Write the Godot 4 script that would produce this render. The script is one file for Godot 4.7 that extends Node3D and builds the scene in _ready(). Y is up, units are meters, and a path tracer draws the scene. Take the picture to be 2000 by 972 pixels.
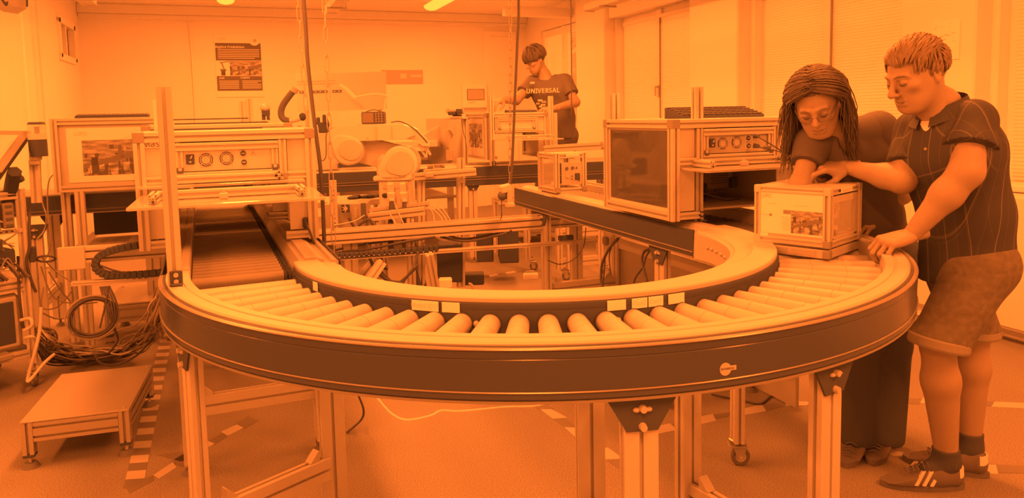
extends Node3D
# A workshop with a U-shaped roller conveyor, machine modules standing on it and three people. Units are metres, y is up.

class MB:  # collects triangles with normals, becomes one ArrayMesh
	var v := PackedVector3Array()
	var n := PackedVector3Array()
	var c := PackedColorArray()
	var uv := PackedVector2Array()
	var col := Color.WHITE
	var colored := false
	var mapped := false

	func tri(a: Vector3, b: Vector3, d: Vector3, na: Vector3, nb: Vector3, nd: Vector3) -> void:
		if (b - a).cross(d - a).dot(na + nb + nd) > 0.0:
			v.append(a); v.append(d); v.append(b)
			n.append(na); n.append(nd); n.append(nb)
		else:
			v.append(a); v.append(b); v.append(d)
			n.append(na); n.append(nb); n.append(nd)
		c.append(col); c.append(col); c.append(col)
		if mapped and uv.size() < v.size():
			uv.resize(v.size())

	func flat(a: Vector3, b: Vector3, d: Vector3, out: Vector3) -> void:
		var m := (b - a).cross(d - a).normalized()
		if m.dot(out) < 0.0:
			m = -m
		tri(a, b, d, m, m, m)

	func quad(a: Vector3, b: Vector3, d: Vector3, e: Vector3, m: Vector3) -> void:
		tri(a, b, d, m, m, m)
		tri(a, d, e, m, m, m)

	func squad(a: Vector3, b: Vector3, d: Vector3, e: Vector3, na: Vector3, nb: Vector3, nd: Vector3, ne: Vector3) -> void:
		tri(a, b, d, na, nb, nd)
		tri(a, d, e, na, nd, ne)

	# a picture laid on a rectangle: o lower left, r along, u up
	func card(o: Vector3, r: Vector3, u: Vector3) -> void:
		mapped = true
		var m := r.cross(u).normalized()
		uv.resize(v.size())
		for k in [[0, 0, 0, 1], [0, 1, 0, 0], [1, 1, 1, 0], [0, 0, 0, 1], [1, 1, 1, 0], [1, 0, 1, 1]]:
			v.append(o + r * k[0] + u * k[1])
			n.append(m)
			c.append(col)
			uv.append(Vector2(k[2], k[3]))

	func box(p: Vector3, s: Vector3, bv := 0.0, bs := Basis()) -> void:
		var h := s * 0.5
		var t := minf(bv, minf(h.x, minf(h.y, h.z)) * 0.9)
		for ax in 3:
			var ux := (ax + 1) % 3
			var uy := (ax + 2) % 3
			for sg in [-1.0, 1.0]:
				var m := Vector3(); m[ax] = sg
				var q := []
				for k in [[-1, -1], [1, -1], [1, 1], [-1, 1]]:
					var w := Vector3()
					w[ax] = sg * h[ax]; w[ux] = k[0] * (h[ux] - t); w[uy] = k[1] * (h[uy] - t)
					q.append(p + bs * w)
				quad(q[0], q[1], q[2], q[3], bs * m)
			if t > 0.0:
				for s1 in [-1.0, 1.0]:
					for s2 in [-1.0, 1.0]:
						var e := []
						for k in [-1.0, 1.0]:
							var w1 := Vector3(); w1[ax] = k * (h[ax] - t); w1[ux] = s1 * h[ux]; w1[uy] = s2 * (h[uy] - t)
							var w2 := Vector3(); w2[ax] = k * (h[ax] - t); w2[ux] = s1 * (h[ux] - t); w2[uy] = s2 * h[uy]
							e.append(p + bs * w1); e.append(p + bs * w2)
						var m2 := Vector3(); m2[ux] = s1; m2[uy] = s2
						quad(e[0], e[1], e[3], e[2], bs * m2.normalized())
		if t > 0.0:
			for sx in [-1.0, 1.0]:
				for sy in [-1.0, 1.0]:
					for sz in [-1.0, 1.0]:
						var g := Vector3(sx, sy, sz)
						var i := h - Vector3(t, t, t)
						var a := p + bs * (g * Vector3(h.x, i.y, i.z))
						var b := p + bs * (g * Vector3(i.x, h.y, i.z))
						var d := p + bs * (g * Vector3(i.x, i.y, h.z))
						flat(a, b, d, bs * g)

	# box from corner to corner
	func bx(x0: float, x1: float, y0: float, y1: float, z0: float, z1: float, bv := 0.0) -> void:
		box(Vector3(x0 + x1, y0 + y1, z0 + z1) * 0.5, Vector3(absf(x1 - x0), absf(y1 - y0), absf(z1 - z0)), bv)

	static func frame(d: Vector3, up := Vector3.UP) -> Basis:  # z along d, y near up
		var z := d.normalized()
		var x := up.cross(z)
		if x.length() < 0.02:
			x = Vector3.RIGHT.cross(z) if absf(z.x) < 0.9 else Vector3.FORWARD.cross(z)
		x = x.normalized()
		return Basis(x, z.cross(x), z)

	# round bar or cone from a to b
	func cyl(a: Vector3, b: Vector3, r0: float, r1 := -1.0, seg := 12, caps := true) -> void:
		if r1 < 0.0:
			r1 = r0
		var f := frame(b - a)
		var sl := (r0 - r1) / maxf((b - a).length(), 1e-6)
		for i in seg:
			var t0 := TAU * i / seg
			var t1 := TAU * (i + 1) / seg
			var d0 := f.x * cos(t0) + f.y * sin(t0)
			var d1 := f.x * cos(t1) + f.y * sin(t1)
			var n0 := (d0 + f.z * sl).normalized()
			var n1 := (d1 + f.z * sl).normalized()
			squad(a + d0 * r0, a + d1 * r0, b + d1 * r1, b + d0 * r1, n0, n1, n1, n0)
			if caps:
				if r0 > 0.0:
					tri(a, a + d0 * r0, a + d1 * r0, -f.z, -f.z, -f.z)
				if r1 > 0.0:
					tri(b, b + d0 * r1, b + d1 * r1, f.z, f.z, f.z)

	# bent bar along points; rr may be one radius or one per point
	func tube(pts: Array, rr, seg := 6, caps := true) -> void:
		var cnt := pts.size()
		if cnt < 2:
			return
		var up := Vector3.UP
		var rings := []
		for i in cnt:
			var d: Vector3 = (pts[mini(i + 1, cnt - 1)] - pts[maxi(i - 1, 0)])
			if d.length() < 1e-7:
				d = Vector3.UP
			var f := frame(d, up)
			up = f.y
			var r: float = rr[i] if rr is Array else rr
			var ring := []
			for k in seg:
				var t := TAU * k / seg
				var o := f.x * cos(t) + f.y * sin(t)
				ring.append([pts[i] + o * r, o])
			rings.append(ring)
		for i in cnt - 1:
			for k in seg:
				var j := (k + 1) % seg
				var a: Array = rings[i][k]
				var b: Array = rings[i][j]
				var d2: Array = rings[i + 1][j]
				var e: Array = rings[i + 1][k]
				squad(a[0], b[0], d2[0], e[0], a[1], b[1], d2[1], e[1])
		if caps:
			for i in [0, cnt - 1]:
				var m: Vector3 = (pts[0] - pts[1]).normalized() if i == 0 else (pts[cnt - 1] - pts[cnt - 2]).normalized()
				for k in range(1, seg - 1):
					tri(rings[i][0][0], rings[i][k][0], rings[i][k + 1][0], m, m, m)

	# polygon p2 (in ax, ay from o) pushed along dv
	func prism(p2: PackedVector2Array, o: Vector3, ax: Vector3, ay: Vector3, dv: Vector3, caps := true) -> void:
		var cnt := p2.size()
		var mid := Vector2()
		var area := 0.0
		for i in cnt:
			area += p2[i].cross(p2[(i + 1) % cnt])
		for i in cnt:
			var a := p2[i]
			var b := p2[(i + 1) % cnt]
			var e := (b - a).normalized()
			var m2 := Vector2(e.y, -e.x) * signf(area)
			var m := (ax * m2.x + ay * m2.y).normalized()
			var pa := o + ax * a.x + ay * a.y
			var pb := o + ax * b.x + ay * b.y
			quad(pa, pb, pb + dv, pa + dv, m)
		if caps:
			var t := Geometry2D.triangulate_polygon(p2)
			var m := dv.normalized()
			for i in range(0, t.size(), 3):
				var q := []
				for k in 3:
					q.append(o + ax * p2[t[i + k]].x + ay * p2[t[i + k]].y)
				tri(q[0], q[1], q[2], -m, -m, -m)
				tri(q[0] + dv, q[1] + dv, q[2] + dv, m, m, m)

	# closed profile (x = radius, y = along axis) turned about the axis from angle a0 to a1
	func turn(p2: PackedVector2Array, o: Vector3, bs: Basis, a0: float, a1: float, seg: int, closed := true, caps := true) -> void:
		var cnt := p2.size()
		var area := 0.0
		for i in cnt:
			area += p2[i].cross(p2[(i + 1) % cnt])
		var sg := signf(area) if closed else 1.0
		for i in (cnt if closed else cnt - 1):
			var a := p2[i]
			var b := p2[(i + 1) % cnt]
			var e := (b - a).normalized()
			var m2 := Vector2(e.y, -e.x) * sg
			for k in seg:
				var t0 := lerpf(a0, a1, float(k) / seg)
				var t1 := lerpf(a0, a1, float(k + 1) / seg)
				var d0 := bs.x * cos(t0) + bs.z * sin(t0)
				var d1 := bs.x * cos(t1) + bs.z * sin(t1)
				var n0 := d0 * m2.x + bs.y * m2.y
				var n1 := d1 * m2.x + bs.y * m2.y
				squad(o + d0 * a.x + bs.y * a.y, o + d1 * a.x + bs.y * a.y, o + d1 * b.x + bs.y * b.y, o + d0 * b.x + bs.y * b.y, n0, n1, n1, n0)
		if closed and caps and absf(absf(a1 - a0) - TAU) > 0.01:
			var t := Geometry2D.triangulate_polygon(p2)
			for end in [a0, a1]:
				var d := bs.x * cos(end) + bs.z * sin(end)
				var m := (bs.x * -sin(end) + bs.z * cos(end)) * (-1.0 if end == a0 else 1.0)
				for i in range(0, t.size(), 3):
					var q := []
					for k in 3:
						q.append(o + d * p2[t[i + k]].x + bs.y * p2[t[i + k]].y)
					tri(q[0], q[1], q[2], m, m, m)

	func ball(o: Vector3, r: Vector3, seg := 12, rows := 8, bs := Basis()) -> void:
		for j in rows:
			for i in seg:
				var q := []
				for k in [[i, j], [i + 1, j], [i + 1, j + 1], [i, j + 1]]:
					var t: float = TAU * k[0] / seg
					var p: float = PI * k[1] / rows
					q.append(Vector3(sin(p) * cos(t), cos(p), sin(p) * sin(t)))
				var w := []
				for k in 4:
					w.append([o + bs * (q[k] * r), (bs * (q[k] / r)).normalized()])
				squad(w[0][0], w[1][0], w[2][0], w[3][0], w[0][1], w[1][1], w[2][1], w[3][1])

	# aluminium slot profile from a to b, w across (ax), h across (ay); sw, sh slots on the faces
	func prof(a: Vector3, b: Vector3, w: float, h: float, up := Vector3.UP, sw := 1, sh := 1, closed_faces := 0) -> void:
		var f := frame(b - a, up)
		var p := PackedVector2Array()
		var g := 0.005  # half slot
		var dp := minf(w, h) * 0.33
		var ch := 0.0015
		for side in 4:
			var L := w if side % 2 == 0 else h
			var D := h if side % 2 == 0 else w
			var cnt := sw if side % 2 == 0 else sh
			var q := [Vector2(-L / 2 + ch, -D / 2)]
			for k in cnt:
				var x := -L / 2 + L * (k + 0.5) / cnt
				q.append_array([Vector2(x - g, -D / 2), Vector2(x - g, -D / 2 + dp), Vector2(x + g, -D / 2 + dp), Vector2(x + g, -D / 2)])
			q.append(Vector2(L / 2 - ch, -D / 2))
			for e in q:
				p.append(e.rotated(side * PI / 2))
		prism(p, a, f.x, f.y, b - a)

	func mesh(off := Vector3.ZERO) -> ArrayMesh:
		var m := ArrayMesh.new()
		if v.is_empty():
			return m
		var arr := []
		arr.resize(Mesh.ARRAY_MAX)
		if off != Vector3.ZERO:
			for i in v.size():
				v[i] -= off
		arr[Mesh.ARRAY_VERTEX] = v
		arr[Mesh.ARRAY_NORMAL] = n
		if colored:
			arr[Mesh.ARRAY_COLOR] = c
		if mapped:
			uv.resize(v.size())
			arr[Mesh.ARRAY_TEX_UV] = uv
		m.add_surface_from_arrays(Mesh.PRIMITIVE_TRIANGLES, arr)
		return m


var M := {}       # materials by name
var org := Vector3.ZERO  # base of the thing being built; its parts are given in world places
var taken := {}
var rng := RandomNumberGenerator.new()


func numbered(called: String) -> String:
	var k: int = taken.get(called, 0)
	taken[called] = k + 1
	return called if k == 0 else "%s_%03d" % [called, k]


func tag(o: Node3D, label: String, category: String, group := "") -> Node3D:
	o.set_meta("label", label)
	o.set_meta("category", category)
	if group:
		o.set_meta("group", group)
	return o


# a thing at its base; parts that follow are given in world places
func thing(called: String, label: String, category: String, at: Vector3, group := "") -> Node3D:
	var o := Node3D.new()
	o.name = numbered(called)
	add_child(o, true)
	o.position = at
	org = at
	return tag(o, label, category, group)


# the same, but its parts are given in its own axes
func local(called: String, label: String, category: String, at: Vector3, turn := 0.0, group := "") -> Node3D:
	var o := thing(called, label, category, at, group)
	o.rotation.y = turn
	org = Vector3.ZERO
	return o


func part(called: String, b: MB, m: Material, parent: Node3D, label := "") -> MeshInstance3D:
	return inst(called, b.mesh(org), m, parent, label)


func inst(called: String, me: Mesh, m: Material, parent: Node3D, label := "") -> MeshInstance3D:
	var o := MeshInstance3D.new()
	o.name = called
	if parent.has_node(called):
		var k := 1
		while parent.has_node("%s_%03d" % [called, k]):
			k += 1
		o.name = "%s_%03d" % [called, k]
	o.mesh = me
	o.material_override = m
	parent.add_child(o, true)
	if label:
		o.set_meta("label", label)
	return o


# a thing of one mesh
func solo(called: String, b: MB, m: Material, label: String, category: String, group := "") -> MeshInstance3D:
	var o := MeshInstance3D.new()
	o.name = numbered(called)
	var lo := Vector3(INF, INF, INF)
	var hi := -lo
	for p in b.v:
		lo = lo.min(p)
		hi = hi.max(p)
	var at := Vector3((lo.x + hi.x) / 2, lo.y, (lo.z + hi.z) / 2)
	o.mesh = b.mesh(at)
	o.position = at
	o.material_override = m
	add_child(o, true)
	tag(o, label, category, group)
	return o


func struct(called: String, b: MB, m: Material, parent: Node3D = null) -> MeshInstance3D:
	var o := MeshInstance3D.new()
	o.name = called
	o.mesh = b.mesh()
	o.material_override = m
	(parent if parent else self).add_child(o, true)
	if parent == null:
		o.set_meta("kind", "structure")
	return o


func sub(o: MeshInstance3D, called: String, b: MB, m: Material, label := "") -> MeshInstance3D:
	return inst(called, b.mesh(org), m, o, label)


func copy(src: Node3D, at: Vector3, turn: float, label: String, group := "") -> Node3D:
	var o: Node3D = src.duplicate()
	o.name = numbered(String(src.name))
	add_child(o, true)
	o.position = at
	o.rotation.y = turn
	o.set_meta("label", label)
	if group:
		o.set_meta("group", group)
	return o


func mat(called: String, a, rough := 0.6, metal := 0.0, spec := 0.5) -> StandardMaterial3D:
	var m := StandardMaterial3D.new()
	m.resource_name = called
	var l: Color = Color(a, a, a) if a is float else a
	m.albedo_color = l.linear_to_srgb()
	m.roughness = rough
	m.metallic = metal
	m.metallic_specular = spec
	M[called] = m
	return m


# lettering as flat solid letters: o centre, r reading direction, nn facing
func letters(txt: String, o: Vector3, r: Vector3, nn: Vector3, h: float, bold := false) -> MB:
	var tm := TextMesh.new()
	var f := SystemFont.new()
	f.font_names = PackedStringArray(["Droid Sans"])
	if bold:
		f.font_weight = 700
	tm.font = f
	tm.text = txt
	tm.font_size = 32
	tm.pixel_size = h / 24.0
	tm.depth = h * 0.04
	tm.curve_step = 2.0
	var b := MB.new()
	var up := nn.cross(r).normalized()
	var s := tm.get_mesh_arrays()
	var vs: PackedVector3Array = s[Mesh.ARRAY_VERTEX]
	var ns: PackedVector3Array = s[Mesh.ARRAY_NORMAL]
	var ix: PackedInt32Array = s[Mesh.ARRAY_INDEX] if s[Mesh.ARRAY_INDEX] != null else PackedInt32Array(range(vs.size()))
	var bs := Basis(r.normalized(), up, nn.normalized())
	for i in range(0, ix.size(), 3):
		b.tri(o + bs * vs[ix[i]], o + bs * vs[ix[i + 1]], o + bs * vs[ix[i + 2]], bs * ns[ix[i]], bs * ns[ix[i + 1]], bs * ns[ix[i + 2]])
	return b


# a smooth line through points
func curve(pts: Array, steps := 6) -> Array:
	var o := []
	var cnt := pts.size()
	for i in cnt - 1:
		var a: Vector3 = pts[maxi(i - 1, 0)]
		var b: Vector3 = pts[i]
		var d: Vector3 = pts[i + 1]
		var e: Vector3 = pts[mini(i + 2, cnt - 1)]
		for k in steps:
			o.append(b.cubic_interpolate(d, a, e, float(k) / steps))
	o.append(pts[cnt - 1])
	return o


func V(x: float, y: float, z: float) -> Vector3:
	return Vector3(x, y, z)


func P2(a: Array) -> PackedVector2Array:
	var o := PackedVector2Array()
	for i in range(0, a.size(), 2):
		o.append(Vector2(a[i], a[i + 1]))
	return o


func noise_tex(seed_: int, freq: float, lo: float, hi: float, size := 512, octaves := 4, mode := FastNoiseLite.TYPE_SIMPLEX_SMOOTH) -> NoiseTexture2D:
	var t := NoiseTexture2D.new()
	var nz := FastNoiseLite.new()
	nz.seed = seed_
	nz.frequency = freq
	nz.noise_type = mode
	nz.fractal_octaves = octaves
	t.noise = nz
	t.width = size
	t.height = size
	t.seamless = true
	var gr := Gradient.new()
	gr.set_color(0, Color(lo, lo, lo))
	gr.set_color(1, Color(hi, hi, hi))
	t.color_ramp = gr
	return t


func tri_map(m: StandardMaterial3D, t: Texture2D, scale: float, world := true) -> void:
	m.albedo_texture = t
	m.uv1_triplanar = true
	m.uv1_world_triplanar = world
	m.uv1_scale = Vector3(scale, scale, scale)


func _ready() -> void:
	rng.seed = 7
	# camera
	var cam := Camera3D.new()
	cam.name = "camera"
	cam.projection = Camera3D.PROJECTION_FRUSTUM
	cam.keep_aspect = Camera3D.KEEP_HEIGHT
	cam.near = 0.05
	cam.far = 60.0
	cam.size = 0.05 * 972.0 / 1463.26
	cam.frustum_offset = Vector2(0, -0.05 * (486.0 - 354.23) / 1463.26)
	cam.position = Vector3(-1.084, 1.394, 2.680)
	cam.rotation = Vector3(-0.08933, -0.35817, -0.02106)
	add_child(cam)
	cam.current = true
	# sky seen through blinds and the glass door: the whole place is drenched in orange light
	var glow := Color(1.0, 0.178, 0.021)
	var we := WorldEnvironment.new()
	we.name = "environment"
	var en := Environment.new()
	en.background_mode = Environment.BG_COLOR
	en.background_color = glow.linear_to_srgb()
	en.background_energy_multiplier = 2.6
	en.tonemap_mode = Environment.TONE_MAPPER_LINEAR
	en.tonemap_exposure = 1.27
	en.sdfgi_enabled = true
	en.ssao_enabled = true
	en.ssil_enabled = true
	we.environment = en
	add_child(we)
	# ceiling lamps in three rows
	var lamp_light := glow.linear_to_srgb()
	materials()
	var rows := [[-3.9, [-4.3, -1.2, 1.9]], [-1.05, [-6.2, -3.2, -0.2, 2.8]], [1.45, [-6.2, -3.2, -0.2, 2.8]]]
	var lamp_labels := {"-1.05": "long ceiling lamp ending above the dark poster on the back wall", "1.45": "long ceiling lamp ending left of the hanging dark cord"}
	var row_names := {"-3.9": "left", "-1.05": "middle", "1.45": "right"}
	var nth := ["backmost", "second from the back", "third from the back", "frontmost"]
	for r in rows:
		for z in r[1]:
			ceiling_lamp(r[0], z, lamp_light, lamp_labels.get(str(r[0]), "") if z == -6.2 else "long ceiling lamp, %s in the %s row" % [nth[r[1].find(z)], row_names[str(r[0])]])
	# the place
	room()
	conveyors()
	machines()
	middle()
	background()
	left_side()
	small_things()
	people()
	# alike things belong together
	var sets := {"ceiling_lamp": "long ceiling lamps", "profile_post": "slot profile posts", "control_cabinet": "control cabinets on the conveyors", "floor_tape": "striped floor tapes", "hanging_cable": "cables hanging down", "keyboard": "keyboards on the cabinets", "step_stool": "low metal steps", "straight_roller_conveyor": "straight conveyor runs", "person": "people at work", "profile_bar": "profile bars under the axis", "computer_tower": "black computer towers", "cover_strip": "thin dark strips on the cabinets", "power_adapter": "white power adapters", "dark_cable": "dark cables on the floor", "profile_stand": "profile stands"}
	for c in get_children():
		for k in sets:
			if c.has_meta("label") and not c.has_meta("group") and String(c.name).begins_with(k):
				c.set_meta("group", sets[k])


func materials() -> void:
	mat("wall", 0.86, 0.8)
	mat("ceiling", 0.86, 0.9)
	mat("trim", 0.88, 0.5)
	var fl := mat("floor", 0.42, 0.95)
	tri_map(fl, noise_tex(3, 0.16, 0.4, 1.0, 1024, 3), 1.3)
	fl.albedo_color = Color(0.6, 0.6, 0.6).linear_to_srgb()
	var al := mat("alu", 0.6, 0.55, 0.2)
	mat("alu_bright", 0.53, 0.55, 0.15)
	mat("alu_dull", 0.45, 0.5, 0.3)
	mat("steel", 0.5, 0.3, 0.6)
	mat("dark", Color(0.08, 0.1, 0.15), 0.2, 0.0, 0.35)
	mat("dark_matt", Color(0.088, 0.108, 0.155), 0.7, 0.0, 0.3)
	mat("dark_soft", Color(0.13, 0.15, 0.2), 0.6)
	mat("mid", 0.28, 0.6)
	mat("cap", 0.3, 0.6)
	mat("bead", 0.3, 0.3, 0.2)
	mat("roller", 0.5, 0.5)
	mat("roller_steel", 0.3, 0.5, 0.2)
	mat("panel", 0.62, 0.45)
	mat("panel_dim", 0.46, 0.5)
	mat("white", 0.82, 0.5)
	mat("paper", 0.9, 0.7)
	mat("print", Color(0.2, 0.2, 0.2), 0.7)
	mat("print_pale", 0.6, 0.7)
	mat("cord", Color(0.1, 0.11, 0.15), 0.6)
	mat("cord_pale", 0.68, 0.6)
	mat("cord_mid", 0.3, 0.6)
	mat("robot", 0.8, 0.35)
	mat("robot_shade", 0.66, 0.4)
	mat("rubber", Color(0.16, 0.17, 0.2), 0.7)
	mat("tape_pale", 0.5, 0.6)
	mat("tape_dark", 0.2, 0.6)
	mat("wood", 0.5, 0.5)
	mat("leaf", 0.6, 0.8)
	mat("board", 0.58, 0.6)
	mat("stool_top", 0.5, 0.3, 0.2)
	mat("notice", 0.42, 0.6)
	mat("wood_dark", 0.3, 0.6)
	mat("skin", Color(0.37, 0.32, 0.29), 0.55)
	mat("skin_dim", Color(0.34, 0.295, 0.27), 0.55)
	mat("lip", Color(0.27, 0.22, 0.2), 0.6)
	mat("hair_light", Color(0.26, 0.23, 0.2), 0.5)
	mat("hair_dark", Color(0.13, 0.13, 0.14), 0.45)
	mat("hair_brow", Color(0.2, 0.19, 0.18), 0.7)
	mat("shirt_plain", Color(0.058, 0.07, 0.1), 0.8)
	var st := mat("shirt", 1.0, 0.8)
	var im := Image.create(128, 4, false, Image.FORMAT_RGB8)
	im.fill(Color(0.058, 0.07, 0.1).linear_to_srgb())
	for q in [[20, 2, 0.27], [24, 1, 0.16], [52, 1, 0.15], [84, 2, 0.25], [108, 1, 0.14]]:
		im.fill_rect(Rect2i(q[0], 0, q[1], 4), Color(q[2], q[2], q[2]).linear_to_srgb())
	tri_map(st, ImageTexture.create_from_image(im), 6.5, false)
	mat("denim", 0.2, 0.85)
	tri_map(M.denim, noise_tex(8, 0.03, 0.75, 1.0, 256, 4), 4.0, false)
	M.denim.albedo_color = Color(0.23, 0.23, 0.23).linear_to_srgb()
	mat("denim_pale", 0.3, 0.85)
	mat("suede", Color(0.16, 0.16, 0.18), 0.8)
	mat("top_dark", Color(0.105, 0.11, 0.14), 0.8)
	mat("tee", Color(0.15, 0.155, 0.18), 0.8)
	var fp := mat("flap", 0.7, 0.1)
	fp.transparency = BaseMaterial3D.TRANSPARENCY_ALPHA
	fp.albedo_color.a = 0.45
	var gl := mat("glass", 0.9, 0.03)
	gl.transparency = BaseMaterial3D.TRANSPARENCY_ALPHA
	gl.albedo_color.a = 0.12
	var pg := mat("plexi", 0.85, 0.05)
	pg.transparency = BaseMaterial3D.TRANSPARENCY_ALPHA
	pg.albedo_color.a = 0.3
	var sg := mat("smoked", Color(0.12, 0.13, 0.15), 0.04)
	sg.transparency = BaseMaterial3D.TRANSPARENCY_ALPHA
	sg.albedo_color.a = 0.82
	var bl := mat("blind", 0.86, 0.7)
	bl.backlight_enabled = true
	bl.backlight = Color(1, 1, 1)
	var lm := mat("lamp_cover", 0.9, 0.5)
	lm.emission_enabled = true
	lm.emission = Color(1.0, 0.2, 0.02).linear_to_srgb()
	lm.emission_energy_multiplier = 1.9


func ceiling_lamp(x: float, z: float, c: Color, label: String) -> void:
	var o := thing("ceiling_lamp", label if label else "long ceiling lamp", "lamp", V(x, 2.9, z))
	var b := MB.new()
	b.bx(x - 0.06, x + 0.06, 2.82, 2.9, z - 0.72, z + 0.72, 0.01)
	part("housing", b, M.white, o)
	b = MB.new()
	var p := P2([-0.1, 0, -0.095, -0.03, -0.06, -0.055, 0, -0.065, 0.06, -0.055, 0.095, -0.03, 0.1, 0])
	b.prism(p, V(x, 2.82, z - 0.75), Vector3.RIGHT, Vector3.UP, V(0, 0, 1.5))
	part("diffuser", b, M.lamp_cover, o)
	var l := AreaLight3D.new()
	l.name = "lamp_glow"
	l.light_color = c
	l.light_energy = 8.0
	l.area_size = Vector2(0.18, 1.45)
	l.area_range = 20.0
	l.area_attenuation = 2.0
	l.shadow_enabled = true
	l.position = V(0, -0.15, 0)
	l.rotation.x = -PI / 2
	o.add_child(l)


func room() -> void:
	var b := MB.new()
	b.bx(-5.6, 3.9, -0.2, 0.0, -8.5, 5.3)
	struct("floor", b, M.floor)
	b = MB.new()
	b.bx(-5.6, 3.9, 2.9, 3.1, -8.5, 5.3)
	struct("ceiling", b, M.ceiling)
	# back wall with the block of the left corner
	b = MB.new()
	b.bx(-3.1, 3.9, 0, 2.9, -8.5, -8.2)
	struct("wall_back", b, M.wall)
	b = MB.new()
	b.bx(-5.6, -2.8, 0, 2.9, -6.0, -5.7)
	struct("wall_left_front", b, M.wall)
	# wall beside it, with the small high window
	b = MB.new()
	var w0 := -7.75; var w1 := -6.9; var y0 := 2.13; var y1 := 2.56
	b.bx(-3.1, -2.8, 0, y0, -8.2, -5.9)
	b.bx(-3.1, -2.8, y1, 2.9, -8.2, -5.9)
	b.bx(-3.1, -2.8, y0, y1, -8.2, w0)
	b.bx(-3.1, -2.8, y0, y1, w1, -5.9)
	struct("wall_left_back", b, M.wall)
	b = MB.new()
	b.bx(-2.84, -2.77, y1 - 0.05, y1 + 0.03, w0 - 0.03, w1 + 0.03)
	b.bx(-2.84, -2.77, y0 - 0.03, y0 + 0.04, w0 - 0.03, w1 + 0.03)
	b.bx(-2.84, -2.77, y0, y1, w0 - 0.03, w0 + 0.04)
	b.bx(-2.84, -2.77, y0, y1, w1 - 0.04, w1 + 0.03)
	b.bx(-2.85, -2.79, y0, y1, -7.34, -7.29)
	var wf := struct("window_1", b, M.trim)
	b = MB.new()
	b.bx(-2.9, -2.89, y0, y1, w0, w1)
	struct("pane", b, M.glass, wf)
	# the room behind that window
	b = MB.new()
	b.bx(-4.2, -4.1, 0, 2.9, -8.5, -6.0)
	b.bx(-4.2, -3.1, 0, 2.9, -8.5, -8.4)
	b.bx(-3.1, -2.8, 0, 2.9, -8.5, -8.2)
	struct("wall_store_room", b, M.mid)
	b = MB.new()
	b.bx(-5.6, -5.3, 0, 2.9, -6.0, 5.3)
	struct("wall_left", b, M.wall)
	b = MB.new()
	b.bx(-5.6, 3.9, 0, 0.9, 5.0, 5.3)
	b.bx(-5.6, 3.9, 2.5, 2.9, 5.0, 5.3)
	for q in [[-5.6, -4.6], [-2.7, -1.9], [0.0, 0.8], [2.7, 3.9]]:
		b.bx(q[0], q[1], 0.9, 2.5, 5.0, 5.3)
	struct("wall_front", b, M.wall)
	var fk := 6
	for q in [[-4.6, -2.7], [-1.9, 0.0], [0.8, 2.7]]:
		b = MB.new()
		for x in [q[0] + 0.03, (q[0] + q[1]) / 2, q[1] - 0.03]:
			b.bx(x - 0.03, x + 0.03, 0.9, 2.5, 5.06, 5.14)
		b.bx(q[0], q[1], 0.89, 0.96, 5.065, 5.135)
		b.bx(q[0], q[1], 2.44, 2.51, 5.065, 5.135)
		var fw := struct("window_%d" % fk, b, M.trim)
		b = MB.new()
		b.bx(q[0], q[1], 0.96, 2.44, 5.1, 5.106)
		struct("pane", b, M.glass, fw)
		fk += 1
	# window wall on the right
	b = MB.new()
	var sill := 0.92
	var head := 2.5
	var wins := [[-5.31, -3.65], [-2.8, -1.2], [-0.55, 1.05], [1.75, 3.35]]
	var at := -6.1
	b.bx(3.27, 3.6, 0, 2.9, -6.14, -6.1)
	for w in wins:
		b.bx(3.27, 3.6, 0, 2.9, at, w[0])
		b.bx(3.27, 3.6, 0, sill, w[0], w[1])
		b.bx(3.27, 3.6, head, 2.9, w[0], w[1])
		at = w[1]
	b.bx(3.27, 3.6, 0, 2.9, at, 5.0)
	b.bx(3.27, 3.6, 0, 2.9, -8.2, -7.62)
	b.bx(3.27, 3.6, 2.6, 2.9, -7.62, -6.14)
	struct("wall_right", b, M.wall)
	var k := 0
	for p in [[-6.14, -5.36], [-3.6, -2.86], [-1.14, -0.6], [1.1, 1.7]]:
		b = MB.new()
		b.bx(3.13, 3.3, 0, 2.9, p[0], p[1], 0.012)
		struct(["trim_1", "trim_2", "trim_3", "trim_4"][k], b, M.wall)
		k += 1
	k = 2
	for w in wins:
		window(k, w[0], w[1], sill, head)
		k += 1
	b = MB.new()
	b.bx(3.1, 3.3, 0.89, 0.93, -5.36, 5.0, 0.006)
	struct("trim_5", b, M.trim)
	b = MB.new()
	b.bx(3.19, 3.3, 2.5, 2.72, -5.36, 5.0, 0.01)
	struct("trim_6", b, M.wall)
	b = MB.new()
	b.bx(3.2, 3.28, 0, 0.08, -6.1, 5.0, 0.01)
	struct("baseboard_right", b, M.trim)
	b = MB.new()
	b.bx(-5.3, -2.78, 0, 0.09, -5.71, -5.68, 0.006)
	struct("baseboard_left", b, M.trim)
	# mouldings under the ceiling of the back wall
	b = MB.new()
	b.bx(-2.8, 3.27, 2.78, 2.9, -8.22, -8.13, 0.01)
	b.bx(-2.8, 3.27, 2.72, 2.78, -8.22, -8.16, 0.01)
	struct("trim_7", b, M.wall)
	# corner post on the left
	b = MB.new()
	b.bx(-2.87, -2.77, 0, 2.9, -5.72, -5.62, 0.02)
	struct("trim_8", b, M.trim)
	# low cupboards under the sill
	var cup := thing("sill_cupboard", "white low cupboard under the window sill behind the man in the striped shirt", "cupboard", V(3.15, 0.08, -0.3))
	b = MB.new()
	b.bx(3.11, 3.26, 0.08, 0.885, -1.8, 1.2, 0.004)
	part("carcass", b, M.white, cup)
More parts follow.
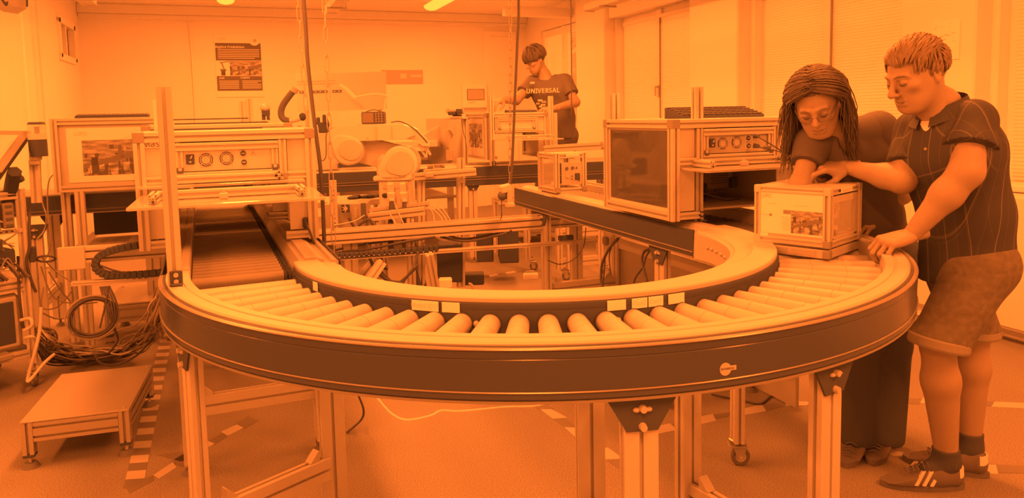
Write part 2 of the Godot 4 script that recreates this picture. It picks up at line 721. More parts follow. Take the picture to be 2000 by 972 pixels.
	for i in 5:
		b = MB.new()
		b.bx(3.094, 3.112, 0.1, 0.86, -1.79 + i * 0.6, -1.21 + i * 0.6, 0.003)
		var d := part("door", b, M.panel if i % 2 == 2 else M.white, cup)
		b = MB.new()
		b.ball(V(3.085, 0.15, -1.27 + i * 0.6), V(0.016, 0.016, 0.016), 10, 6)
		sub(d, "knob", b, M.dark_soft)
	# door of two panels in the back wall, behind the third person
	b = MB.new()
	b.bx(2.58, 3.1, 0, 2.66, -8.21, -8.175, 0.008)
	var d2 := struct("door_2", b, M.trim)
	b = MB.new()
	b.bx(2.66, 3.02, 0.1, 2.58, -8.19, -8.16, 0.01)
	struct("door_panel", b, M.wall, d2)
	# glazed door in the right wall
	b = MB.new()
	for z in [-7.6, -6.9, -6.2]:
		b.bx(3.3, 3.4, 0, 2.6, z - 0.05, z + 0.05, 0.006)
	b.bx(3.305, 3.395, 2.5, 2.595, -7.6, -6.2, 0.006)
	b.bx(3.31, 3.39, 0.01, 0.9, -7.6, -6.2, 0.006)
	var d1 := struct("door_1", b, M.trim)
	b = MB.new()
	b.bx(3.34, 3.35, 0.9, 2.5, -7.55, -6.95)
	b.bx(3.34, 3.35, 0.9, 2.5, -6.85, -6.25)
	struct("pane", b, M.glass, d1)


func window(k: int, z0: float, z1: float, y0: float, y1: float) -> void:
	var mid := (z0 + z1) / 2
	var b := MB.new()
	for z in [z0 + 0.02, z1 - 0.02]:
		b.bx(3.36, 3.44, y0, y1, z - 0.03, z + 0.03, 0.006)
	b.bx(3.33, 3.44, y0, y1, mid - 0.05, mid + 0.05, 0.008)
	b.bx(3.365, 3.435, y1 - 0.08, y1+0.01, z0, z1, 0.006)
	b.bx(3.365, 3.435, y0-0.01, y0 + 0.07, z0, z1, 0.006)
	var o := struct("window_%d" % k, b, M.trim)
	for s in [[z0 + 0.06, mid - 0.05], [mid + 0.05, z1 - 0.06]]:
		b = MB.new()
		b.bx(3.4, 3.406, y0 + 0.07, y1 - 0.08, s[0], s[1])
		struct("pane", b, M.glass, o)
		b = MB.new()
		b.bx(3.325, 3.36, y1 - 0.1, y1 - 0.06, s[0] - 0.01, s[1] + 0.01, 0.004)
		struct("blind_rail", b, M.trim, o)
		b = MB.new()
		var y: float = y1 - 0.11
		var bs := Basis(Vector3.BACK, 1.15)
		while y > y0 + 0.02:
			b.box(V(3.342, y, (s[0] + s[1]) / 2), V(0.026, 0.0012, s[1] - s[0] + 0.01), 0.0, bs)
			y -= 0.0225
		var bl := struct("blind_slats", b, M.blind, o)
		bl.set_meta("kind", "stuff")
	b = MB.new()
	b.bx(3.318, 3.332, 1.55, 1.68, mid + 0.0, mid + 0.025, 0.003)
	b.cyl(V(3.32, 1.66, mid + 0.012), V(3.285, 1.66, mid + 0.012), 0.009)
	b.bx(3.275, 3.29, 1.56, 1.67, mid + 0.002, mid + 0.022, 0.004)
	struct("window_handle", b, M.alu_dull, o)
	b = MB.new()
	b.bx(3.322, 3.331, y0 + 0.05, y1 - 0.1, mid + 0.03, mid + 0.048)
	struct("window_seal", b, M.mid, o)


func ring(c: Vector3, r: float, deg: float, y: float) -> Vector3:
	return V(c.x + r * cos(deg_to_rad(deg)), y, c.z + r * sin(deg_to_rad(deg)))


# one support leg with the black plate that carries the conveyor; dirv points out of the plate
func leg(o: Node3D, at: Vector3, dirv: Vector3, foot := 0.0, plate := true, top := 0.772) -> void:
	var side := Vector3.UP.cross(dirv).normalized()
	var b := MB.new()
	b.prof(V(at.x, foot, at.z), V(at.x, top, at.z), 0.08, 0.04, dirv, 1, 1)
	var l := part("leg", b, M.alu, o)
	if plate:
		b = MB.new()
		var f: Vector3 = at + dirv * 0.021
		b.prism(P2([-0.08, 0, 0.08, 0, 0.077, -0.016, 0.036, -0.086, -0.036, -0.086, -0.077, -0.016]), V(f.x, 0.775, f.z), side, Vector3.UP, dirv * 0.006)
		var p := sub(l, "mounting_plate", b, M.dark_matt, "black mounting plate")
		b = MB.new()
		var g := f + dirv * 0.006
		b.cyl(V(g.x, 0.772 - 0.03, g.z), V(g.x, 0.772 - 0.03, g.z) + dirv * 0.012, 0.0095, 0.008, 10)
		b.cyl(V(g.x, 0.772 - 0.072, g.z), V(g.x, 0.772 - 0.072, g.z) + dirv * 0.012, 0.0095, 0.008, 10)
		for s in [-1.0, 1.0]:
			b.ball(V(g.x, 0.772 - 0.033, g.z) + side * s * 0.014, V(0.009, 0.006, 0.009), 8, 6)
		sub(l, "bolt", b, M.alu_bright)
	if foot > 0.09:
		caster(o, V(at.x, 0, at.z), dirv)
	elif foot > 0.02:
		b = MB.new()
		b.cyl(V(at.x, 0.02, at.z), V(at.x, foot, at.z), 0.008)
		b.cyl(V(at.x, 0.0, at.z), V(at.x, 0.02, at.z), 0.035, 0.02, 14)
		sub(l, "levelling_foot", b, M.rubber)


func caster(o: Node3D, at: Vector3, dirv: Vector3) -> void:
	var side := Vector3.UP.cross(dirv).normalized()
	var b := MB.new()
	var c := at + V(0, 0.037, 0) + dirv * 0.012
	var bs := Basis(dirv, side, dirv.cross(side))
	b.turn(P2([0.022, -0.011, 0.034, -0.011, 0.037, -0.006, 0.037, 0.006, 0.034, 0.011, 0.022, 0.011]), c, bs, 0, TAU, 20)
	var w := part("caster_wheel", b, M.rubber, o)
	b = MB.new()
	b.cyl(c - side * 0.009, c + side * 0.009, 0.022, -1, 16)
	b.cyl(c - side * 0.018, c + side * 0.018, 0.006, -1, 10)
	sub(w, "hub", b, M.alu, "pale wheel hub")
	b = MB.new()
	for s in [-1.0, 1.0]:
		b.prism(P2([-0.012, -0.008, 0.012, -0.008, 0.02, 0.045, -0.034, 0.045]), c + side * (0.016 * s - 0.001), dirv, Vector3.UP, side * 0.002)
	b.box(at + V(0, 0.084, 0), V(0.07, 0.006, 0.06), 0.002, Basis(dirv, Vector3.UP, dirv.cross(Vector3.UP)))
	b.cyl(at + V(0, 0.087, 0), at + V(0, 0.13, 0), 0.01)
	b.box(at + V(0, 0.1, 0), V(0.05, 0.01, 0.05), 0.003)
	sub(w, "fork", b, M.steel, "bright steel fork")


func crossbar(o: Node3D, a: Vector3, e: Vector3, h := 0.08) -> void:
	var b := MB.new()
	b.prof(a, e, 0.04, h, Vector3.UP, 1, 1)
	var d := (e - a).normalized()
	var p := part("crossbar", b, M.alu, o)
	for s in [[a, 1.0], [e, -1.0]]:
		b = MB.new()
		var q: Vector3 = s[0] + d * s[1] * 0.045 + V(0, h / 2, 0)
		b.prism(P2([0, 0, 0.036, 0, 0.036, 0.004, 0.004, 0.036, 0, 0.036]), q - d * s[1] * 0.004 - d.cross(Vector3.UP) * 0.016, d * s[1], Vector3.UP, d.cross(Vector3.UP) * 0.032)
		sub(p, "angle_bracket", b, M.alu_bright)


func conveyors() -> void:
	# the curve
	var o := thing("curved_roller_conveyor", "half-circle roller conveyor bend with glossy dark outer wall in the foreground", "conveyor", V(0, 0, 0))
	var U := Basis()
	var b := MB.new()
	b.turn(P2([1.23, 0.772, 1.302, 0.772, 1.302, 0.896, 1.296, 0.9, 1.268, 0.9, 1.266, 0.8965, 1.259, 0.8965, 1.257, 0.9, 1.234, 0.9, 1.23, 0.896]), Vector3.ZERO, U, 0, PI, 96)
	part("outer_rail", b, M.alu_bright, o)
	b = MB.new()
	b.turn(P2([1.3, 0.776, 1.321, 0.776, 1.324, 0.78, 1.322, 0.793, 1.3225, 0.798, 1.321, 0.866, 1.3195, 0.868, 1.321, 0.87, 1.321, 0.886, 1.31, 0.893, 1.3, 0.893]), Vector3.ZERO, U, 0, PI, 96)
	var cover := part("dark_cover", b, M.dark, o, "glossy dark outer wall")
	b = MB.new()
	b.turn(P2([1.318, 0.7925, 1.3245, 0.7925, 1.326, 0.7945, 1.3245, 0.7965, 1.318, 0.7965]), Vector3.ZERO, U, 0, PI, 96)
	b.turn(P2([1.31, 0.887, 1.3225, 0.887, 1.3245, 0.8895, 1.3225, 0.892, 1.31, 0.892]), Vector3.ZERO, U, 0, PI, 96)
	b.turn(P2([1.3, 0.7695, 1.3235, 0.7695, 1.3235, 0.7755, 1.3, 0.7755]), Vector3.ZERO, U, 0, PI, 96)
	sub(cover, "bead", b, M.bead)
	b = MB.new()
	b.turn(P2([0.737, 0.774, 0.75, 0.774, 0.75, 0.8, 0.895, 0.8, 0.9, 0.896, 0.896, 0.9, 0.818, 0.9, 0.812, 0.894, 0.8, 0.889, 0.758, 0.886, 0.752, 0.878, 0.74, 0.874]), Vector3.ZERO, U, 0, PI, 80)
	part("inner_rail", b, M.alu_bright, o)
	b = MB.new()
	b.turn(P2([0.895, 0.778, 0.903, 0.778, 0.904, 0.881, 0.902, 0.8855, 0.895, 0.8855]), Vector3.ZERO, U, 0.02, PI - 0.02, 80)
	b.turn(P2([0.9, 0.868, 0.906, 0.868, 0.906, 0.8705, 0.9, 0.8705]), Vector3.ZERO, U, 0.02, PI - 0.02, 80)
	var wall := part("inner_wall", b, M.dark_matt, o, "dark wall behind the roller ends")
	# stickers on the dark inner wall
	for s in [[131.5, 0.083, "Modul ID13"], [126.6, 0.052, ""], [97.6, 0.054, ""], [93.3, 0.047, "Con2"], [90.1, 0.047, "Con1"], [85.8, 0.055, ""], [161.0, 0.033, ""]]:
		var d := ring(Vector3.ZERO, 1.0, s[0], 0)
		var side := Vector3.UP.cross(d)
		b = MB.new()
		b.box(d * 0.9068 + V(0, 0.8695, 0), V(s[1], 0.0285, 0.0016), 0.0005, Basis(side, Vector3.UP, d))
		sub(wall, "label_plate", b, M.paper, "white sticker")
		if s[2]:
			sub(wall, "lettering", letters(s[2], d * 0.9078 + V(0, 0.8695, 0), side, d, 0.0125), M.print_pale)
	b = MB.new()
	for t in [122.0, 97.4]:
		b.ball(ring(Vector3.ZERO, 0.91, t, 0.828), V(0.009, 0.009, 0.009), 10, 6)
	sub(wall, "bolt", b, M.alu_bright)
	b = MB.new()
	for t in [9.0, 12.1, 15.8, 20.8, 25.0]:
		b.ball(ring(Vector3.ZERO, 0.736, t, 0.832), V(0.008, 0.008, 0.008), 8, 6)
		b.ball(ring(Vector3.ZERO, 1.232, t, 0.868), V(0.008, 0.008, 0.008), 8, 6)
	part("bolt", b, M.alu_bright, o)
	# the maker's round emblem on the dark wall
	var ld := ring(Vector3.ZERO, 1.0, 93.3, 0)
	var ls := Vector3.UP.cross(ld)
	b = MB.new()
	b.cyl(ld * 1.32 + V(0, 0.818, 0), ld * 1.3235 + V(0, 0.818, 0), 0.0145, -1, 28)
	b.box(ld * 1.3222 + V(0, 0.819, 0) + ls * 0.0165, V(0.023, 0.0105, 0.0022), 0.0005, Basis(ls, Vector3.UP, ld))
	var em := sub(cover, "emblem", b, M.alu_bright, "round pale emblem with a bar")
	sub(cover, "lettering", letters("INTERROLL", ld * 1.3238 + V(0, 0.819, 0) + ls * 0.005, ls, ld, 0.005, true), M.dark_matt)
	# rollers, each a cone of three sleeves
	b = MB.new()
	var r0 := 0.907
	var lens := 0.322
	var pr := [0.0285, 0.0305, 0.0325, 0.034]
	for k in 3:
		var xa := r0 + lens * k / 3.0
		var xb := r0 + lens * (k + 1) / 3.0 - 0.0015
		b.cyl(V(xa, 0, 0), V(xb, 0, 0), pr[k], pr[k + 1], 24)
		b.cyl(V(xb, 0, 0), V(xb + 0.0015, 0, 0), pr[k + 1] - 0.0012, -1, 24, false)
	var me := b.mesh()
	b = MB.new()
	b.cyl(V(0.9, 0, 0), V(0.9075, 0, 0), 0.031, -1, 20)
	var me3 := b.mesh()
	b = MB.new()
	b.cyl(V(1.228, 0, 0), V(1.236, 0, 0), 0.03, -1, 20)
	var me2 := b.mesh()
	for k in 35:
		var a := 4.6 + 5.0 * k
		var r := inst("roller", me, M.roller, o)
		r.transform = Transform3D(Basis(Vector3.UP, -deg_to_rad(a)) * Basis(Vector3.BACK, -0.017), V(0, 0, 0))
		r.position = V(0, 0.8265 + 0.9 * 0.017, 0)
		inst("roller_end", me2, M.dark_matt, r)
		inst("roller_end", me3, M.dark_matt, r)
	# legs
	var front := ring(Vector3.ZERO, 1.275, 101.6, 0)
	leg(o, front, ring(Vector3.ZERO, 1, 101.6, 0))
	leg(o, ring(Vector3.ZERO, 0.79, 100.6, 0), ring(Vector3.ZERO, 1, 100.6, 0), 0.0, false)
	crossbar(o, ring(Vector3.ZERO, 1.25, 101.6, 0.21), ring(Vector3.ZERO, 0.81, 100.6, 0.21))
	leg(o, ring(Vector3.ZERO, 1.275, 77.3, 0), ring(Vector3.ZERO, 1, 77.3, 0))
	leg(o, ring(Vector3.ZERO, 0.79, 75.5, 0), ring(Vector3.ZERO, 1, 75.5, 0), 0.0, false)
	crossbar(o, ring(Vector3.ZERO, 1.25, 77.3, 0.21), ring(Vector3.ZERO, 0.81, 75.5, 0.21))
	leg(o, ring(Vector3.ZERO, 1.275, 163.0, 0), ring(Vector3.ZERO, 1, 163.0, 0))
	leg(o, V(-0.81, 0, 0.15), V(0.13, 0, 0.99).normalized(), 0.0, false)
	crossbar(o, V(-1.19, 0.215, 0.36), V(-0.83, 0.215, 0.16))
	leg(o, ring(Vector3.ZERO, 0.79, 24.0, 0), ring(Vector3.ZERO, 1, 24.0, 0), 0.1, false)
	crossbar(o, V(1.2, 0.68, 0.42), V(0.75, 0.68, 0.33))
	straight("straight_roller_conveyor", "straight run of dark steel rollers leading under the left control cabinets", V(-1.069, 0, -1.26), 0.033, 2.5, 0.006, true)
	straight("straight_roller_conveyor", "straight roller run under the right cabinet, dark side wall facing the middle", V(1.027, 0, -1.07), PI, 2.14, 0.0, false)
	straight("straight_roller_conveyor", "far cross conveyor with a long dark wall behind the robot arm", V(0.75, 0, -4.32), PI / 2 - 0.06, 4.6, 0.02, true, 0.06, [0.3])
	straight("straight_roller_conveyor", "short branch conveyor below the picture board at the left", V(-1.95, 0, -2.95), PI / 2, 1.2, 0.06, true)


# length along z, centre at base; the dark wall is on its -x... +x side
func straight(called: String, label: String, at: Vector3, turn: float, L: float, lift: float, beltside: bool, drop := 0.0, more_legs := []) -> void:
	var o := local(called, label, "conveyor", at, turn)
	var h := L / 2
	for s in [-1.0, 1.0]:
		var b := MB.new()
		var p := P2([0.206, 0.774, 0.272, 0.774, 0.273, 0.896, 0.267, 0.9, 0.24, 0.9, 0.238, 0.8965, 0.231, 0.8965, 0.229, 0.9, 0.208, 0.9, 0.203, 0.896])
		if s > 0:
			p = P2([0.13, 0.78, 0.288, 0.774, 0.29, 0.874, 0.278, 0.884, 0.262, 0.886, 0.258, 0.878, 0.236, 0.878, 0.232, 0.889, 0.217, 0.896, 0.21, 0.9, 0.17, 0.9, 0.166, 0.893, 0.15, 0.89, 0.131, 0.86])
		for i in p.size():
			p[i].x *= s
		b.prism(p, V(0, lift, -h), Vector3.RIGHT, Vector3.UP, V(0, 0, L))
		part("side_rail", b, M.alu_bright, o)
		var w := 0.285 if s > 0 else 0.288
		b = MB.new()
		b.prism(P2([w * s, 0.777, (w + 0.007) * s, 0.777, (w + 0.008) * s, 0.793, (w + 0.007) * s, 0.797, (w + 0.0065) * s, 0.886, w * s, 0.89]), V(0, lift, -h), Vector3.RIGHT, Vector3.UP, V(0, 0, L))
		if drop > 0.0:
			b.bx(w * s, (w + 0.006) * s, 0.774 - drop + lift, 0.777 + lift, -h, h)
		var c := part("dark_cover", b, M.dark, o, "dark side wall")
		b = MB.new()
		b.prism(P2([(w + 0.005) * s, 0.7925, (w + 0.0105) * s, 0.7925, (w + 0.0115) * s, 0.7945, (w + 0.0105) * s, 0.7965, (w + 0.005) * s, 0.7965]), V(0, lift, -h), Vector3.RIGHT, Vector3.UP, V(0, 0, L))
		b.prism(P2([w * s, 0.7695, (w + 0.01) * s, 0.7695, (w + 0.01) * s, 0.7755, w * s, 0.7755]), V(0, lift, -h), Vector3.RIGHT, Vector3.UP, V(0, 0, L))
		inst("bead", b.mesh(), M.bead, c)
	var b2 := MB.new()
	b2.cyl(V(-0.2, 0, 0), V(0.1, 0, 0), 0.0235, -1, 16)
	var me := b2.mesh()
	b2 = MB.new()
	for k in 2:
		b2.cyl(V(0.102 + k * 0.014, 0, 0), V(0.111 + k * 0.014, 0, 0), 0.021, -1, 12)
	b2.cyl(V(0.1, 0, 0), V(0.131, 0, 0), 0.013, -1, 10)
	b2.bx(0.112, 0.116, 0.008, 0.021, -0.031, 0.031)
	var me2 := b2.mesh()
	var cnt := int(L / 0.06)
	for k in cnt:
		var r := inst("roller", me, M.roller_steel, o)
		r.position = V(0, 0.83 + lift, -h + 0.03 + k * 0.06)
		if beltside:
			inst("drive_pulley", me2, M.dark_matt, r)
	for z in [-h + 0.3, h - 0.46 if L > 2 else h - 0.25] + more_legs:
		for s in [-1.0, 1.0]:
			leg(o, V(0.255 * s, 0, z), V(s, 0, 0), 0.05, s > 0 or turn > 1.0)
		crossbar(o, V(-0.235, 0.27, z), V(0.235, 0.27, z))


func fan(o: MeshInstance3D, c: Vector3, r: float) -> void:
	var bs := Basis(Vector3.RIGHT, Vector3.BACK, Vector3.UP)
	for q in [[r, r * 0.86], [r * 0.74, r * 0.62]]:
		var b := MB.new()
		b.turn(P2([q[1], 0, q[0], 0, q[0], 0.003, q[1], 0.003]), c, bs, 0, TAU, 28)
		sub(o, "fan_ring", b, M.dark_matt, "dark ring of the fan guard")
	var b2 := MB.new()
	b2.turn(P2([r * 0.74, 0, r * 0.86, 0, r * 0.86, 0.004, r * 0.74, 0.004]), c, bs, 0, TAU, 28)
	b2.cyl(c, c + V(0, 0, 0.0035), r * 0.62, -1, 24)
	sub(o, "fan_guard", b2, M.alu_bright)
	for k in 4:
		var a := PI / 4 + k * PI / 2
		var d := V(cos(a), sin(a), 0)
		b2 = MB.new()
		b2.cyl(c + d * r * 1.05 + V(0, 0, 0), c + d * r * 1.05 + V(0, 0, 0.005), 0.003, -1, 8)
		b2.cyl(c + d * r * 0.6 + V(0, 0, 0.003), c + d * r * 1.05 + V(0, 0, 0.003), 0.0012, -1, 5)
		sub(o, "fan_strut", b2, M.alu_bright)


func bar(o: Node3D, a: Vector3, e: Vector3, w := 0.04, h := 0.04, m: Material = null, up := Vector3.UP) -> MeshInstance3D:
	var b := MB.new()
	b.prof(a, e, w, h, up)
	return part("frame_bar", b, m if m else M.alu, o)


func plate(o: Node3D, called: String, c: Vector3, s: Vector3, m: Material, bv := 0.002, label := "") -> MeshInstance3D:
	var b := MB.new()
	b.box(c, s, bv)
	return part(called, b, m, o, label)


# end face of a slot profile: five dark holes in the bar's end; d faces out
func bar_end(o: MeshInstance3D, c: Vector3, d: Vector3, s := 0.03) -> void:
	var f := MB.frame(d)
	var b := MB.new()
	for q in [[-1, -1], [1, -1], [-1, 1], [1, 1], [0, 0]]:
		var p: Vector3 = c + f.x * q[0] * s * 0.32 + f.y * q[1] * s * 0.32
		b.cyl(p - d * 0.001, p + d * 0.0012, s * 0.075, -1, 8)
	b.cyl(c - f.y * s * 0.33, c - f.y * s * 0.33 + d * 0.0011, s * 0.14, -1, 10)
	sub(o, "core_hole", b, M.dark_matt)


# cabinet of slot profiles on the conveyor; x and z centred, front is +z
func cabinet(label: String, at: Vector3, W: float, D: float, H: float, detail: int, turn := 0.0) -> Node3D:
	var o := local("control_cabinet", label, "cabinet", at, turn)
	var x := W / 2 - 0.02
	var z := D / 2 - 0.02
	var y := H - 0.02
	for sx in [-1, 1]:
		for sz in [-1, 1]:
			bar(o, V(sx * x, 0.0, sz * z), V(sx * x, H - 0.04, sz * z), 0.04, 0.04, null, Vector3.BACK)
			plate(o, "corner_cap", V(sx * x, y, sz * z), V(0.041, 0.041, 0.041), M.cap, 0.002, "dull square corner cap")
		bar(o, V(sx * x, y, -z + 0.02), V(sx * x, y, z - 0.02))
		bar(o, V(sx * x, 0.02, -z + 0.02), V(sx * x, 0.02, z - 0.02))
		if detail < 2 or sx > 0:
			plate(o, "side_panel", V(sx * x, H / 2, 0), V(0.006, H - 0.06, D - 0.06), M.panel, 0.001)
	for sz in [-1, 1]:
		bar(o, V(-x + 0.02, y, sz * z), V(x - 0.02, y, sz * z))
	if detail == 2:
		bar(o, V(-x + 0.02, 0.02, -z), V(x - 0.02, 0.02, -z))
	plate(o, "top_panel", V(0, H - 0.008, 0), V(W - 0.07, 0.006, D - 0.07), M.panel, 0.001)
	if detail == 2:
		plate(o, "back_panel", V(0, H / 2, -z), V(W - 0.07, H - 0.06, 0.005), M.panel, 0.001)
	else:
		plate(o, "back_panel", V(0, H - 0.12, -z), V(W - 0.07, 0.18, 0.005), M.panel, 0.001)
	# rack in the upper half of the front
	var zf := D / 2
	var ix := 0.205
	var ry := H - 0.165
	for sx in [-1, 1]:
		bar(o, V(sx * ix, ry - 0.01, z + 0.004), V(sx * ix, H - 0.042, z + 0.004), 0.03, 0.03, null, Vector3.BACK)
		plate(o, "corner_cap", V(sx * ix, ry - 0.022, z + 0.005), V(0.032, 0.025, 0.034), M.cap, 0.002, "dull square corner cap")
		var w: float = x - ix - 0.035
		plate(o, "front_panel", V(sx * (ix + 0.0175 + w / 2), H - 0.115, z - 0.002), V(w, 0.15, 0.005), M.panel, 0.001)
		bar(o, V(sx * (ix + 0.015), ry - 0.02, z + 0.002), V(sx * (x - 0.02), ry - 0.02, z + 0.002), 0.03, 0.03)
		plate(o, "front_panel", V(sx * (ix + 0.0175 + w / 2), (ry - 0.035) / 2 + 0.02, z - 0.002), V(w, ry - 0.075, 0.005), M.panel, 0.001)
		bar(o, V(sx * (ix + 0.0), 0.02, z + 0.002), V(sx * (x - 0.02), 0.02, z + 0.002), 0.03, 0.03)
	bar(o, V(-ix + 0.016, H - 0.06, z + 0.008), V(ix - 0.016, H - 0.06, z + 0.008), 0.03, 0.03)
	bar(o, V(-ix + 0.016, ry - 0.008, z + 0.008), V(ix - 0.016, ry - 0.008, z + 0.008), 0.03, 0.03)
	for sx in [-1, 1]:
		bar(o, V(sx * (ix - 0.03), ry + 0.008, z + 0.006), V(sx * (ix - 0.03), H - 0.076, z + 0.006), 0.026, 0.026, null, Vector3.BACK)
		var cb := plate(o, "corner_cap", V(sx * (ix - 0.031), ry + 0.014, z + 0.018), V(0.026, 0.026, 0.01), M.dark_soft, 0.002, "dark corner block")
		var b0 := MB.new()
		b0.cyl(V(sx * (ix - 0.031), ry + 0.02, z + 0.02), V(sx * (ix - 0.031), ry + 0.02, z + 0.026), 0.007, -1, 12)
		sub(cb, "screw_head", b0, M.alu_bright)
	var cp := plate(o, "control_panel", V(0, H - 0.114, z + 0.005), V(2 * ix - 0.085, 0.082, 0.004), M.panel if detail != 2 else M.panel_dim, 0.001)
	var zc := z + 0.007
	if detail > 0:
		var b := MB.new()
		b.box(V(-0.137, H - 0.108, zc + 0.003), V(0.03, 0.038, 0.008), 0.002)
		sub(cp, "power_switch", b, M.dark_matt, "black power switch")
		b = MB.new()
		b.box(V(-0.133, H - 0.1, zc + 0.008), V(0.005, 0.014, 0.006), 0.001, Basis(Vector3.BACK, -0.5))
		b.cyl(V(-0.137, H - 0.118, zc + 0.005), V(-0.137, H - 0.118, zc + 0.009), 0.004, -1, 10)
		sub(cp, "switch_lever", b, M.alu_bright)
		fan(cp, V(-0.081, H - 0.112, zc), 0.0255)
		fan(cp, V(-0.006, H - 0.109, zc), 0.0255)
		for q in [[0.056, -0.092], [0.058, -0.127]]:
			b = MB.new()
			b.box(V(q[0], H + q[1], zc), V(0.027, 0.03, 0.003), 0.001)
			var s := sub(cp, "socket_plate", b, M.panel)
			b = MB.new()
			b.cyl(V(q[0], H + q[1], zc), V(q[0], H + q[1], zc + 0.006), 0.0105, -1, 16)
			inst("socket", b.mesh(), M.dark_matt, o).set_meta("label", "round dark socket")
			b = MB.new()
			b.box(V(q[0], H + q[1], zc + 0.006), V(0.013, 0.004, 0.003), 0.001)
			inst("socket_bar", b.mesh(), M.alu, o)
		b = MB.new()
		b.turn(P2([0.006, 0, 0.0075, 0, 0.0075, 0.0015, 0.006, 0.0015]), V(0.094, H - 0.096, zc), Basis(Vector3.RIGHT, Vector3.BACK, Vector3.UP), -PI / 3, PI * 4 / 3, 16)
		b.box(V(0.094, H - 0.087, zc + 0.001), V(0.0015, 0.007, 0.002))
		sub(cp, "power_mark", b, M.mid)
	return o


# hinged front flap, raised level: clear sheet with a frame of slot profiles on top
func flap(o: Node3D, H: float, z0: float, z1: float, w: float) -> void:
	var b := MB.new()
	b.box(V(0.0, H - 0.006, (z0 + z1) / 2 + 0.03), V(w, 0.012, z1 - z0 + 0.06), 0.003)
	part("flap_sheet", b, M.flap, o, "clear sheet of the raised flap")
	var a := w / 2 - 0.09
	var zc := z1 - 0.13
	bar(o, V(-a, H + 0.018, zc), V(a, H + 0.018, zc), 0.03, 0.03)
	for s in [-1, 1]:
		var m := bar(o, V(s * (a + 0.015), H + 0.018, zc - 0.015), V(s * (a + 0.015), H + 0.018, z1), 0.03, 0.03)
		bar_end(m, V(s * (a + 0.015), H + 0.018, z1), Vector3.BACK)
	b = MB.new()
	b.box(V(-0.02, H + 0.012, z1 - 0.06), V(0.028, 0.02, 0.03), 0.002)
	b.cyl(V(-0.02, H + 0.02, z1 - 0.06), V(-0.02, H + 0.034, z1 - 0.06), 0.008, -1, 10)
	part("flap_latch", b, M.alu_bright, o)


func tall_post(label: String, at: Vector3, top: float) -> void:
	var o := thing("profile_post", label, "post", at)
	var b := MB.new()
	b.prof(at, V(at.x, top, at.z), 0.04, 0.04, Vector3.BACK)
	part("post", b, M.alu, o)
	b = MB.new()
	b.box(at + V(0.004, 0.022, 0.024), V(0.036, 0.045, 0.008), 0.003)
	b.box(at + V(0.004, 0.004, 0.034), V(0.036, 0.007, 0.028), 0.002)
	var f := part("foot_bracket", b, M.dark_matt, o, "black foot bracket")
	for y in [0.012, 0.032]:
		b = MB.new()
		b.cyl(at + V(0.004, y, 0.026), at + V(0.004, y, 0.034), 0.007, -1, 12)
		sub(f, "bolt", b, M.alu_bright)


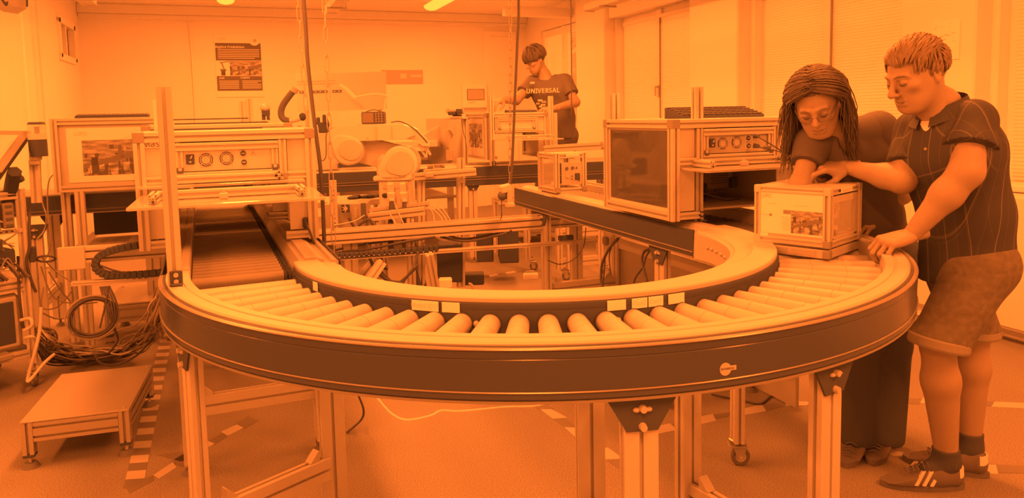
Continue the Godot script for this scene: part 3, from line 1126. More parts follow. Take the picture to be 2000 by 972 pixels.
func machines() -> void:
	var c := cabinet("front left control cabinet with two fans, straddling the dark roller run", V(-1.095, 0.905, -0.75), 0.665, 0.6, 0.45, 1)
	flap(c, 0.215, 0.3, 0.69, 0.63)
	bar(c, V(-0.2, 0.268, 0.32), V(0.17, 0.268, 0.32), 0.03, 0.03)
	var fe := bar(c, V(0.185, 0.268, 0.305), V(0.185, 0.268, 0.345), 0.03, 0.03)
	bar_end(fe, V(0.185, 0.268, 0.345), Vector3.BACK)
	plate(c, "flap_sheet", V(-0.02, 0.245, 0.33), V(0.6, 0.01, 0.07), M.flap)
	var lb := letters("Maschine", V(-0.232, 0.405, 0.292), Vector3.RIGHT, Vector3.BACK, 0.024)
	plate(c, "name_label", V(-0.235, 0.405, 0.288), V(0.13, 0.03, 0.003), M.paper, 0.001, "paper strip with lettering")
	inst("lettering", lb.mesh(), M.print, c)
	# plug with cable on the lower right panel
	var b := MB.new()
	b.box(V(0.282, 0.065, 0.29), V(0.024, 0.045, 0.012), 0.005)
	b.cyl(V(0.282, 0.065, 0.295), V(0.284, 0.06, 0.32), 0.009, 0.007, 12)
	var pl := part("plug", b, M.dark_matt, c, "black plug")
	b = MB.new()
	b.tube(curve([V(0.284, 0.06, 0.318), V(0.292, 0.04, 0.325), V(0.31, -0.02, 0.315), V(0.325, -0.07, 0.3)]), 0.0045)
	sub(pl, "cable", b, M.cord)
	cabinet("left control cabinet standing second, right behind the one with two fans", V(-1.13, 0.905, -1.42), 0.665, 0.6, 0.47, 0)
	cabinet("third control cabinet in the left row, only its rear top edge showing", V(-1.2, 0.905, -2.15), 0.665, 0.6, 0.475, 0)
	c = cabinet("right control cabinet with a big smoked window and two plugged-in cables", V(1.05, 0.912, -0.425), 0.7, 0.64, 0.445, 2)
	flap(c, 0.235, 0.3, 0.44, 0.6)
	# smoked window on its left side
	b = MB.new()
	var yl := 0.053; var yh := 0.395; var zl := -0.268; var zh := 0.265
	b.bx(-0.336, -0.33, 0.04, 0.405, -0.28, zl)
	b.bx(-0.336, -0.33, 0.04, 0.405, zh, 0.28)
	b.bx(-0.336, -0.33, 0.04, yl, zl, zh)
	b.bx(-0.336, -0.33, yh, 0.405, zl, zh)
	part("window_frame", b, M.panel, c, "pale sheet frame")
	plate(c, "smoked_pane", V(-0.3325, 0.224, 0), V(0.004, yh - yl, zh - zl), M.smoked, 0.0, "dark smoked pane")
	# computer parts behind the opening
	b = MB.new()
	b.box(V(-0.13, 0.155, -0.12), V(0.16, 0.11, 0.2), 0.003)
	b.box(V(0.1, 0.15, -0.12), V(0.25, 0.12, 0.2), 0.003)
	var pc := part("computer_unit", b, M.mid, c, "perforated metal computer unit")
	b = MB.new()
	for i in 9:
		for j in 6:
			b.cyl(V(-0.175 + i * 0.011 + (j % 2) * 0.005, 0.13 + j * 0.011, -0.021), V(-0.175 + i * 0.011 + (j % 2) * 0.005, 0.13 + j * 0.011, -0.0185), 0.0034, -1, 6)
			b.cyl(V(0.095 + i * 0.011 + (j % 2) * 0.005, 0.12 + j * 0.012, -0.021), V(0.095 + i * 0.011 + (j % 2) * 0.005, 0.12 + j * 0.012, -0.0185), 0.0036, -1, 6)
	var hh := sub(pc, "vent_hole", b, M.dark_matt)
	hh.set_meta("kind", "stuff")
	for pts in [[V(-0.2, 0.2, 0.02), V(-0.19, 0.1, 0.06), V(-0.13, 0.05, 0.08), V(-0.02, 0.04, 0.06), V(0.04, 0.07, 0.04)], [V(-0.17, 0.2, 0.03), V(-0.15, 0.13, 0.05), V(-0.08, 0.1, 0.06), V(0.0, 0.08, 0.06), V(0.1, 0.05, 0.08), V(0.2, 0.045, 0.06)], [V(0.02, 0.12, 0.0), V(0.03, 0.07, 0.04), V(0.0, 0.05, 0.06)]]:
		b = MB.new()
		b.tube(curve(pts), 0.006)
		sub(pc, "cable", b, M.cord)
	for q in [V(0.03, 0.1, 0.0), V(0.21, 0.12, 0.0)]:
		b = MB.new()
		b.box(q, V(0.035, 0.05, 0.03), 0.004)
		sub(pc, "connector", b, M.dark_matt)
	plate(c, "shelf", V(0, 0.035, 0.0), V(0.6, 0.01, 0.5), M.panel_dim)
	# plugs with cables running right
	var q1 := Vector3(1.105, 1.276, -0.080)
	var q2 := Vector3(1.105, 1.232, -0.080)
	var off := V(1.05, 0.912, -0.425)
	for s in [[q1, [Vector3(1.114, 1.272, -0.060), Vector3(1.145, 1.246, -0.030), Vector3(1.230, 1.200, -0.030)]], [q2, [Vector3(1.114, 1.228, -0.060), Vector3(1.160, 1.214, -0.030), Vector3(1.247, 1.194, 0.000)]]]:
		b = MB.new()
		b.cyl(s[0] - off, s[0] - off + V(0.02, -0.003, 0.02), 0.011, 0.008, 12)
		pl = part("plug", b, M.dark_matt, c, "black plug")
		b = MB.new()
		b.tube(curve([s[0] - off + V(0.015, -0.002, 0.015), s[1][0] - off, s[1][1] - off, s[1][2] - off]), 0.003)
		sub(pl, "cable", b, M.cord)
	b = MB.new()
	b.box(Vector3(1.140, 1.224, -0.030) - off, V(0.04, 0.016, 0.016), 0.004)
	part("inline_switch", b, M.dark_soft, c)
	tall_post("tall slot profile post on the outer rail beside the left cabinet", V(-1.262, 0.9, 0.205), 1.497)
	tall_post("tall slot profile post on the inner rail beside the right cabinet", V(0.868, 0.9, -0.165), 1.497)
	# posts that show their tops above the left cabinets
	for s in [[Vector3(-1.376, 1.491, -1.000), "short post top just left of the tall left post, farther back"], [Vector3(-1.004, 1.513, -2.350), "left one of two thin posts below the dark poster"], [Vector3(-0.961, 1.526, -2.350), "right one of two thin posts below the dark poster"], [Vector3(0.797, 1.492, -0.800), "slim post behind the far corner of the smoked-window cabinet"]]:
		b = MB.new()
		b.prof(V(s[0].x, 0.92, s[0].z), s[0], 0.04, 0.04, Vector3.BACK)
		solo("profile_post", b, M.alu, s[1], "post")
	# keyboards and flat strips on the cabinets
	keyboard("black keyboard lying on the right control cabinet", V(1.1, 1.357, -0.36), 0.46, 0.15, 0.03)
	keyboard("thin dark keyboard on top of the picture board cabinet", V(-1.78, 1.425, -2.75), 0.42, 0.1, 0.0)
	for s in [[V(-1.13, 1.3557, -0.75), 0.36, "thin dark groove strip on the front left cabinet"], [V(-1.12, 1.377, -1.5), 0.45, "thin dark strip on the second left cabinet"], [V(-1.2, 1.4, -2.1), 0.45, "thin dark strip on the rear left cabinet"]]:
		b = MB.new()
		b.box(s[0] + V(0, 0.004, 0), V(s[1], 0.007, 0.03), 0.001)
		solo("cover_strip", b, M.dark_matt, s[2], "strip")
	# picture board cabinet at the left
	var o := thing("display_cabinet", "cabinet with a large photo board at the far left", "cabinet", V(-1.79, 1.0, -2.75))
	for sx in [-2.07, -1.5]:
		for sz in [-2.99, -2.51]:
			bar(o, V(sx, 0.98, sz), V(sx, 1.425, sz), 0.04, 0.04, null, Vector3.BACK)
	for y in [1.0, 1.405]:
		for sz in [-2.99, -2.51]:
			bar(o, V(-2.05, y, sz), V(-1.52, y, sz))
		for sx in [-2.07, -1.5]:
			bar(o, V(sx, y, -2.97), V(sx, y, -2.53))
	plate(o, "front_panel", V(-1.785, 1.2, -2.515), V(0.53, 0.37, 0.006), M.panel, 0.001)
	plate(o, "side_panel", V(-2.07, 1.2, -2.75), V(0.006, 0.37, 0.44), M.panel, 0.001)
	plate(o, "top_panel", V(-1.785, 1.418, -2.75), V(0.54, 0.006, 0.45), M.panel, 0.001)
	var pb := plate(o, "photo_board", V(-1.765, 1.2, -2.509), V(0.49, 0.33, 0.006), M.paper, 0.001, "white board with a printed photo")
	b = MB.new()
	b.card(V(-1.93, 1.075, -2.505), V(0.37, 0, 0), V(0, 0.215, 0))
	sub(pb, "printed_photo", b, photo_mat(11), "printed photo of a workshop")
	sub(pb, "lettering", letters("LUPO", V(-1.935, 1.33, -2.505), Vector3.RIGHT, Vector3.BACK, 0.022), M.print_pale)
	# small unit on the far part of the right run
	o = thing("small_unit", "small control unit with clear side and round sockets on the far right run", "control unit", V(0.9, 0.9, -1.7))
	var x0 := 0.785; var x1 := 1.0; var z0 := -1.83; var z1 := -1.545; var y0 := 0.9; var y1 := 1.145
	for sx in [x0 + 0.015, x1 - 0.015]:
		for sz in [z0 + 0.015, z1 - 0.015]:
			bar(o, V(sx, y0, sz), V(sx, y1, sz), 0.03, 0.03, null, Vector3.BACK)
	for y in [y0 + 0.015, y1 - 0.015]:
		for sz in [z0 + 0.015, z1 - 0.015]:
			bar(o, V(x0 + 0.03, y, sz), V(x1 - 0.03, y, sz), 0.03, 0.03)
		for sx in [x0 + 0.015, x1 - 0.015]:
			bar(o, V(sx, y, z0 + 0.03), V(sx, y, z1 - 0.03), 0.03, 0.03)
	plate(o, "top_panel", V((x0 + x1) / 2, y1, (z0 + z1) / 2), V(x1 - x0, 0.004, z1 - z0), M.panel, 0.001)
	plate(o, "side_pane", V(x0 + 0.012, (y0 + y1) / 2, (z0 + z1) / 2), V(0.004, 0.19, 0.23), M.plexi, 0.0, "clear side pane")
	var cp := plate(o, "control_panel", V((x0 + x1) / 2 + 0.005, 1.02, z1 - 0.004), V(0.14, 0.14, 0.004), M.panel_dim, 0.001)
	for q in [[-0.035, 0.032, 0.0105], [0.005, 0.034, 0.0105], [0.032, 0.034, 0.006], [-0.03, -0.018, 0.011], [0.0, -0.016, 0.004], [0.0, -0.036, 0.004], [0.05, -0.045, 0.004]]:
		b = MB.new()
		var p := V((x0 + x1) / 2 + 0.005 + q[0], 1.02 + q[1], z1 - 0.002)
		b.cyl(p, p + V(0, 0, 0.005), q[2], -1, 14)
		var s := sub(cp, "socket", b, M.alu_bright if q[1] < 0 and q[2] > 0.01 else M.dark_soft)
	b = MB.new()
	b.box(V((x0 + x1) / 2 + 0.042, 1.0, z1), V(0.032, 0.04, 0.01), 0.002)
	sub(cp, "rocker_switch", b, M.dark_matt, "black rocker switch")
	for q in [V(x0 + 0.016, y0 + 0.02, z1), V(x1 - 0.016, y0 + 0.022, z1)]:
		plate(o, "corner_cap", q, V(0.032, 0.032, 0.012), M.cap, 0.002, "dull square corner cap")
	plate(o, "name_label", V((x0 + x1) / 2 + 0.01, y1 - 0.012, z1 + 0.001), V(0.09, 0.018, 0.003), M.paper, 0.001)
	inst("lettering", letters("Modul-ID 2", V((x0 + x1) / 2 + 0.01, y1 - 0.012, z1 + 0.003) - org, Vector3.RIGHT, Vector3.BACK, 0.011).mesh(), M.print_pale, o)
	b = MB.new()
	b.prof(Vector3(0.640, 1.188, -1.350), V(0.7, 1.225, -0.745), 0.03, 0.04)
	solo("guard_rail", b, M.alu, "level slot profile running from the smoked-window cabinet above the small unit", "rail")
	product_box()
	# guard strip with square holes along the far rail of the right run
	b = MB.new()
	b.bx(1.236, 1.246, 0.845, 0.915, -2.1, -0.12, 0.002)
	var g := thing("hole_strip", "strip with a row of square dark holes along the right run", "strip", V(1.24, 0.845, -1.1))
	part("strip", b, M.alu, g)
	for k in 24:
		b = MB.new()
		b.box(V(1.2355, 0.88, -2.06 + k * 0.08), V(0.002, 0.015, 0.022))
		part("square_hole", b, M.dark_matt, g)


func keyboard(label: String, c: Vector3, w: float, d: float, lift: float) -> void:
	var o := thing("keyboard", label, "keyboard", c)
	var b := MB.new()
	b.prism(P2([-d / 2, 0, d / 2, 0, d / 2, 0.014, -d / 2, 0.022 + lift]), c - V(w / 2, 0, 0), Vector3.BACK, Vector3.UP, V(w, 0, 0))
	var body := part("body", b, M.dark_matt, o)
	b = MB.new()
	for r in 5:
		for k in 15:
			var t := (r + 0.5) / 5.0
			b.box(c + V(-w / 2 + w * (k + 0.6) / 15.3, lerpf(0.022 + lift, 0.014, t) + 0.003, -d / 2 + d * t), V(w / 15.3 * 0.8, 0.007, d / 5 * 0.78), 0.002)
	var keys := part("keys", b, M.dark_soft, o)
	keys.set_meta("kind", "stuff")


# a printed picture: soft blocks of light and dark
func photo_mat(seed_: int) -> StandardMaterial3D:
	var im := Image.create(256, 160, false, Image.FORMAT_RGB8)
	var r := RandomNumberGenerator.new()
	r.seed = seed_
	var nz := FastNoiseLite.new()
	nz.seed = seed_
	nz.frequency = 0.02
	for y in 160:
		for x in 256:
			var a := nz.get_noise_2d(x * 0.6, y * 3.0) * 0.25 + 0.62
			if y > 60 and nz.get_noise_2d(x * 1.4 + 300, y * 0.3) > 0.12:
				a -= 0.3
			if y > 95:
				a += 0.12 * sin((x + y * 1.5) * 0.06)
			if absf(y - (120 - x * 0.28)) < 9 + x * 0.03:
				a = 0.5
			a = clampf(a, 0.4, 0.9)
			im.set_pixel(x, y, Color(a, a, a))
	for k in 10:
		var g := r.randf_range(0.32, 0.8)
		im.fill_rect(Rect2i(r.randi_range(0, 230), r.randi_range(20, 120), r.randi_range(6, 30), r.randi_range(8, 40)), Color(g, g, g))
	var m := StandardMaterial3D.new()
	m.albedo_texture = ImageTexture.create_from_image(im)
	m.roughness = 0.6
	return m


func product_box() -> void:
	# own axes: x along the long printed side towards the camera corner, z out of the printed side
	var L := 0.285
	var W := 0.29
	var a := deg_to_rad(66.0)
	var e1 := V(cos(a), 0, sin(a))
	var e2 := V(sin(a), 0, -cos(a))
	var corner := V(0.867, 0.855, 0.635)
	var at := corner - e1 * L / 2 + e2 * W / 2
	var o := local("demo_box", "cubic demonstration box with printed side panel, standing on the curved rollers", "box", at)
	o.basis = Basis(e1, Vector3.UP, -e2)
	var l := L / 2
	var w := W / 2
	var y0 := 0.045
	var y1 := 0.255
	var t := 0.026
	# base tray
	plate(o, "base_tray", V(0, 0.02, 0), V(L - 0.012, 0.032, W - 0.012), M.alu, 0.003)
	for q in [[-0.078, 0.09], [0.028, 0.09]]:
		plate(o, "base_label", V(q[0] + 0.02, 0.021, w - 0.0055), V(q[1], 0.02, 0.002), M.panel_dim, 0.0005)
	for sx in [-1, 1]:
		for sz in [-1, 1]:
			bar(o, V(sx * (l - t / 2), y0, sz * (w - t / 2)), V(sx * (l - t / 2), y1, sz * (w - t / 2)), t, t, M.alu, Vector3.BACK)
			for y in [0.02, y0 + 0.012, y1 - 0.012]:
				plate(o, "corner_cap", V(sx * (l - t / 2 + 0.001), y, sz * (w - t / 2 + 0.001)), V(t, 0.028, t), M.cap if sz < 0 or y < 0.1 and sx > 0 else M.alu, 0.002)
	for y in [y0 + 0.012, y1 - 0.012]:
		for s in [-1, 1]:
			bar(o, V(-l + t, y, s * (w - t / 2)), V(l - t, y, s * (w - t / 2)), t, 0.024)
			bar(o, V(s * (l - t / 2), y, -w + t), V(s * (l - t / 2), y, w - t), t, 0.024)
	plate(o, "lid", V(0, y1 - 0.004, 0), V(L - 0.03, 0.006, W - 0.03), M.panel, 0.001)
	# printed long side
	var pn := plate(o, "printed_panel", V(0, (y0 + y1) / 2, w - 0.006), V(L - 0.036, y1 - y0 - 0.03, 0.006), M.paper, 0.001, "white printed panel")
	var b := MB.new()
	b.card(V(0.0, y0 + 0.042, w - 0.0027), V(0.122, 0, 0), V(0, 0.083, 0))
	sub(pn, "printed_photo", b, photo_mat(23), "printed photo of a rack and a technician")
	sub(pn, "lettering", letters("LUPO", V(-0.098, y1 - 0.037, w - 0.002), Vector3.RIGHT, Vector3.BACK, 0.014), M.print_pale)
	b = MB.new()
	b.box(V(-0.015, y0 + 0.118, w - 0.0025), V(0.028, 0.014, 0.001))
	b.box(V(-0.078, y0 + 0.103, w - 0.0025), V(0.009, 0.009, 0.001))
	sub(pn, "picture_tag", b, M.mid)
	b = MB.new()
	for k in 9:
		b.box(V(-0.02 + (k % 3) * 0.004, y0 + 0.1 - k * 0.006, w - 0.0025), V(0.036, 0.0012, 0.001))
	b.box(V(0.04, y0 + 0.145, w - 0.0025), V(0.055, 0.0012, 0.001))
	b.box(V(-0.07, y0 + 0.145, w - 0.0025), V(0.03, 0.0012, 0.001))
	b.box(V(-0.1, y0 + 0.103, w - 0.0025), V(0.03, 0.0012, 0.001))
	var tl := sub(pn, "text_lines", b, M.print_pale)
	tl.set_meta("kind", "stuff")
	b = MB.new()
	b.box(V(0, y0 + 0.028, w - 0.0025), V(L - 0.04, 0.014, 0.001))
	sub(pn, "footer_band", b, M.panel_dim)
	b = MB.new()
	b.box(V(-0.104, y0 + 0.028, w - 0.0015), V(0.034, 0.011, 0.001))
	sub(pn, "footer_label", b, M.paper)
	# window side facing the camera's right: pane with parts behind
	plate(o, "name_label", V(l + 0.001, y1 - 0.013, 0.005), V(0.002, 0.019, 0.1), M.paper, 0.0005)
	inst("lettering", letters("Modul-ID 1", V(l + 0.0025, y1 - 0.013, 0.005), V(0, 0, -1), Vector3.RIGHT, 0.012).mesh(), M.print_pale, o)
	b = MB.new()
	b.bx(l - 0.012, l - 0.006, y0 + 0.03, y1 - 0.03, -w + 0.03, -w + 0.055)
	b.bx(l - 0.012, l - 0.006, y0 + 0.03, y1 - 0.03, w - 0.05, w - 0.03)
	b.bx(l - 0.012, l - 0.006, y1 - 0.055, y1 - 0.03, -w + 0.055, w - 0.05)
	b.bx(l - 0.012, l - 0.006, y0 + 0.025, y0 + 0.035, -w + 0.055, w - 0.05)
	part("window_frame", b, M.alu, o)
	plate(o, "window_pane", V(l - 0.01, (y0 + y1) / 2 - 0.01, 0), V(0.003, 0.13, W - 0.1), M.glass, 0.0, "clear pane")
	plate(o, "inner_board", V(l - 0.07, (y0 + y1) / 2, 0), V(0.004, 0.16, W - 0.08), M.panel_dim, 0.0)
	for q in [[0.03, 0.06, 0.011], [-0.005, 0.065, 0.011], [-0.045, 0.07, 0.008]]:
		b = MB.new()
		b.cyl(V(l - 0.068, y0 + 0.05 + q[1], q[0]), V(l - 0.045, y0 + 0.05 + q[1], q[0]), q[2], -1, 14)
		part("gauge", b, M.dark_matt if q[2] > 0.01 else M.alu_bright, o)
	b = MB.new()
	b.box(V(l - 0.05, y0 + 0.06, -0.045), V(0.035, 0.045, 0.045), 0.004)
	part("relay_block", b, M.dark_matt, o)
	b = MB.new()
	b.tube(curve([V(l - 0.06, y0 + 0.06, 0.07), V(l - 0.04, y0 + 0.055, 0.03), V(l - 0.04, y0 + 0.05, 0.0), V(l - 0.05, y0 + 0.055, -0.03)]), 0.008)
	part("hose", b, M.alu_bright, o)


func cable(called: String, pts: Array, r: float, m: Material, label: String, category := "cable", group := "") -> MeshInstance3D:
	var b := MB.new()
	b.tube(curve(pts, 7), r, 6)
	return solo(called, b, m, label, category, group)


func strand(o: Node3D, pts: Array, r: float, m: Material, called := "cable") -> void:
	var b := MB.new()
	b.tube(curve(pts, 6), r, 6)
	part(called, b, m, o)


# long-link steel chain hanging between two points
func chain(label: String, a: Vector3, e: Vector3, pitch: float) -> void:
	var o := thing("hanging_chain", label, "chain", a, "steel chains hanging from the ceiling")
	var n := int((e - a).length() / pitch)
	var d := (e - a) / n
	var f := MB.frame(d, Vector3.BACK)
	for k in n:
		var pts := []
		var side := f.x if k % 2 == 0 else f.y
		var h := d.length() * 0.5 + 0.006
		var c := a + d * (k + 0.5)
		for i in 13:
			var t := TAU * i / 12.0
			var w := 0.009
			pts.append(c + side * cos(t) * w + f.z * (clampf(sin(t) * 1.6, -1.0, 1.0) * (h - w * 0.5) + sin(t) * w * 0.5))
		var b := MB.new()
		b.tube(pts, 0.0022, 5, false)
		part("link", b, M.alu_dull, o)


func middle() -> void:
	# linear axis running under both straight runs
	var o := thing("gantry_axis", "long aluminium linear axis crossing behind the conveyor bend, motor plate at its left end", "linear axis", V(-0.4, 0, -1.7))
	var b := MB.new()
	b.prof(V(-1.85, 0.714, -1.72), V(1.16, 0.7, -1.72), 0.08, 0.08, Vector3.UP, 1, 2)
	part("beam", b, M.alu, o)
	b = MB.new()
	b.bx(-1.85, 1.16, 0.752, 0.758, -1.7, -1.69)
	b.bx(-1.85, 1.16, 0.748, 0.754, -1.745, -1.74)
	part("guide_rail", b, M.alu_bright, o)
	b = MB.new()
	b.box(Vector3(-1.877, 0.705, -1.680), V(0.125, 0.12, 0.02), 0.004)
	b.box(Vector3(-1.890, 0.694, -1.750), V(0.1, 0.1, 0.1), 0.004)
	part("motor_plate", b, M.alu, o)
	b = MB.new()
	b.prof(Vector3(-1.875, 0.584, -1.620), V(-1.33, 0.575, -1.62), 0.05, 0.02)
	part("chain_tray", b, M.alu, o)
	b = MB.new()
	b.prof(V(-0.62, 0.6, -1.62), V(1.1, 0.57, -1.62), 0.05, 0.02)
	part("chain_tray", b, M.alu, o)
	for x in [-1.15, -0.45, 1.02]:
		b = MB.new()
		b.prof(V(x, 0.05, -1.76), V(x, 0.672, -1.76), 0.08, 0.04, Vector3.BACK)
		part("leg", b, M.alu, o)
		b = MB.new()
		b.cyl(V(x, 0, -1.76), V(x, 0.05, -1.76), 0.03, 0.012)
		part("levelling_foot", b, M.rubber, o)
	# energy chains: link boxes along a path
	for path in [[Vector3(-1.425, 0.774, -1.620), Vector3(-1.560, 0.758, -1.620), Vector3(-1.668, 0.743, -1.620), Vector3(-1.732, 0.722, -1.620), Vector3(-1.760, 0.689, -1.620), Vector3(-1.760, 0.655, -1.620), Vector3(-1.722, 0.619, -1.620), Vector3(-1.653, 0.605, -1.620), Vector3(-1.545, 0.600, -1.620), Vector3(-1.427, 0.602, -1.620)], [Vector3(-0.614, 0.614, -1.620), Vector3(-0.427, 0.606, -1.620), Vector3(-0.189, 0.607, -1.620), Vector3(0.059, 0.608, -1.620)]]:
		var pts := curve(path, 8)
		var even := [pts[0]]
		var last: Vector3 = pts[0]
		for p in pts:
			if (p - last).length() > 0.02:
				even.append(p)
				last = p
		var ec := MB.new()
		for i in even.size() - 1:
			var f := MB.frame(even[i + 1] - even[i], Vector3.BACK)
			ec.box((even[i] + even[i + 1]) * 0.5, V(0.036, 0.05, (even[i + 1] - even[i]).length() * 0.94), 0.003, f)
			ec.box((even[i] + even[i + 1]) * 0.5, V(0.03, 0.044, (even[i + 1] - even[i]).length() * 1.3), 0.003, f)
		part("energy_chain", ec, M.dark_matt, o, "black energy chain")
	strand(o, [Vector3(-1.737, 0.670, -1.600), Vector3(-1.683, 0.641, -1.600), Vector3(-1.614, 0.615, -1.600)], 0.005, M.cord)
	strand(o, [Vector3(-1.741, 0.652, -1.600), Vector3(-1.672, 0.626, -1.600), Vector3(-1.614, 0.613, -1.600)], 0.004, M.cord)
	robot()
	# bench board with gloves behind the robot
	o = thing("work_board", "narrow bench board carrying dark gloves, left of the robot base", "bench", V(-0.33, 0, -2.55))
	b = MB.new()
	b.bx(-0.62, -0.1, 0.8, 0.84, -2.75, -2.4, 0.003)
	part("board", b, M.panel_dim, o)
	for q in [[-0.6, -2.72], [-0.12, -2.72], [-0.6, -2.43], [-0.12, -2.43]]:
		b = MB.new()
		b.prof(V(q[0], 0.0, q[1]), V(q[0], 0.8, q[1]), 0.03, 0.03, Vector3.BACK)
		part("leg", b, M.alu, o)
	b = MB.new()
	for k in 7:
		var c := V(-0.32 + k * 0.03, 0.85 + 0.008 * sin(k * 2.1), -2.5 + 0.03 * cos(k * 1.7))
		b.ball(c, V(0.04, 0.014, 0.03), 10, 6, Basis(Vector3.UP, k))
	solo("work_glove", b, M.dark_matt, "crumpled dark gloves lying on the bench board beside the robot base", "gloves")
	# computer case under the left run
	o = thing("computer_case", "opened grey computer case with a square fan, below the bench board", "computer", Vector3(-0.420, 0.700, -2.043))
	b = MB.new()
	b.box(Vector3(-0.408, 0.779, -2.100), V(0.26, 0.17, 0.2), 0.003, Basis(Vector3.UP, -0.3))
	part("case", b, M.panel_dim, o)
	var fc: Vector3 = Vector3(-0.442, 0.840, -1.958)
	b = MB.new()
	b.box(fc, V(0.05, 0.05, 0.01), 0.002, Basis(Vector3.UP, -0.3))
	var fb := part("fan_frame", b, M.dark_matt, o, "square black fan")
	b = MB.new()
	b.cyl(fc + V(0, 0, 0.004), fc + V(-0.002, 0, 0.009), 0.012, -1, 14)
	for k in 7:
		b.box(fc + V(cos(k * 0.9) * 0.016, sin(k * 0.9) * 0.016, 0.006), V(0.014, 0.006, 0.002), 0.0, Basis(Vector3.BACK, k * 0.9))
	sub(fb, "fan_rotor", b, M.alu)
	b = MB.new()
	b.box(Vector3(-0.385, 0.813, -1.934), V(0.02, 0.06, 0.012), 0.001, Basis(Vector3.UP, -0.3))
	part("card_slot", b, M.alu_bright, o)
	b = MB.new()
	b.box(Vector3(-0.343, 0.824, -1.898), V(0.03, 0.1, 0.02), 0.002, Basis(Vector3.UP, -0.3))
	part("board_gap", b, M.dark_soft, o)
	o = thing("stand_bracket", "perforated upright strip beside the computer case", "bracket", Vector3(-0.531, 0.691, -1.870))
	b = MB.new()
	b.box(Vector3(-0.523, 0.844, -1.881), V(0.045, 0.36, 0.01), 0.002, Basis(Vector3.UP, -0.3))
	part("strip", b, M.alu, o)
	for k in 9:
		b = MB.new()
		var q: Vector3 = Vector3(-0.518, 0.962, -1.880) + V(0, -0.028 * k, 0)
		b.cyl(q, q + V(-0.002, 0, 0.006), 0.004, -1, 8)
		part("hole", b, M.dark_matt, o)
	# chains, hose and cord from the ceiling
	chain("steel chain hanging left of the thick dark hose", V(-0.8, 2.9, -0.8), Vector3(-0.763, 1.368, -0.735), 0.062)
	chain("steel chain hanging right of the thick dark hose, hooked at the bend", V(-0.66, 2.9, -0.76), Vector3(-0.689, 0.665, -0.587), 0.062)
	cable("hanging_hose", [V(-0.79, 2.9, -0.8), Vector3(-0.755, 1.906, -0.730), Vector3(-0.752, 1.641, -0.703), Vector3(-0.738, 1.375, -0.673), Vector3(-0.724, 1.175, -0.648), Vector3(-0.723, 0.976, -0.629), Vector3(-0.726, 0.803, -0.613)], 0.0095, M.cord, "thick dark hose hanging from the ceiling between two chains", "hose")
	cable("hanging_cable", [V(0.62, 2.9, -1.7), Vector3(0.617, 2.092, -1.681), Vector3(0.594, 1.810, -1.663), Vector3(0.568, 1.529, -1.646), Vector3(0.540, 1.216, -1.626), Vector3(0.517, 0.997, -1.614), Vector3(0.496, 0.929, -1.615)], 0.0085, M.cord, "dark cord hanging from the ceiling in front of the third person", "cord")
	var ch := []
	for p in [Vector3(0.606, 2.100, -1.740), Vector3(0.585, 1.815, -1.720), Vector3(0.562, 1.467, -1.696), Vector3(0.538, 1.183, -1.677), Vector3(0.519, 0.923, -1.660)]:
		ch.append(p)
	chain("thin pale chain hanging beside the dark cord", V(0.6, 2.9, -1.72), Vector3(0.525, 0.930, -1.658), 0.05)
	cable("hanging_cable", [V(Vector3(2.125, 2.304, -4.139).x, 2.9, Vector3(2.125, 2.304, -4.139).z), Vector3(2.125, 2.304, -4.139), Vector3(2.107, 1.851, -4.102), Vector3(2.082, 1.372, -4.066)], 0.006, M.cord, "thin dark cord hanging behind the third person's shoulder", "cord")
	o = thing("pendant_box", "pale connector box hanging from the dark cord at the end of the right run", "connector", Vector3(0.470, 0.826, -1.615))
	b = MB.new()
	b.box(Vector3(0.482, 0.941, -1.622), V(0.07, 0.05, 0.06), 0.008, Basis(Vector3.BACK, 0.2))
	b.box(Vector3(0.503, 0.897, -1.610), V(0.035, 0.1, 0.04), 0.006)
	b.box(Vector3(0.503, 0.841, -1.604), V(0.05, 0.03, 0.05), 0.006)
	part("housing", b, M.robot_shade, o)
	b = MB.new()
	b.ball(Vector3(0.462, 0.898, -1.625), V(0.03, 0.03, 0.03), 12, 8)
	part("knob", b, M.dark_soft, o)
	cable("hanging_cable", [Vector3(0.457, 0.867, -1.624), Vector3(0.452, 0.826, -1.622), Vector3(0.453, 0.779, -1.617), Vector3(0.476, 0.740, -1.712)], 0.003, M.cord, "thin dark cord dropping from the pale connector box", "cord")
	# stand of profiles right of the robot
	o = thing("profile_stand", "open stand of slot profiles with a level beam, right of the robot base", "stand", V(0.12, 0, -1.95))
	for q in [[Vector3(-0.001, 1.013, -1.970), Vector3(0.365, 1.037, -1.835)], [Vector3(0.046, 0.985, -2.004), Vector3(0.011, 0.306, -1.952)], [Vector3(0.307, 1.121, -1.972), Vector3(0.265, 0.289, -1.909)], [Vector3(0.139, 1.008, -2.293), Vector3(0.456, 1.025, -2.175)]]:
		bar(o, q[0], q[1], 0.045, 0.045, null, Vector3.BACK)
	b = MB.new()
	b.box(Vector3(0.072, 1.028, -1.891), V(0.05, 0.03, 0.05), 0.004)
	part("joint_block", b, M.alu_bright, o)
	b = MB.new()
	b.box(Vector3(0.292, 0.981, -1.890), V(0.03, 0.03, 0.02), 0.003)
	part("joint_block", b, M.alu_bright, o)
	b = MB.new()
	b.cyl(Vector3(0.218, 1.067, -2.054), Vector3(0.200, 1.067, -2.061), 0.012)
	b.cyl(Vector3(0.115, 1.063, -2.092), Vector3(0.149, 1.065, -2.080), 0.012)
	b.box(Vector3(0.178, 1.068, -2.069), V(0.05, 0.02, 0.02), 0.004)
	part("sensor", b, M.cap, o)
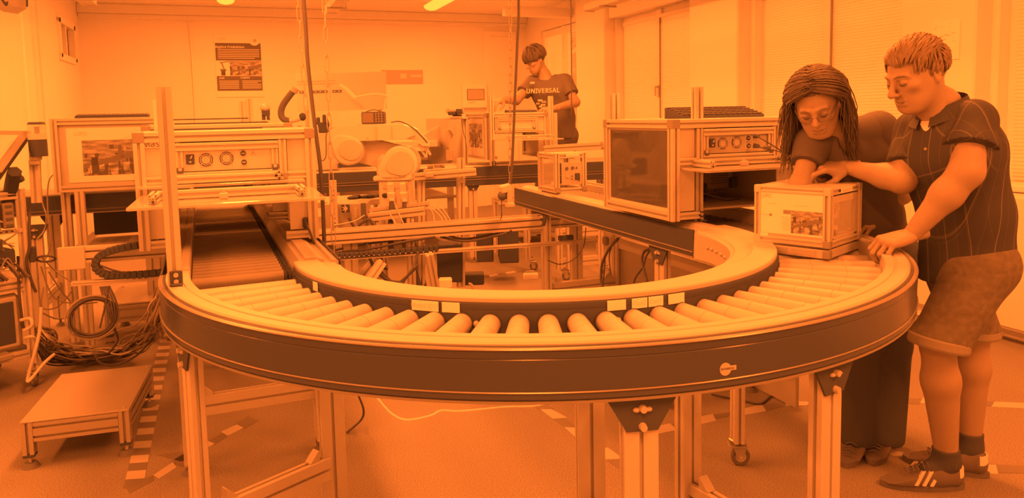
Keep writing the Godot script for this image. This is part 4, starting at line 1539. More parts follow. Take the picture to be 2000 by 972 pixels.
	# braces and legs seen under the axis
	for s in [[Vector3(-0.451, 0.405, -1.705), Vector3(-0.308, 0.548, -1.772), "slanting brace of slot profile under the axis, left of the cables", 0.05], [Vector3(-0.421, 0.449, -1.484), Vector3(-0.307, 0.564, -1.560), "second slanting brace beside the cables under the axis", 0.05], [V(0.02, 0.0, -1.35), Vector3(-0.121, 0.661, -1.178), "leaning profile bar right of the dark cables", 0.04], [Vector3(-0.076, 0.691, -1.807), Vector3(-0.077, 0.522, -1.898), "short pale bar between the axis and its cable tray", 0.03]]:
		b = MB.new()
		b.prof(s[0], s[1], s[3], s[3], Vector3.BACK)
		solo("profile_bar", b, M.alu, s[2], "bar")
	b = MB.new()
	b.prism(P2([0, 0, 0.12, 0, 0.02, 0.5, 0, 0.5]), V(Vector3(-0.040, 0.412, -1.445).x, 0.0, Vector3(-0.040, 0.412, -1.445).z), V(0.93, 0, 0.35), Vector3.UP, V(-0.01, 0, 0.03))
	solo("gusset_board", b, M.panel_dim, "triangular board leaning behind the pale bar under the axis", "board")
	# tangle of thick dark cables under the robot
	o = thing("robot_cables", "thick dark cables dropping from the robot and gathering on the floor", "cables", V(0.0, 0, -1.9))
	for pts in [[Vector3(-0.081, 0.693, -2.077), Vector3(-0.052, 0.569, -2.000), Vector3(-0.019, 0.366, -1.915), Vector3(0.002, 0.248, -1.842)], [Vector3(-0.014, 0.685, -2.105), Vector3(0.003, 0.526, -2.029), Vector3(0.031, 0.322, -1.946), Vector3(0.044, 0.223, -1.931)]]:
		strand(o, pts, 0.017, M.cord)
	for pts in [[Vector3(-0.367, 0.673, -1.700), Vector3(-0.345, 0.552, -1.680), Vector3(-0.266, 0.446, -1.640), Vector3(-0.169, 0.423, -1.601)], [Vector3(-0.377, 0.643, -1.700), Vector3(-0.320, 0.492, -1.665), Vector3(-0.239, 0.424, -1.628)], [Vector3(-0.269, 0.563, -1.760), Vector3(-0.274, 0.471, -1.752), Vector3(-0.220, 0.408, -1.726)], [Vector3(-0.195, 0.451, -1.507), Vector3(-0.144, 0.523, -1.495), Vector3(-0.091, 0.577, -1.587), Vector3(-0.020, 0.649, -1.674)], [Vector3(-0.197, 0.423, -1.612), Vector3(-0.138, 0.473, -1.595), Vector3(-0.094, 0.517, -1.582)], [Vector3(-0.582, 0.603, -1.773), Vector3(-0.441, 0.614, -1.721), Vector3(-0.299, 0.635, -1.670), Vector3(-0.128, 0.667, -1.609), Vector3(0.014, 0.688, -1.558)], [Vector3(-0.570, 0.594, -1.875), Vector3(-0.395, 0.633, -1.813), Vector3(-0.221, 0.653, -1.750)], [Vector3(-0.252, 0.528, -1.857), Vector3(-0.284, 0.482, -1.864), Vector3(-0.220, 0.465, -1.839)], [Vector3(0.093, 0.655, -1.740), Vector3(0.209, 0.628, -1.694), Vector3(0.313, 0.632, -1.655), Vector3(0.477, 0.669, -1.598)], [Vector3(0.106, 0.678, -1.845), Vector3(0.238, 0.624, -1.790), Vector3(0.390, 0.640, -1.735), Vector3(0.541, 0.668, -1.681)]]:
		strand(o, pts, 0.008, M.cord)
	for pts in [[Vector3(0.044, 0.845, -1.776), Vector3(0.087, 0.825, -1.758), Vector3(0.128, 0.771, -1.738), Vector3(0.141, 0.723, -1.729)], [Vector3(0.038, 0.839, -1.778), Vector3(0.072, 0.813, -1.763), Vector3(0.105, 0.771, -1.747), Vector3(0.114, 0.724, -1.739)], [Vector3(0.032, 0.836, -1.780), Vector3(0.057, 0.804, -1.768), Vector3(0.067, 0.725, -1.756)], [Vector3(0.050, 0.851, -1.775), Vector3(0.116, 0.824, -1.747), Vector3(0.170, 0.723, -1.718)], [Vector3(-0.213, 0.822, -1.763), Vector3(-0.174, 0.744, -1.741)], [Vector3(-0.533, 0.752, -1.876), Vector3(-0.417, 0.774, -1.835), Vector3(-0.352, 0.810, -1.814)], [Vector3(-0.181, 0.883, -1.757), Vector3(-0.143, 0.774, -1.733), Vector3(-0.130, 0.743, -1.725)]]:
		strand(o, pts, 0.004, M.cord_pale)
	for pts in [[Vector3(-0.389, 0.749, -1.822), Vector3(-0.330, 0.785, -1.803), Vector3(-0.303, 0.747, -1.790)], [Vector3(-0.432, 0.790, -1.896), Vector3(-0.411, 0.743, -1.883), Vector3(-0.384, 0.696, -1.869)]]:
		strand(o, pts, 0.009, M.cord)
	# floor boxes and plugs
	for s in [[Vector3(0.081, 0.365, -1.610), V(0.08, 0.06, 0.06), "power_adapter", M.paper, "white power adapter block on the floor under the axis", "adapter"], [Vector3(0.387, 0.277, -2.022), V(0.14, 0.07, 0.12), "floor_box", M.dark_matt, "small dark box on the floor beside the far leg", "box"], [Vector3(0.747, 0.296, -1.890), V(0.1, 0.04, 0.06), "power_adapter", M.paper, "white plug block on the floor next to a pale cable loop", "adapter"], [Vector3(0.218, 0.329, -1.983), V(0.16, 0.24, 0.2), "toolbox", M.dark_matt, "dark mesh basket standing under the axis", "basket"], [Vector3(1.054, 0.178, -3.157), V(0.16, 0.3, 0.3), "computer_tower", M.dark_matt, "black computer tower on the floor, right one of two behind a caster", "computer"], [Vector3(0.900, 0.171, -3.321), V(0.14, 0.3, 0.3), "computer_tower", M.dark_matt, "black computer tower on the floor, left one of two behind a caster", "computer"], [Vector3(0.435, 0.296, -1.792), V(0.22, 0.03, 0.1), "profile_offcut", M.alu, "short profile offcut lying on the floor", "bar"]]:
		b = MB.new()
		var p: Vector3 = s[0]
		b.box(V(p.x, maxf(p.y, 0.0) + s[1].y / 2 if s[2] != "profile_offcut" else 0.016, p.z), s[1], 0.008, Basis(Vector3.UP, -0.3))
		solo(s[2], b, s[3], s[4], s[5])
	var lp := []
	for k in 15:
		var t := TAU * k / 14.0
		lp.append(V(0.64 + 0.11 * cos(t), 0.012 + 0.02 * k / 14.0, -2.45 + 0.07 * sin(t)))
	cable("cable_loop", lp, 0.006, M.cord_pale, "pale cable coiled in a loop on the floor in the middle", "cable")
	cable("pale_cable", [Vector3(0.327, 0.300, -1.940), Vector3(0.348, 0.286, -1.931), Vector3(0.355, 0.236, -1.923)], 0.008, M.cord_pale, "short pale cable arching beside the far leg", "cable")
	# frame under the far half, on casters
	o = thing("wheeled_frame", "wheeled frame of slot profiles under the far right run", "frame", V(1.2, 0, -2.6))
	for q in [[1020, 540, 0.1], [1092, 545, 0.1], [1112, 545, 0.1], [1168, 535, 0.1], [962, 500, 0.1], [925, 530, 0.0]]:
		pass
	for q in [[Vector3(1.435, 0.000, -2.963), 0.62], [Vector3(1.512, 0.000, -2.925), 0.62], [Vector3(1.345, 0.000, -3.465), 0.62], [Vector3(1.809, 0.000, -2.956), 0.7], [Vector3(1.222, 0.000, -3.942), 0.62]]:
		var p: Vector3 = q[0]
		bar(o, V(p.x, 0.1, p.z), V(p.x, q[1], p.z), 0.05, 0.04, null, Vector3.BACK)
		caster(o, V(p.x + 0.05, 0, p.z), V(0.9, 0, 0.4).normalized())
	bar(o, Vector3(1.435, 0.000, -2.963) + V(0, 0.4, 0), Vector3(1.809, 0.000, -2.956) + V(0, 0.4, 0), 0.04, 0.08)
	bar(o, Vector3(1.435, 0.000, -2.963) + V(0, 0.15, 0), Vector3(1.809, 0.000, -2.956) + V(0, 0.15, 0), 0.04, 0.08)
	bar(o, Vector3(1.222, 0.000, -3.942) + V(0, 0.6, 0), Vector3(1.435, 0.000, -2.963) + V(0, 0.6, 0), 0.04, 0.04)
	b = MB.new()
	b.box(Vector3(0.874, 0.609, -1.600), V(0.1, 0.03, 0.03), 0.003)
	part("bracket", b, M.dark_matt, o)
	# cable duct along the right run's outer legs
	b = MB.new()
	b.bx(1.27, 1.36, 0.5, 0.57, -1.75, 0.0, 0.004)
	var du := thing("cable_duct", "long pale cable duct with a panel below, under the right run", "duct", V(1.3, 0, -0.9))
	part("duct", b, M.panel, du)
	b = MB.new()
	b.bx(1.29, 1.31, 0.02, 0.5, -1.7, 0.0, 0.002)
	part("panel", b, M.panel_dim, du)
	b = MB.new()
	b.box(Vector3(1.240, 0.536, -1.759), V(0.03, 0.06, 0.06), 0.01)
	part("end_cap", b, M.cap, du)
	for s in [[[Vector3(0.800, 0.730, -0.780), Vector3(0.800, 0.663, -0.878), Vector3(0.800, 0.563, -0.963), Vector3(0.800, 0.474, -0.977), Vector3(0.800, 0.435, -0.960)], 0.008, "double dark cable hanging at the left under the right run"], [[Vector3(0.850, 0.708, -0.883), Vector3(0.850, 0.624, -1.003), Vector3(0.850, 0.502, -1.036), Vector3(0.850, 0.411, -1.050)], 0.004, "thin dark cable beside the double cable under the right run"], [[Vector3(0.900, 0.670, -1.017), Vector3(0.900, 0.580, -1.068), Vector3(0.900, 0.466, -1.045)], 0.004, "short thin cable in the slot behind the double cable"], [[Vector3(0.800, 0.737, -0.432), Vector3(0.800, 0.704, -0.514), Vector3(0.800, 0.654, -0.534), Vector3(0.800, 0.595, -0.505), Vector3(0.800, 0.560, -0.486)], 0.007, "dark cable looping down left of the black leg plate"], [[Vector3(0.800, 0.730, -0.446), Vector3(0.800, 0.686, -0.495), Vector3(0.800, 0.630, -0.524), Vector3(0.800, 0.564, -0.595), Vector3(0.800, 0.528, -0.616)], 0.005, "thin dark cable crossing the looping one"]]:
		cable("hanging_cable", s[0], s[1], M.cord, s[2])
	cable("thin_cable", [Vector3(0.932, 0.696, -1.430), Vector3(0.914, 0.581, -1.426), Vector3(0.857, 0.504, -1.440), Vector3(0.776, 0.471, -1.467), Vector3(0.665, 0.517, -1.406)], 0.003, M.cord, "thin cable sagging in an arc from the right run to its far leg")


func robot() -> void:
	var o := local("industrial_robot", "white articulated robot arm with rounded joints on a square base", "robot", Vector3(-0.087, 0.803, -2.143), -0.358)
	var k := 0.00335
	var b := MB.new()
	b.bx(-0.1, 0.11, -0.02, 0.19, -0.12, 0.08, 0.012)
	var base := part("base", b, M.robot, o)
	b = MB.new()
	b.bx(-0.13, 0.12, 0.185, 0.215, -0.14, 0.1, 0.006)
	part("base_flange", b, M.robot, o)
	b = MB.new()
	b.bx(-0.075, 0.095, 0.13, 0.18, 0.075, 0.085, 0.003)
	sub(base, "recess", b, M.robot_shade)
	for x in [-0.02, 0.06]:
		b = MB.new()
		b.box(V(x, 0.145, 0.1), V(0.045, 0.06, 0.04), 0.006, Basis(Vector3.RIGHT, 0.25))
		b.box(V(x + 0.004, 0.09, 0.11), V(0.05, 0.05, 0.03), 0.006, Basis(Vector3.RIGHT, 0.25))
		b.cyl(V(x + 0.006, 0.07, 0.11), V(x + 0.008, 0.05, 0.112), 0.02, -1, 14)
		var c := part("connector", b, M.robot, o, "white connector block")
		b = MB.new()
		b.tube(curve([V(x + 0.008, 0.055, 0.112), V(x + 0.015, -0.02, 0.2), V(x + 0.03, -0.1, 0.36), V(x + 0.04, -0.2, 0.4)]), 0.017 if x < 0 else 0.012, 10)
		sub(c, "cable", b, M.cord, "dark cable")
	b = MB.new()
	b.ball(V(-0.06, 0.09, 0.085), V(0.02, 0.015, 0.012), 10, 6)
	part("knob", b, M.dark_matt, o)
	b = MB.new()
	b.cyl(V(-0.01, 0.21, -0.02), V(-0.01, 0.26, -0.02), 0.115, 0.11, 28)
	part("turntable", b, M.robot, o)
	# shoulder: upright body and the big rounded housing
	b = MB.new()
	b.bx(-0.11, 0.03, 0.24, 0.35, -0.12, 0.07, 0.03)
	part("shoulder_body", b, M.robot, o)
	# rounded slabs made of two circles
	slab(o, "shoulder_housing", Vector2(-0.04, 0.25), 0.07, Vector2(0.045, 0.295), 0.112, -0.1, 0.1, M.robot)
	slab(o, "shoulder_cover", Vector2(0.0, 0.275), 0.045, Vector2(0.055, 0.295), 0.08, 0.1, 0.112, M.robot_shade)
	slab(o, "lower_link", Vector2(0.02, 0.32), 0.09, Vector2(-0.27, 0.39), 0.085, -0.1, -0.01, M.robot_shade)
	slab(o, "elbow_housing", Vector2(-0.33, 0.43), 0.06, Vector2(-0.285, 0.385), 0.098, -0.02, 0.1, M.robot)
	slab(o, "elbow_cover", Vector2(-0.275, 0.39), 0.065, Vector2(-0.26, 0.385), 0.066, 0.1, 0.11, M.robot_shade)
	b = MB.new()
	b.prism(P2([-0.41, 0.44, -0.41, 0.5, -0.36, 0.535, -0.1, 0.545, 0.075, 0.54, 0.12, 0.52, 0.14, 0.47, 0.075, 0.445]), V(0, 0, -0.1), Vector3.RIGHT, Vector3.UP, V(0, 0, 0.19))
	part("forearm", b, M.robot, o)
	b = MB.new()
	b.prism(P2([0.08, 0.45, 0.1, 0.53, 0.15, 0.51, 0.2, 0.45, 0.225, 0.4, 0.19, 0.4, 0.15, 0.43]), V(0, 0, -0.07), Vector3.RIGHT, Vector3.UP, V(0, 0, 0.13))
	part("wrist_link", b, M.robot, o)
	b = MB.new()
	b.box(V(-0.1, 0.49, 0.093), V(0.012, 0.09, 0.006), 0.002)
	b.box(V(0.0, 0.49, 0.093), V(0.004, 0.09, 0.004), 0.001)
	b.box(V(-0.155, 0.46, 0.093), V(0.014, 0.014, 0.006), 0.003)
	part("forearm_seam", b, M.robot_shade, o)
	b = MB.new()
	b.box(V(0.19, 0.4, 0.0), V(0.055, 0.06, 0.07), 0.008, Basis(Vector3.BACK, 0.7))
	part("wrist_flange", b, M.robot_shade, o)
	b = MB.new()
	b.box(V(0.22, 0.36, 0.0), V(0.014, 0.05, 0.03), 0.003, Basis(Vector3.BACK, 0.5))
	b.box(V(0.19, 0.345, 0.0), V(0.012, 0.05, 0.03), 0.003, Basis(Vector3.BACK, 0.5))
	part("gripper", b, M.robot_shade, o)
	b = MB.new()
	b.tube(curve([V(-0.01, 0.555, 0.05), V(0.05, 0.56, 0.06), V(0.13, 0.52, 0.075), V(0.19, 0.46, 0.075), V(0.22, 0.42, 0.06)]), 0.004)
	part("tool_cable", b, M.cord, o, "thin dark cable")
	# its stand
	o = thing("robot_stand", "low stand of slot profiles under the robot base", "stand", V(-0.05, 0, -2.1))
	for q in [[Vector3(-0.315, 0.784, -2.119), Vector3(0.087, 0.827, -1.973)], [Vector3(-0.307, 0.784, -1.902), Vector3(0.013, 0.817, -1.785)], [Vector3(-0.298, 0.777, -1.952), Vector3(-0.282, 0.765, -2.320)]]:
		bar(o, q[0], q[1], 0.06, 0.05)
	for q in [Vector3(-0.279, 0.758, -1.889), Vector3(-0.077, 0.775, -1.815), Vector3(-0.246, 0.727, -2.302), Vector3(0.059, 0.744, -2.190)]:
		bar(o, V(q.x, 0.0, q.z), q, 0.045, 0.045, null, Vector3.BACK)


# rounded slab: hull of two circles in x-y, pushed from z0 to z1
func slab(o: Node3D, called: String, a: Vector2, ra: float, e: Vector2, re: float, z0: float, z1: float, m: Material) -> void:
	var pts := PackedVector2Array()
	for k in 24:
		var t := TAU * k / 24.0
		pts.append(a + Vector2(cos(t), sin(t)) * ra)
		pts.append(e + Vector2(cos(t), sin(t)) * re)
	var h := Geometry2D.convex_hull(pts)
	h.remove_at(h.size() - 1)
	var c := Vector2()
	for p in h:
		c += p / h.size()
	var b := MB.new()
	var bv := minf(0.015, (z1 - z0) * 0.3)
	var cnt := h.size()
	b.prism(h, V(0, 0, z0), Vector3.RIGHT, Vector3.UP, V(0, 0, z1 - z0 - bv), false)
	for i in cnt:
		var p := h[i]
		var q := h[(i + 1) % cnt]
		var p2 := p + (c - p).normalized() * bv
		var q2 := q + (c - q).normalized() * bv
		var n1 := (p - c).normalized()
		var n2 := (q - c).normalized()
		b.squad(V(p.x, p.y, z1 - bv), V(q.x, q.y, z1 - bv), V(q2.x, q2.y, z1), V(p2.x, p2.y, z1), V(n1.x, n1.y, 0.4).normalized(), V(n2.x, n2.y, 0.4).normalized(), V(n2.x * 0.3, n2.y * 0.3, 1).normalized(), V(n1.x * 0.3, n1.y * 0.3, 1).normalized())
		b.tri(V(p2.x, p2.y, z1), V(q2.x, q2.y, z1), V(c.x, c.y, z1), Vector3.BACK, Vector3.BACK, Vector3.BACK)
		b.tri(V(p.x, p.y, z0), V(q.x, q.y, z0), V(c.x, c.y, z0), Vector3.FORWARD, Vector3.FORWARD, Vector3.FORWARD)
	part(called, b, m, o)


func poster_mat() -> StandardMaterial3D:
	# print of the wall poster: dark text fields, a small photo, a little machine drawing
	var w := 384
	var h := 542
	var im := Image.create(w, h, false, Image.FORMAT_RGB8)
	im.fill(Color(0.93, 0.93, 0.93))
	var dk := Color(0.43, 0.43, 0.43)
	im.fill_rect(Rect2i(6, 76, 372, 150), dk)
	im.fill_rect(Rect2i(6, 360, 372, 128), dk)
	var li := Color(0.8, 0.8, 0.8)
	for k in 6:
		im.fill_rect(Rect2i(24, 128 + k * 15, 340 if k < 5 else 300, 7), li)
	for k in 5:
		im.fill_rect(Rect2i(24, 400 + k * 15, 160, 7), li)
		im.fill_rect(Rect2i(212, 400 + k * 15, 156 if k != 1 else 130, 7), li)
	for y in range(20, 100):
		for x in range(282, 372):
			if Vector2(x - 327, y - 52).length() < 44:
				im.set_pixel(x, y, Color(0.93, 0.93, 0.93))
	im.fill_rect(Rect2i(318, 40, 26, 26), Color(0.72, 0.72, 0.72))
	var ph: Image = photo_mat(5).albedo_texture.get_image()
	ph.resize(262, 126)
	im.blit_rect(ph, Rect2i(0, 0, 262, 126), Vector2i(116, 230))
	im.fill_rect(Rect2i(44, 316, 34, 40), Color(0.35, 0.35, 0.35))
	im.fill_rect(Rect2i(38, 300, 48, 16), Color(0.45, 0.45, 0.45))
	for t in 40:
		im.fill_rect(Rect2i(64 - t / 2, 300 - t * 3 / 2, 10, 4), Color(0.5, 0.5, 0.5))
		im.fill_rect(Rect2i(34 + t * 2, 240 - t / 4, 4, 8), Color(0.5, 0.5, 0.5))
	var m := StandardMaterial3D.new()
	m.albedo_texture = ImageTexture.create_from_image(im)
	m.roughness = 0.6
	return m


func background() -> void:
	var b := MB.new()
	# poster
	var o := thing("wall_poster", "tall white poster with two dark text fields and a photo on the back wall", "poster", V(-0.92, 1.7, -8.19))
	b = MB.new()
	b.box(V(-0.92, 2.125, -8.193), V(0.6, 0.845, 0.008), 0.001)
	var sh := part("sheet", b, M.paper, o)
	b = MB.new()
	b.card(V(-1.218, 1.705, -8.188), V(0.596, 0, 0), V(0, 0.84, 0))
	sub(sh, "print", b, poster_mat())
	sub(sh, "lettering", letters("Adaptive Produktion", V(-1.04, 2.375, -8.187), Vector3.RIGHT, Vector3.BACK, 0.03, true), M.paper)
	sub(sh, "lettering", letters("LUPO", V(-1.12, 2.48, -8.187), Vector3.RIGHT, Vector3.BACK, 0.034), M.print_pale)
	sub(sh, "lettering", letters("Ziele", V(-1.145, 1.96, -8.187), Vector3.RIGHT, Vector3.BACK, 0.022, true), M.paper)
	sub(sh, "lettering", letters("Projekte", V(-0.85, 1.965, -8.187), Vector3.RIGHT, Vector3.BACK, 0.022, true), M.paper)
	# landscape notice
	o = thing("wall_notice", "low wide notice in a mid tone on the back wall, left of the wall thermostat", "notice", V(1.31, 1.88, -8.19))
	b = MB.new()
	b.box(V(1.315, 1.97, -8.193), V(0.61, 0.2, 0.008), 0.001)
	sh = part("sheet", b, M.notice, o)
	for q in [[1.33, 1.985, 0.09, 0.07], [1.52, 1.985, 0.16, 0.035]]:
		b = MB.new()
		b.box(V(q[0], q[1], -8.188), V(q[2], q[3], 0.002))
		sub(sh, "pale_field", b, M.panel)
	b = MB.new()
	for k in 3:
		b.box(V(1.44, 1.935 - k * 0.014, -8.188), V(0.32, 0.004, 0.002))
	sub(sh, "text_lines", b, M.panel_dim).set_meta("kind", "stuff")
	# framed unit on the wall
	o = thing("wall_display", "pale wall unit with a framed screen, left of the back door", "display", V(2.38, 1.5, -8.17))
	b = MB.new()
	b.box(V(2.39, 1.68, -8.15), V(0.38, 0.36, 0.1), 0.01)
	var bd := part("housing", b, M.trim, o)
	b = MB.new()
	b.box(V(2.4, 1.7, -8.099), V(0.28, 0.17, 0.006), 0.002)
	sub(bd, "bezel", b, M.mid)
	b = MB.new()
	b.box(V(2.4, 1.7, -8.0955), V(0.25, 0.145, 0.004), 0.001)
	sub(bd, "screen", b, M.panel_dim)
	b = MB.new()
	b.box(V(2.34, 1.585, -8.099), V(0.1, 0.02, 0.004), 0.001)
	sub(bd, "name_strip", b, M.panel)
	# pipe along the wall that bends down
	cable("wall_pipe", [V(-2.66, 2.735, -8.17), V(-1.6, 2.725, -8.17), V(-1.53, 2.71, -8.17), V(-1.508, 2.66, -8.17), V(-1.5, 2.0, -8.17), V(-1.5, 1.1, -8.17)], 0.012, M.trim, "thin pale pipe bending down the back wall left of the poster", "pipe")
	# cable trays under the ceiling
	for s in [[-2.26, -5.4, "perforated cable tray at the ceiling near the left corner"], [-0.02, -5.5, "perforated cable tray at the ceiling above the leaning board"], [2.66, -4.8, "perforated cable tray at the ceiling beside the window wall"]]:
		o = thing("cable_tray", s[2], "cable tray", V(s[0], 2.5, s[1]), "cable trays under the ceiling")
		b = MB.new()
		b.bx(s[0] - 0.06, s[0] + 0.06, 2.5, 2.506, s[1], s[1] + 6.0)
		b.bx(s[0] - 0.065, s[0] - 0.058, 2.5, 2.57, s[1], s[1] + 6.0)
		b.bx(s[0] + 0.058, s[0] + 0.065, 2.5, 2.57, s[1], s[1] + 6.0)
		part("tray", b, M.alu, o)
		b = MB.new()
		b.bx(s[0] - 0.066, s[0] + 0.066, 2.49, 2.575, s[1] - 0.012, s[1], 0.003)
		part("end_plate", b, M.panel, o)
		for z in [s[1] + 0.4, s[1] + 2.5, s[1] + 4.6]:
			b = MB.new()
			b.cyl(V(s[0] + 0.1, 2.5, z), V(s[0] + 0.1, 2.9, z), 0.006)
			b.bx(s[0] - 0.1, s[0] + 0.11, 2.485, 2.5, z - 0.02, z + 0.02)
			part("hanger", b, M.alu_dull, o)
	# beam across the glazed corner
	b = MB.new()
	b.bx(2.3, 3.27, 2.66, 2.78, -6.6, -6.5, 0.01)
	struct("trim_9", b, M.wall)
	# board with a slot strip leaning above the bench
	o = thing("pin_board", "large dull metal board standing on the back bench, slotted strip across it", "board", Vector3(0.126, 1.307, -6.078))
	var p0: Vector3 = Vector3(-0.345, 1.476, -6.270)
	var p1: Vector3 = Vector3(0.619, 1.483, -5.910)
	var rr := (p1 - p0)
	var ux := rr.normalized()
	var bs := Basis(ux, Vector3.UP, ux.cross(Vector3.UP))
	b = MB.new()
	b.box((p0 + p1) * 0.5 + V(0, 0.215, 0), V(rr.length(), 0.43, 0.012), 0.002, bs)
	part("sheet", b, M.board, o)
	for k in 9:
		if k == 1 or k == 6:
			continue
		b = MB.new()
		b.box(p0 + ux * (0.06 + k * 0.054) + V(0, 0.22, 0) + bs.z * 0.008, V(0.05, 0.03, 0.006), 0.001, bs)
		var st := part("slot_strip", b, M.dark_soft, o)
		b = MB.new()
		b.box(p0 + ux * (0.06 + k * 0.054) + V(0, 0.22, 0) + bs.z * 0.012, V(0.02, 0.012, 0.002), 0.0, bs)
		sub(st, "slot", b, M.alu)
	for y in [0.34, 0.31]:
		b = MB.new()
		b.box(p0 + ux * 0.23 + V(0, y, 0) + bs.z * 0.007, V(0.44, 0.004, 0.003), 0.0, bs)
		part("score_line", b, M.mid, o)
	b = MB.new()
	b.box(p0 + ux * 0.1 + V(0, 0.1, 0) + bs.z * 0.007, V(0.1, 0.09, 0.003), 0.001, bs)
	part("note", b, M.panel, o)
	for q in [0.1, 0.95]:
		b = MB.new()
		b.box(p0 + ux * q - V(0, 0.2, 0) - bs.z * 0.03, V(0.04, 0.7, 0.03), 0.003, bs)
		part("support", b, M.alu_dull, o)
	# bench lamp arm in front of the board
	o = thing("bench_lamp", "white jointed bench lamp in front of the dull metal board", "lamp", Vector3(0.481, 1.303, -5.301))
	strand(o, [Vector3(0.071, 1.752, -5.712), Vector3(0.132, 1.706, -5.685), Vector3(0.211, 1.615, -5.647), Vector3(0.232, 1.604, -5.638)], 0.022, M.robot, "shade")
	strand(o, [Vector3(0.206, 1.612, -5.541), Vector3(0.316, 1.632, -5.502), Vector3(0.420, 1.641, -5.464), Vector3(0.528, 1.622, -5.422)], 0.014, M.robot, "upper_arm")
	strand(o, [Vector3(0.533, 1.621, -5.420), Vector3(0.508, 1.550, -5.422), Vector3(0.499, 1.473, -5.418), Vector3(0.500, 1.291, -5.400)], 0.012, M.robot, "lower_arm")
	# bench
	o = thing("work_bench", "long pale bench behind the robot, shelf underneath", "bench", V(0.35, 0, -5.3))
	for s in [[0.93, 0.96, M.panel], [0.52, 0.55, M.panel_dim]]:
		b = MB.new()
		b.bx(-1.3, 1.15, s[0], s[1], -6.3, -5.0, 0.004)
		part("top" if s[0] > 0.9 else "shelf", b, s[2], o)
	b = MB.new()
	b.bx(-1.3, 1.15, 0.88, 0.928, -5.03, -4.99, 0.006)
	part("front_rail", b, M.wood_dark, o)
	for q in [[-1.27, -5.05], [-0.1, -5.05], [1.1, -5.05], [-1.27, -6.25], [1.1, -6.25]]:
		b = MB.new()
		b.bx(q[0] - 0.03, q[0] + 0.03, 0, 0.93, q[1] - 0.03, q[1] + 0.03, 0.004)
		part("leg", b, M.panel, o)
	for s in [["wood_block", V(-0.2, 1.035, -5.2), V(0.5, 0.15, 0.2), M.panel_dim, "low pale case on the bench just left of the robot elbow", "case"], ["storage_box", V(0.05, 0.66, -5.3), V(0.4, 0.2, 0.4), M.mid, "dark storage box on the bench shelf", "box"]]:
		b = MB.new()
		b.box(s[1], s[2], 0.006)
		solo(s[0], b, s[3], s[4], s[5])
	# white chest with a shelf at its left, right of the robot's gripper
	o = thing("side_cabinet", "white cabinet with a sloping side panel, under the small camera device", "cabinet", Vector3(0.938, 0.918, -4.665))
	b = MB.new()
	var c0: Vector3 = Vector3(1.027, 0.957, -4.635)
	b.prism(P2([-0.02, 0, 0.12, 0, 0.12, 0.5, 0.06, 0.54, -0.02, 0.47]), c0 + V(-0.02, -0.06, 0), V(0.94, 0, 0.35), Vector3.UP, V(-0.14, 0, -0.37))
	part("body", b, M.panel, o)
	b = MB.new()
	b.prism(P2([0, 0, 0.28, 0, 0.28, 0.27, 0.0, 0.12]), Vector3(0.776, 1.078, -4.848), V(0.94, 0, 0.35), Vector3.UP, V(-0.03, 0, -0.05))
	part("sloping_panel", b, M.panel, o)
	b = MB.new()
	b.box(Vector3(0.675, 1.115, -4.782) + V(0, 0, -0.15), V(0.56, 0.06, 0.4), 0.004, Basis(Vector3.UP, -0.36))
	part("shelf", b, M.panel, o)
	b = MB.new()
	b.box(Vector3(0.630, 0.966, -4.999) + V(0, 0, -0.2), V(0.5, 0.12, 0.02), 0.002, Basis(Vector3.UP, -0.36))
	part("back_board", b, M.panel_dim, o)
	b = MB.new()
	b.box(Vector3(0.985, 0.995, -4.633), V(0.07, 0.11, 0.02), 0.002, Basis(Vector3.UP, -0.36))
	part("shelf_side", b, M.panel_dim, o)
	b = MB.new()
	b.turn(P2([0.05, -0.01, 0.06, -0.01, 0.06, 0.01, 0.05, 0.01]), Vector3(0.973, 1.208, -4.626), Basis(V(0.94, 0, 0.35), V(-0.35, 0, 0.94), Vector3.UP), 0, PI, 14)
	part("handle", b, M.board, o)
	# small depth camera on a post
	o = thing("depth_camera", "small black-fronted camera device on a flat shelf near the third person's hand", "camera", Vector3(0.946, 1.382, -4.277))
	b = MB.new()
	b.box(Vector3(0.953, 1.436, -4.280), V(0.16, 0.05, 0.09), 0.012, Basis(Vector3.UP, 0.1) * Basis(Vector3.BACK, -0.06))
	part("body", b, M.panel_dim, o)
	b = MB.new()
	b.box(Vector3(0.913, 1.416, -4.229), V(0.08, 0.036, 0.06), 0.008, Basis(Vector3.UP, -0.7))
	b.box(Vector3(0.967, 1.434, -4.189), V(0.07, 0.045, 0.03), 0.006, Basis(Vector3.UP, 0.5))
	part("front", b, M.dark_matt, o)
	b = MB.new()
	b.box(Vector3(0.970, 1.396, -4.270), V(0.08, 0.02, 0.06), 0.006)
	part("foot", b, M.dark_matt, o)
	b = MB.new()
	b.box(Vector3(0.983, 1.366, -4.316), V(0.19, 0.016, 0.12), 0.003)
	part("shelf", b, M.alu_bright, o)
	b = MB.new()
	var ps: Vector3 = Vector3(1.062, 1.360, -4.339)
	b.prof(V(ps.x, 0.93, ps.z), ps, 0.04, 0.04, Vector3.BACK)
	part("post", b, M.alu, o)
	strand(o, [Vector3(0.991, 1.371, -4.206), Vector3(0.995, 1.273, -4.195), Vector3(1.017, 1.166, -4.177), Vector3(1.022, 1.078, -4.166), Vector3(1.014, 0.932, -4.155)], 0.004, M.cord)
	# oscilloscope
	o = thing("oscilloscope", "small oscilloscope with a dull screen and rows of knobs, above the robot forearm", "instrument", Vector3(0.364, 1.317, -5.347))
	var oc: Vector3 = Vector3(0.363, 1.388, -5.354)
	var ob := Basis(Vector3.UP, -0.36)
	b = MB.new()
	b.box(oc, V(0.245, 0.13, 0.12), 0.01, ob)
	part("body", b, M.dark_soft, o)
	b = MB.new()
	b.box(oc + ob * V(-0.05, 0.0, 0.061), V(0.115, 0.1, 0.006), 0.002, ob)
	var sc := part("screen_frame", b, M.cap, o)
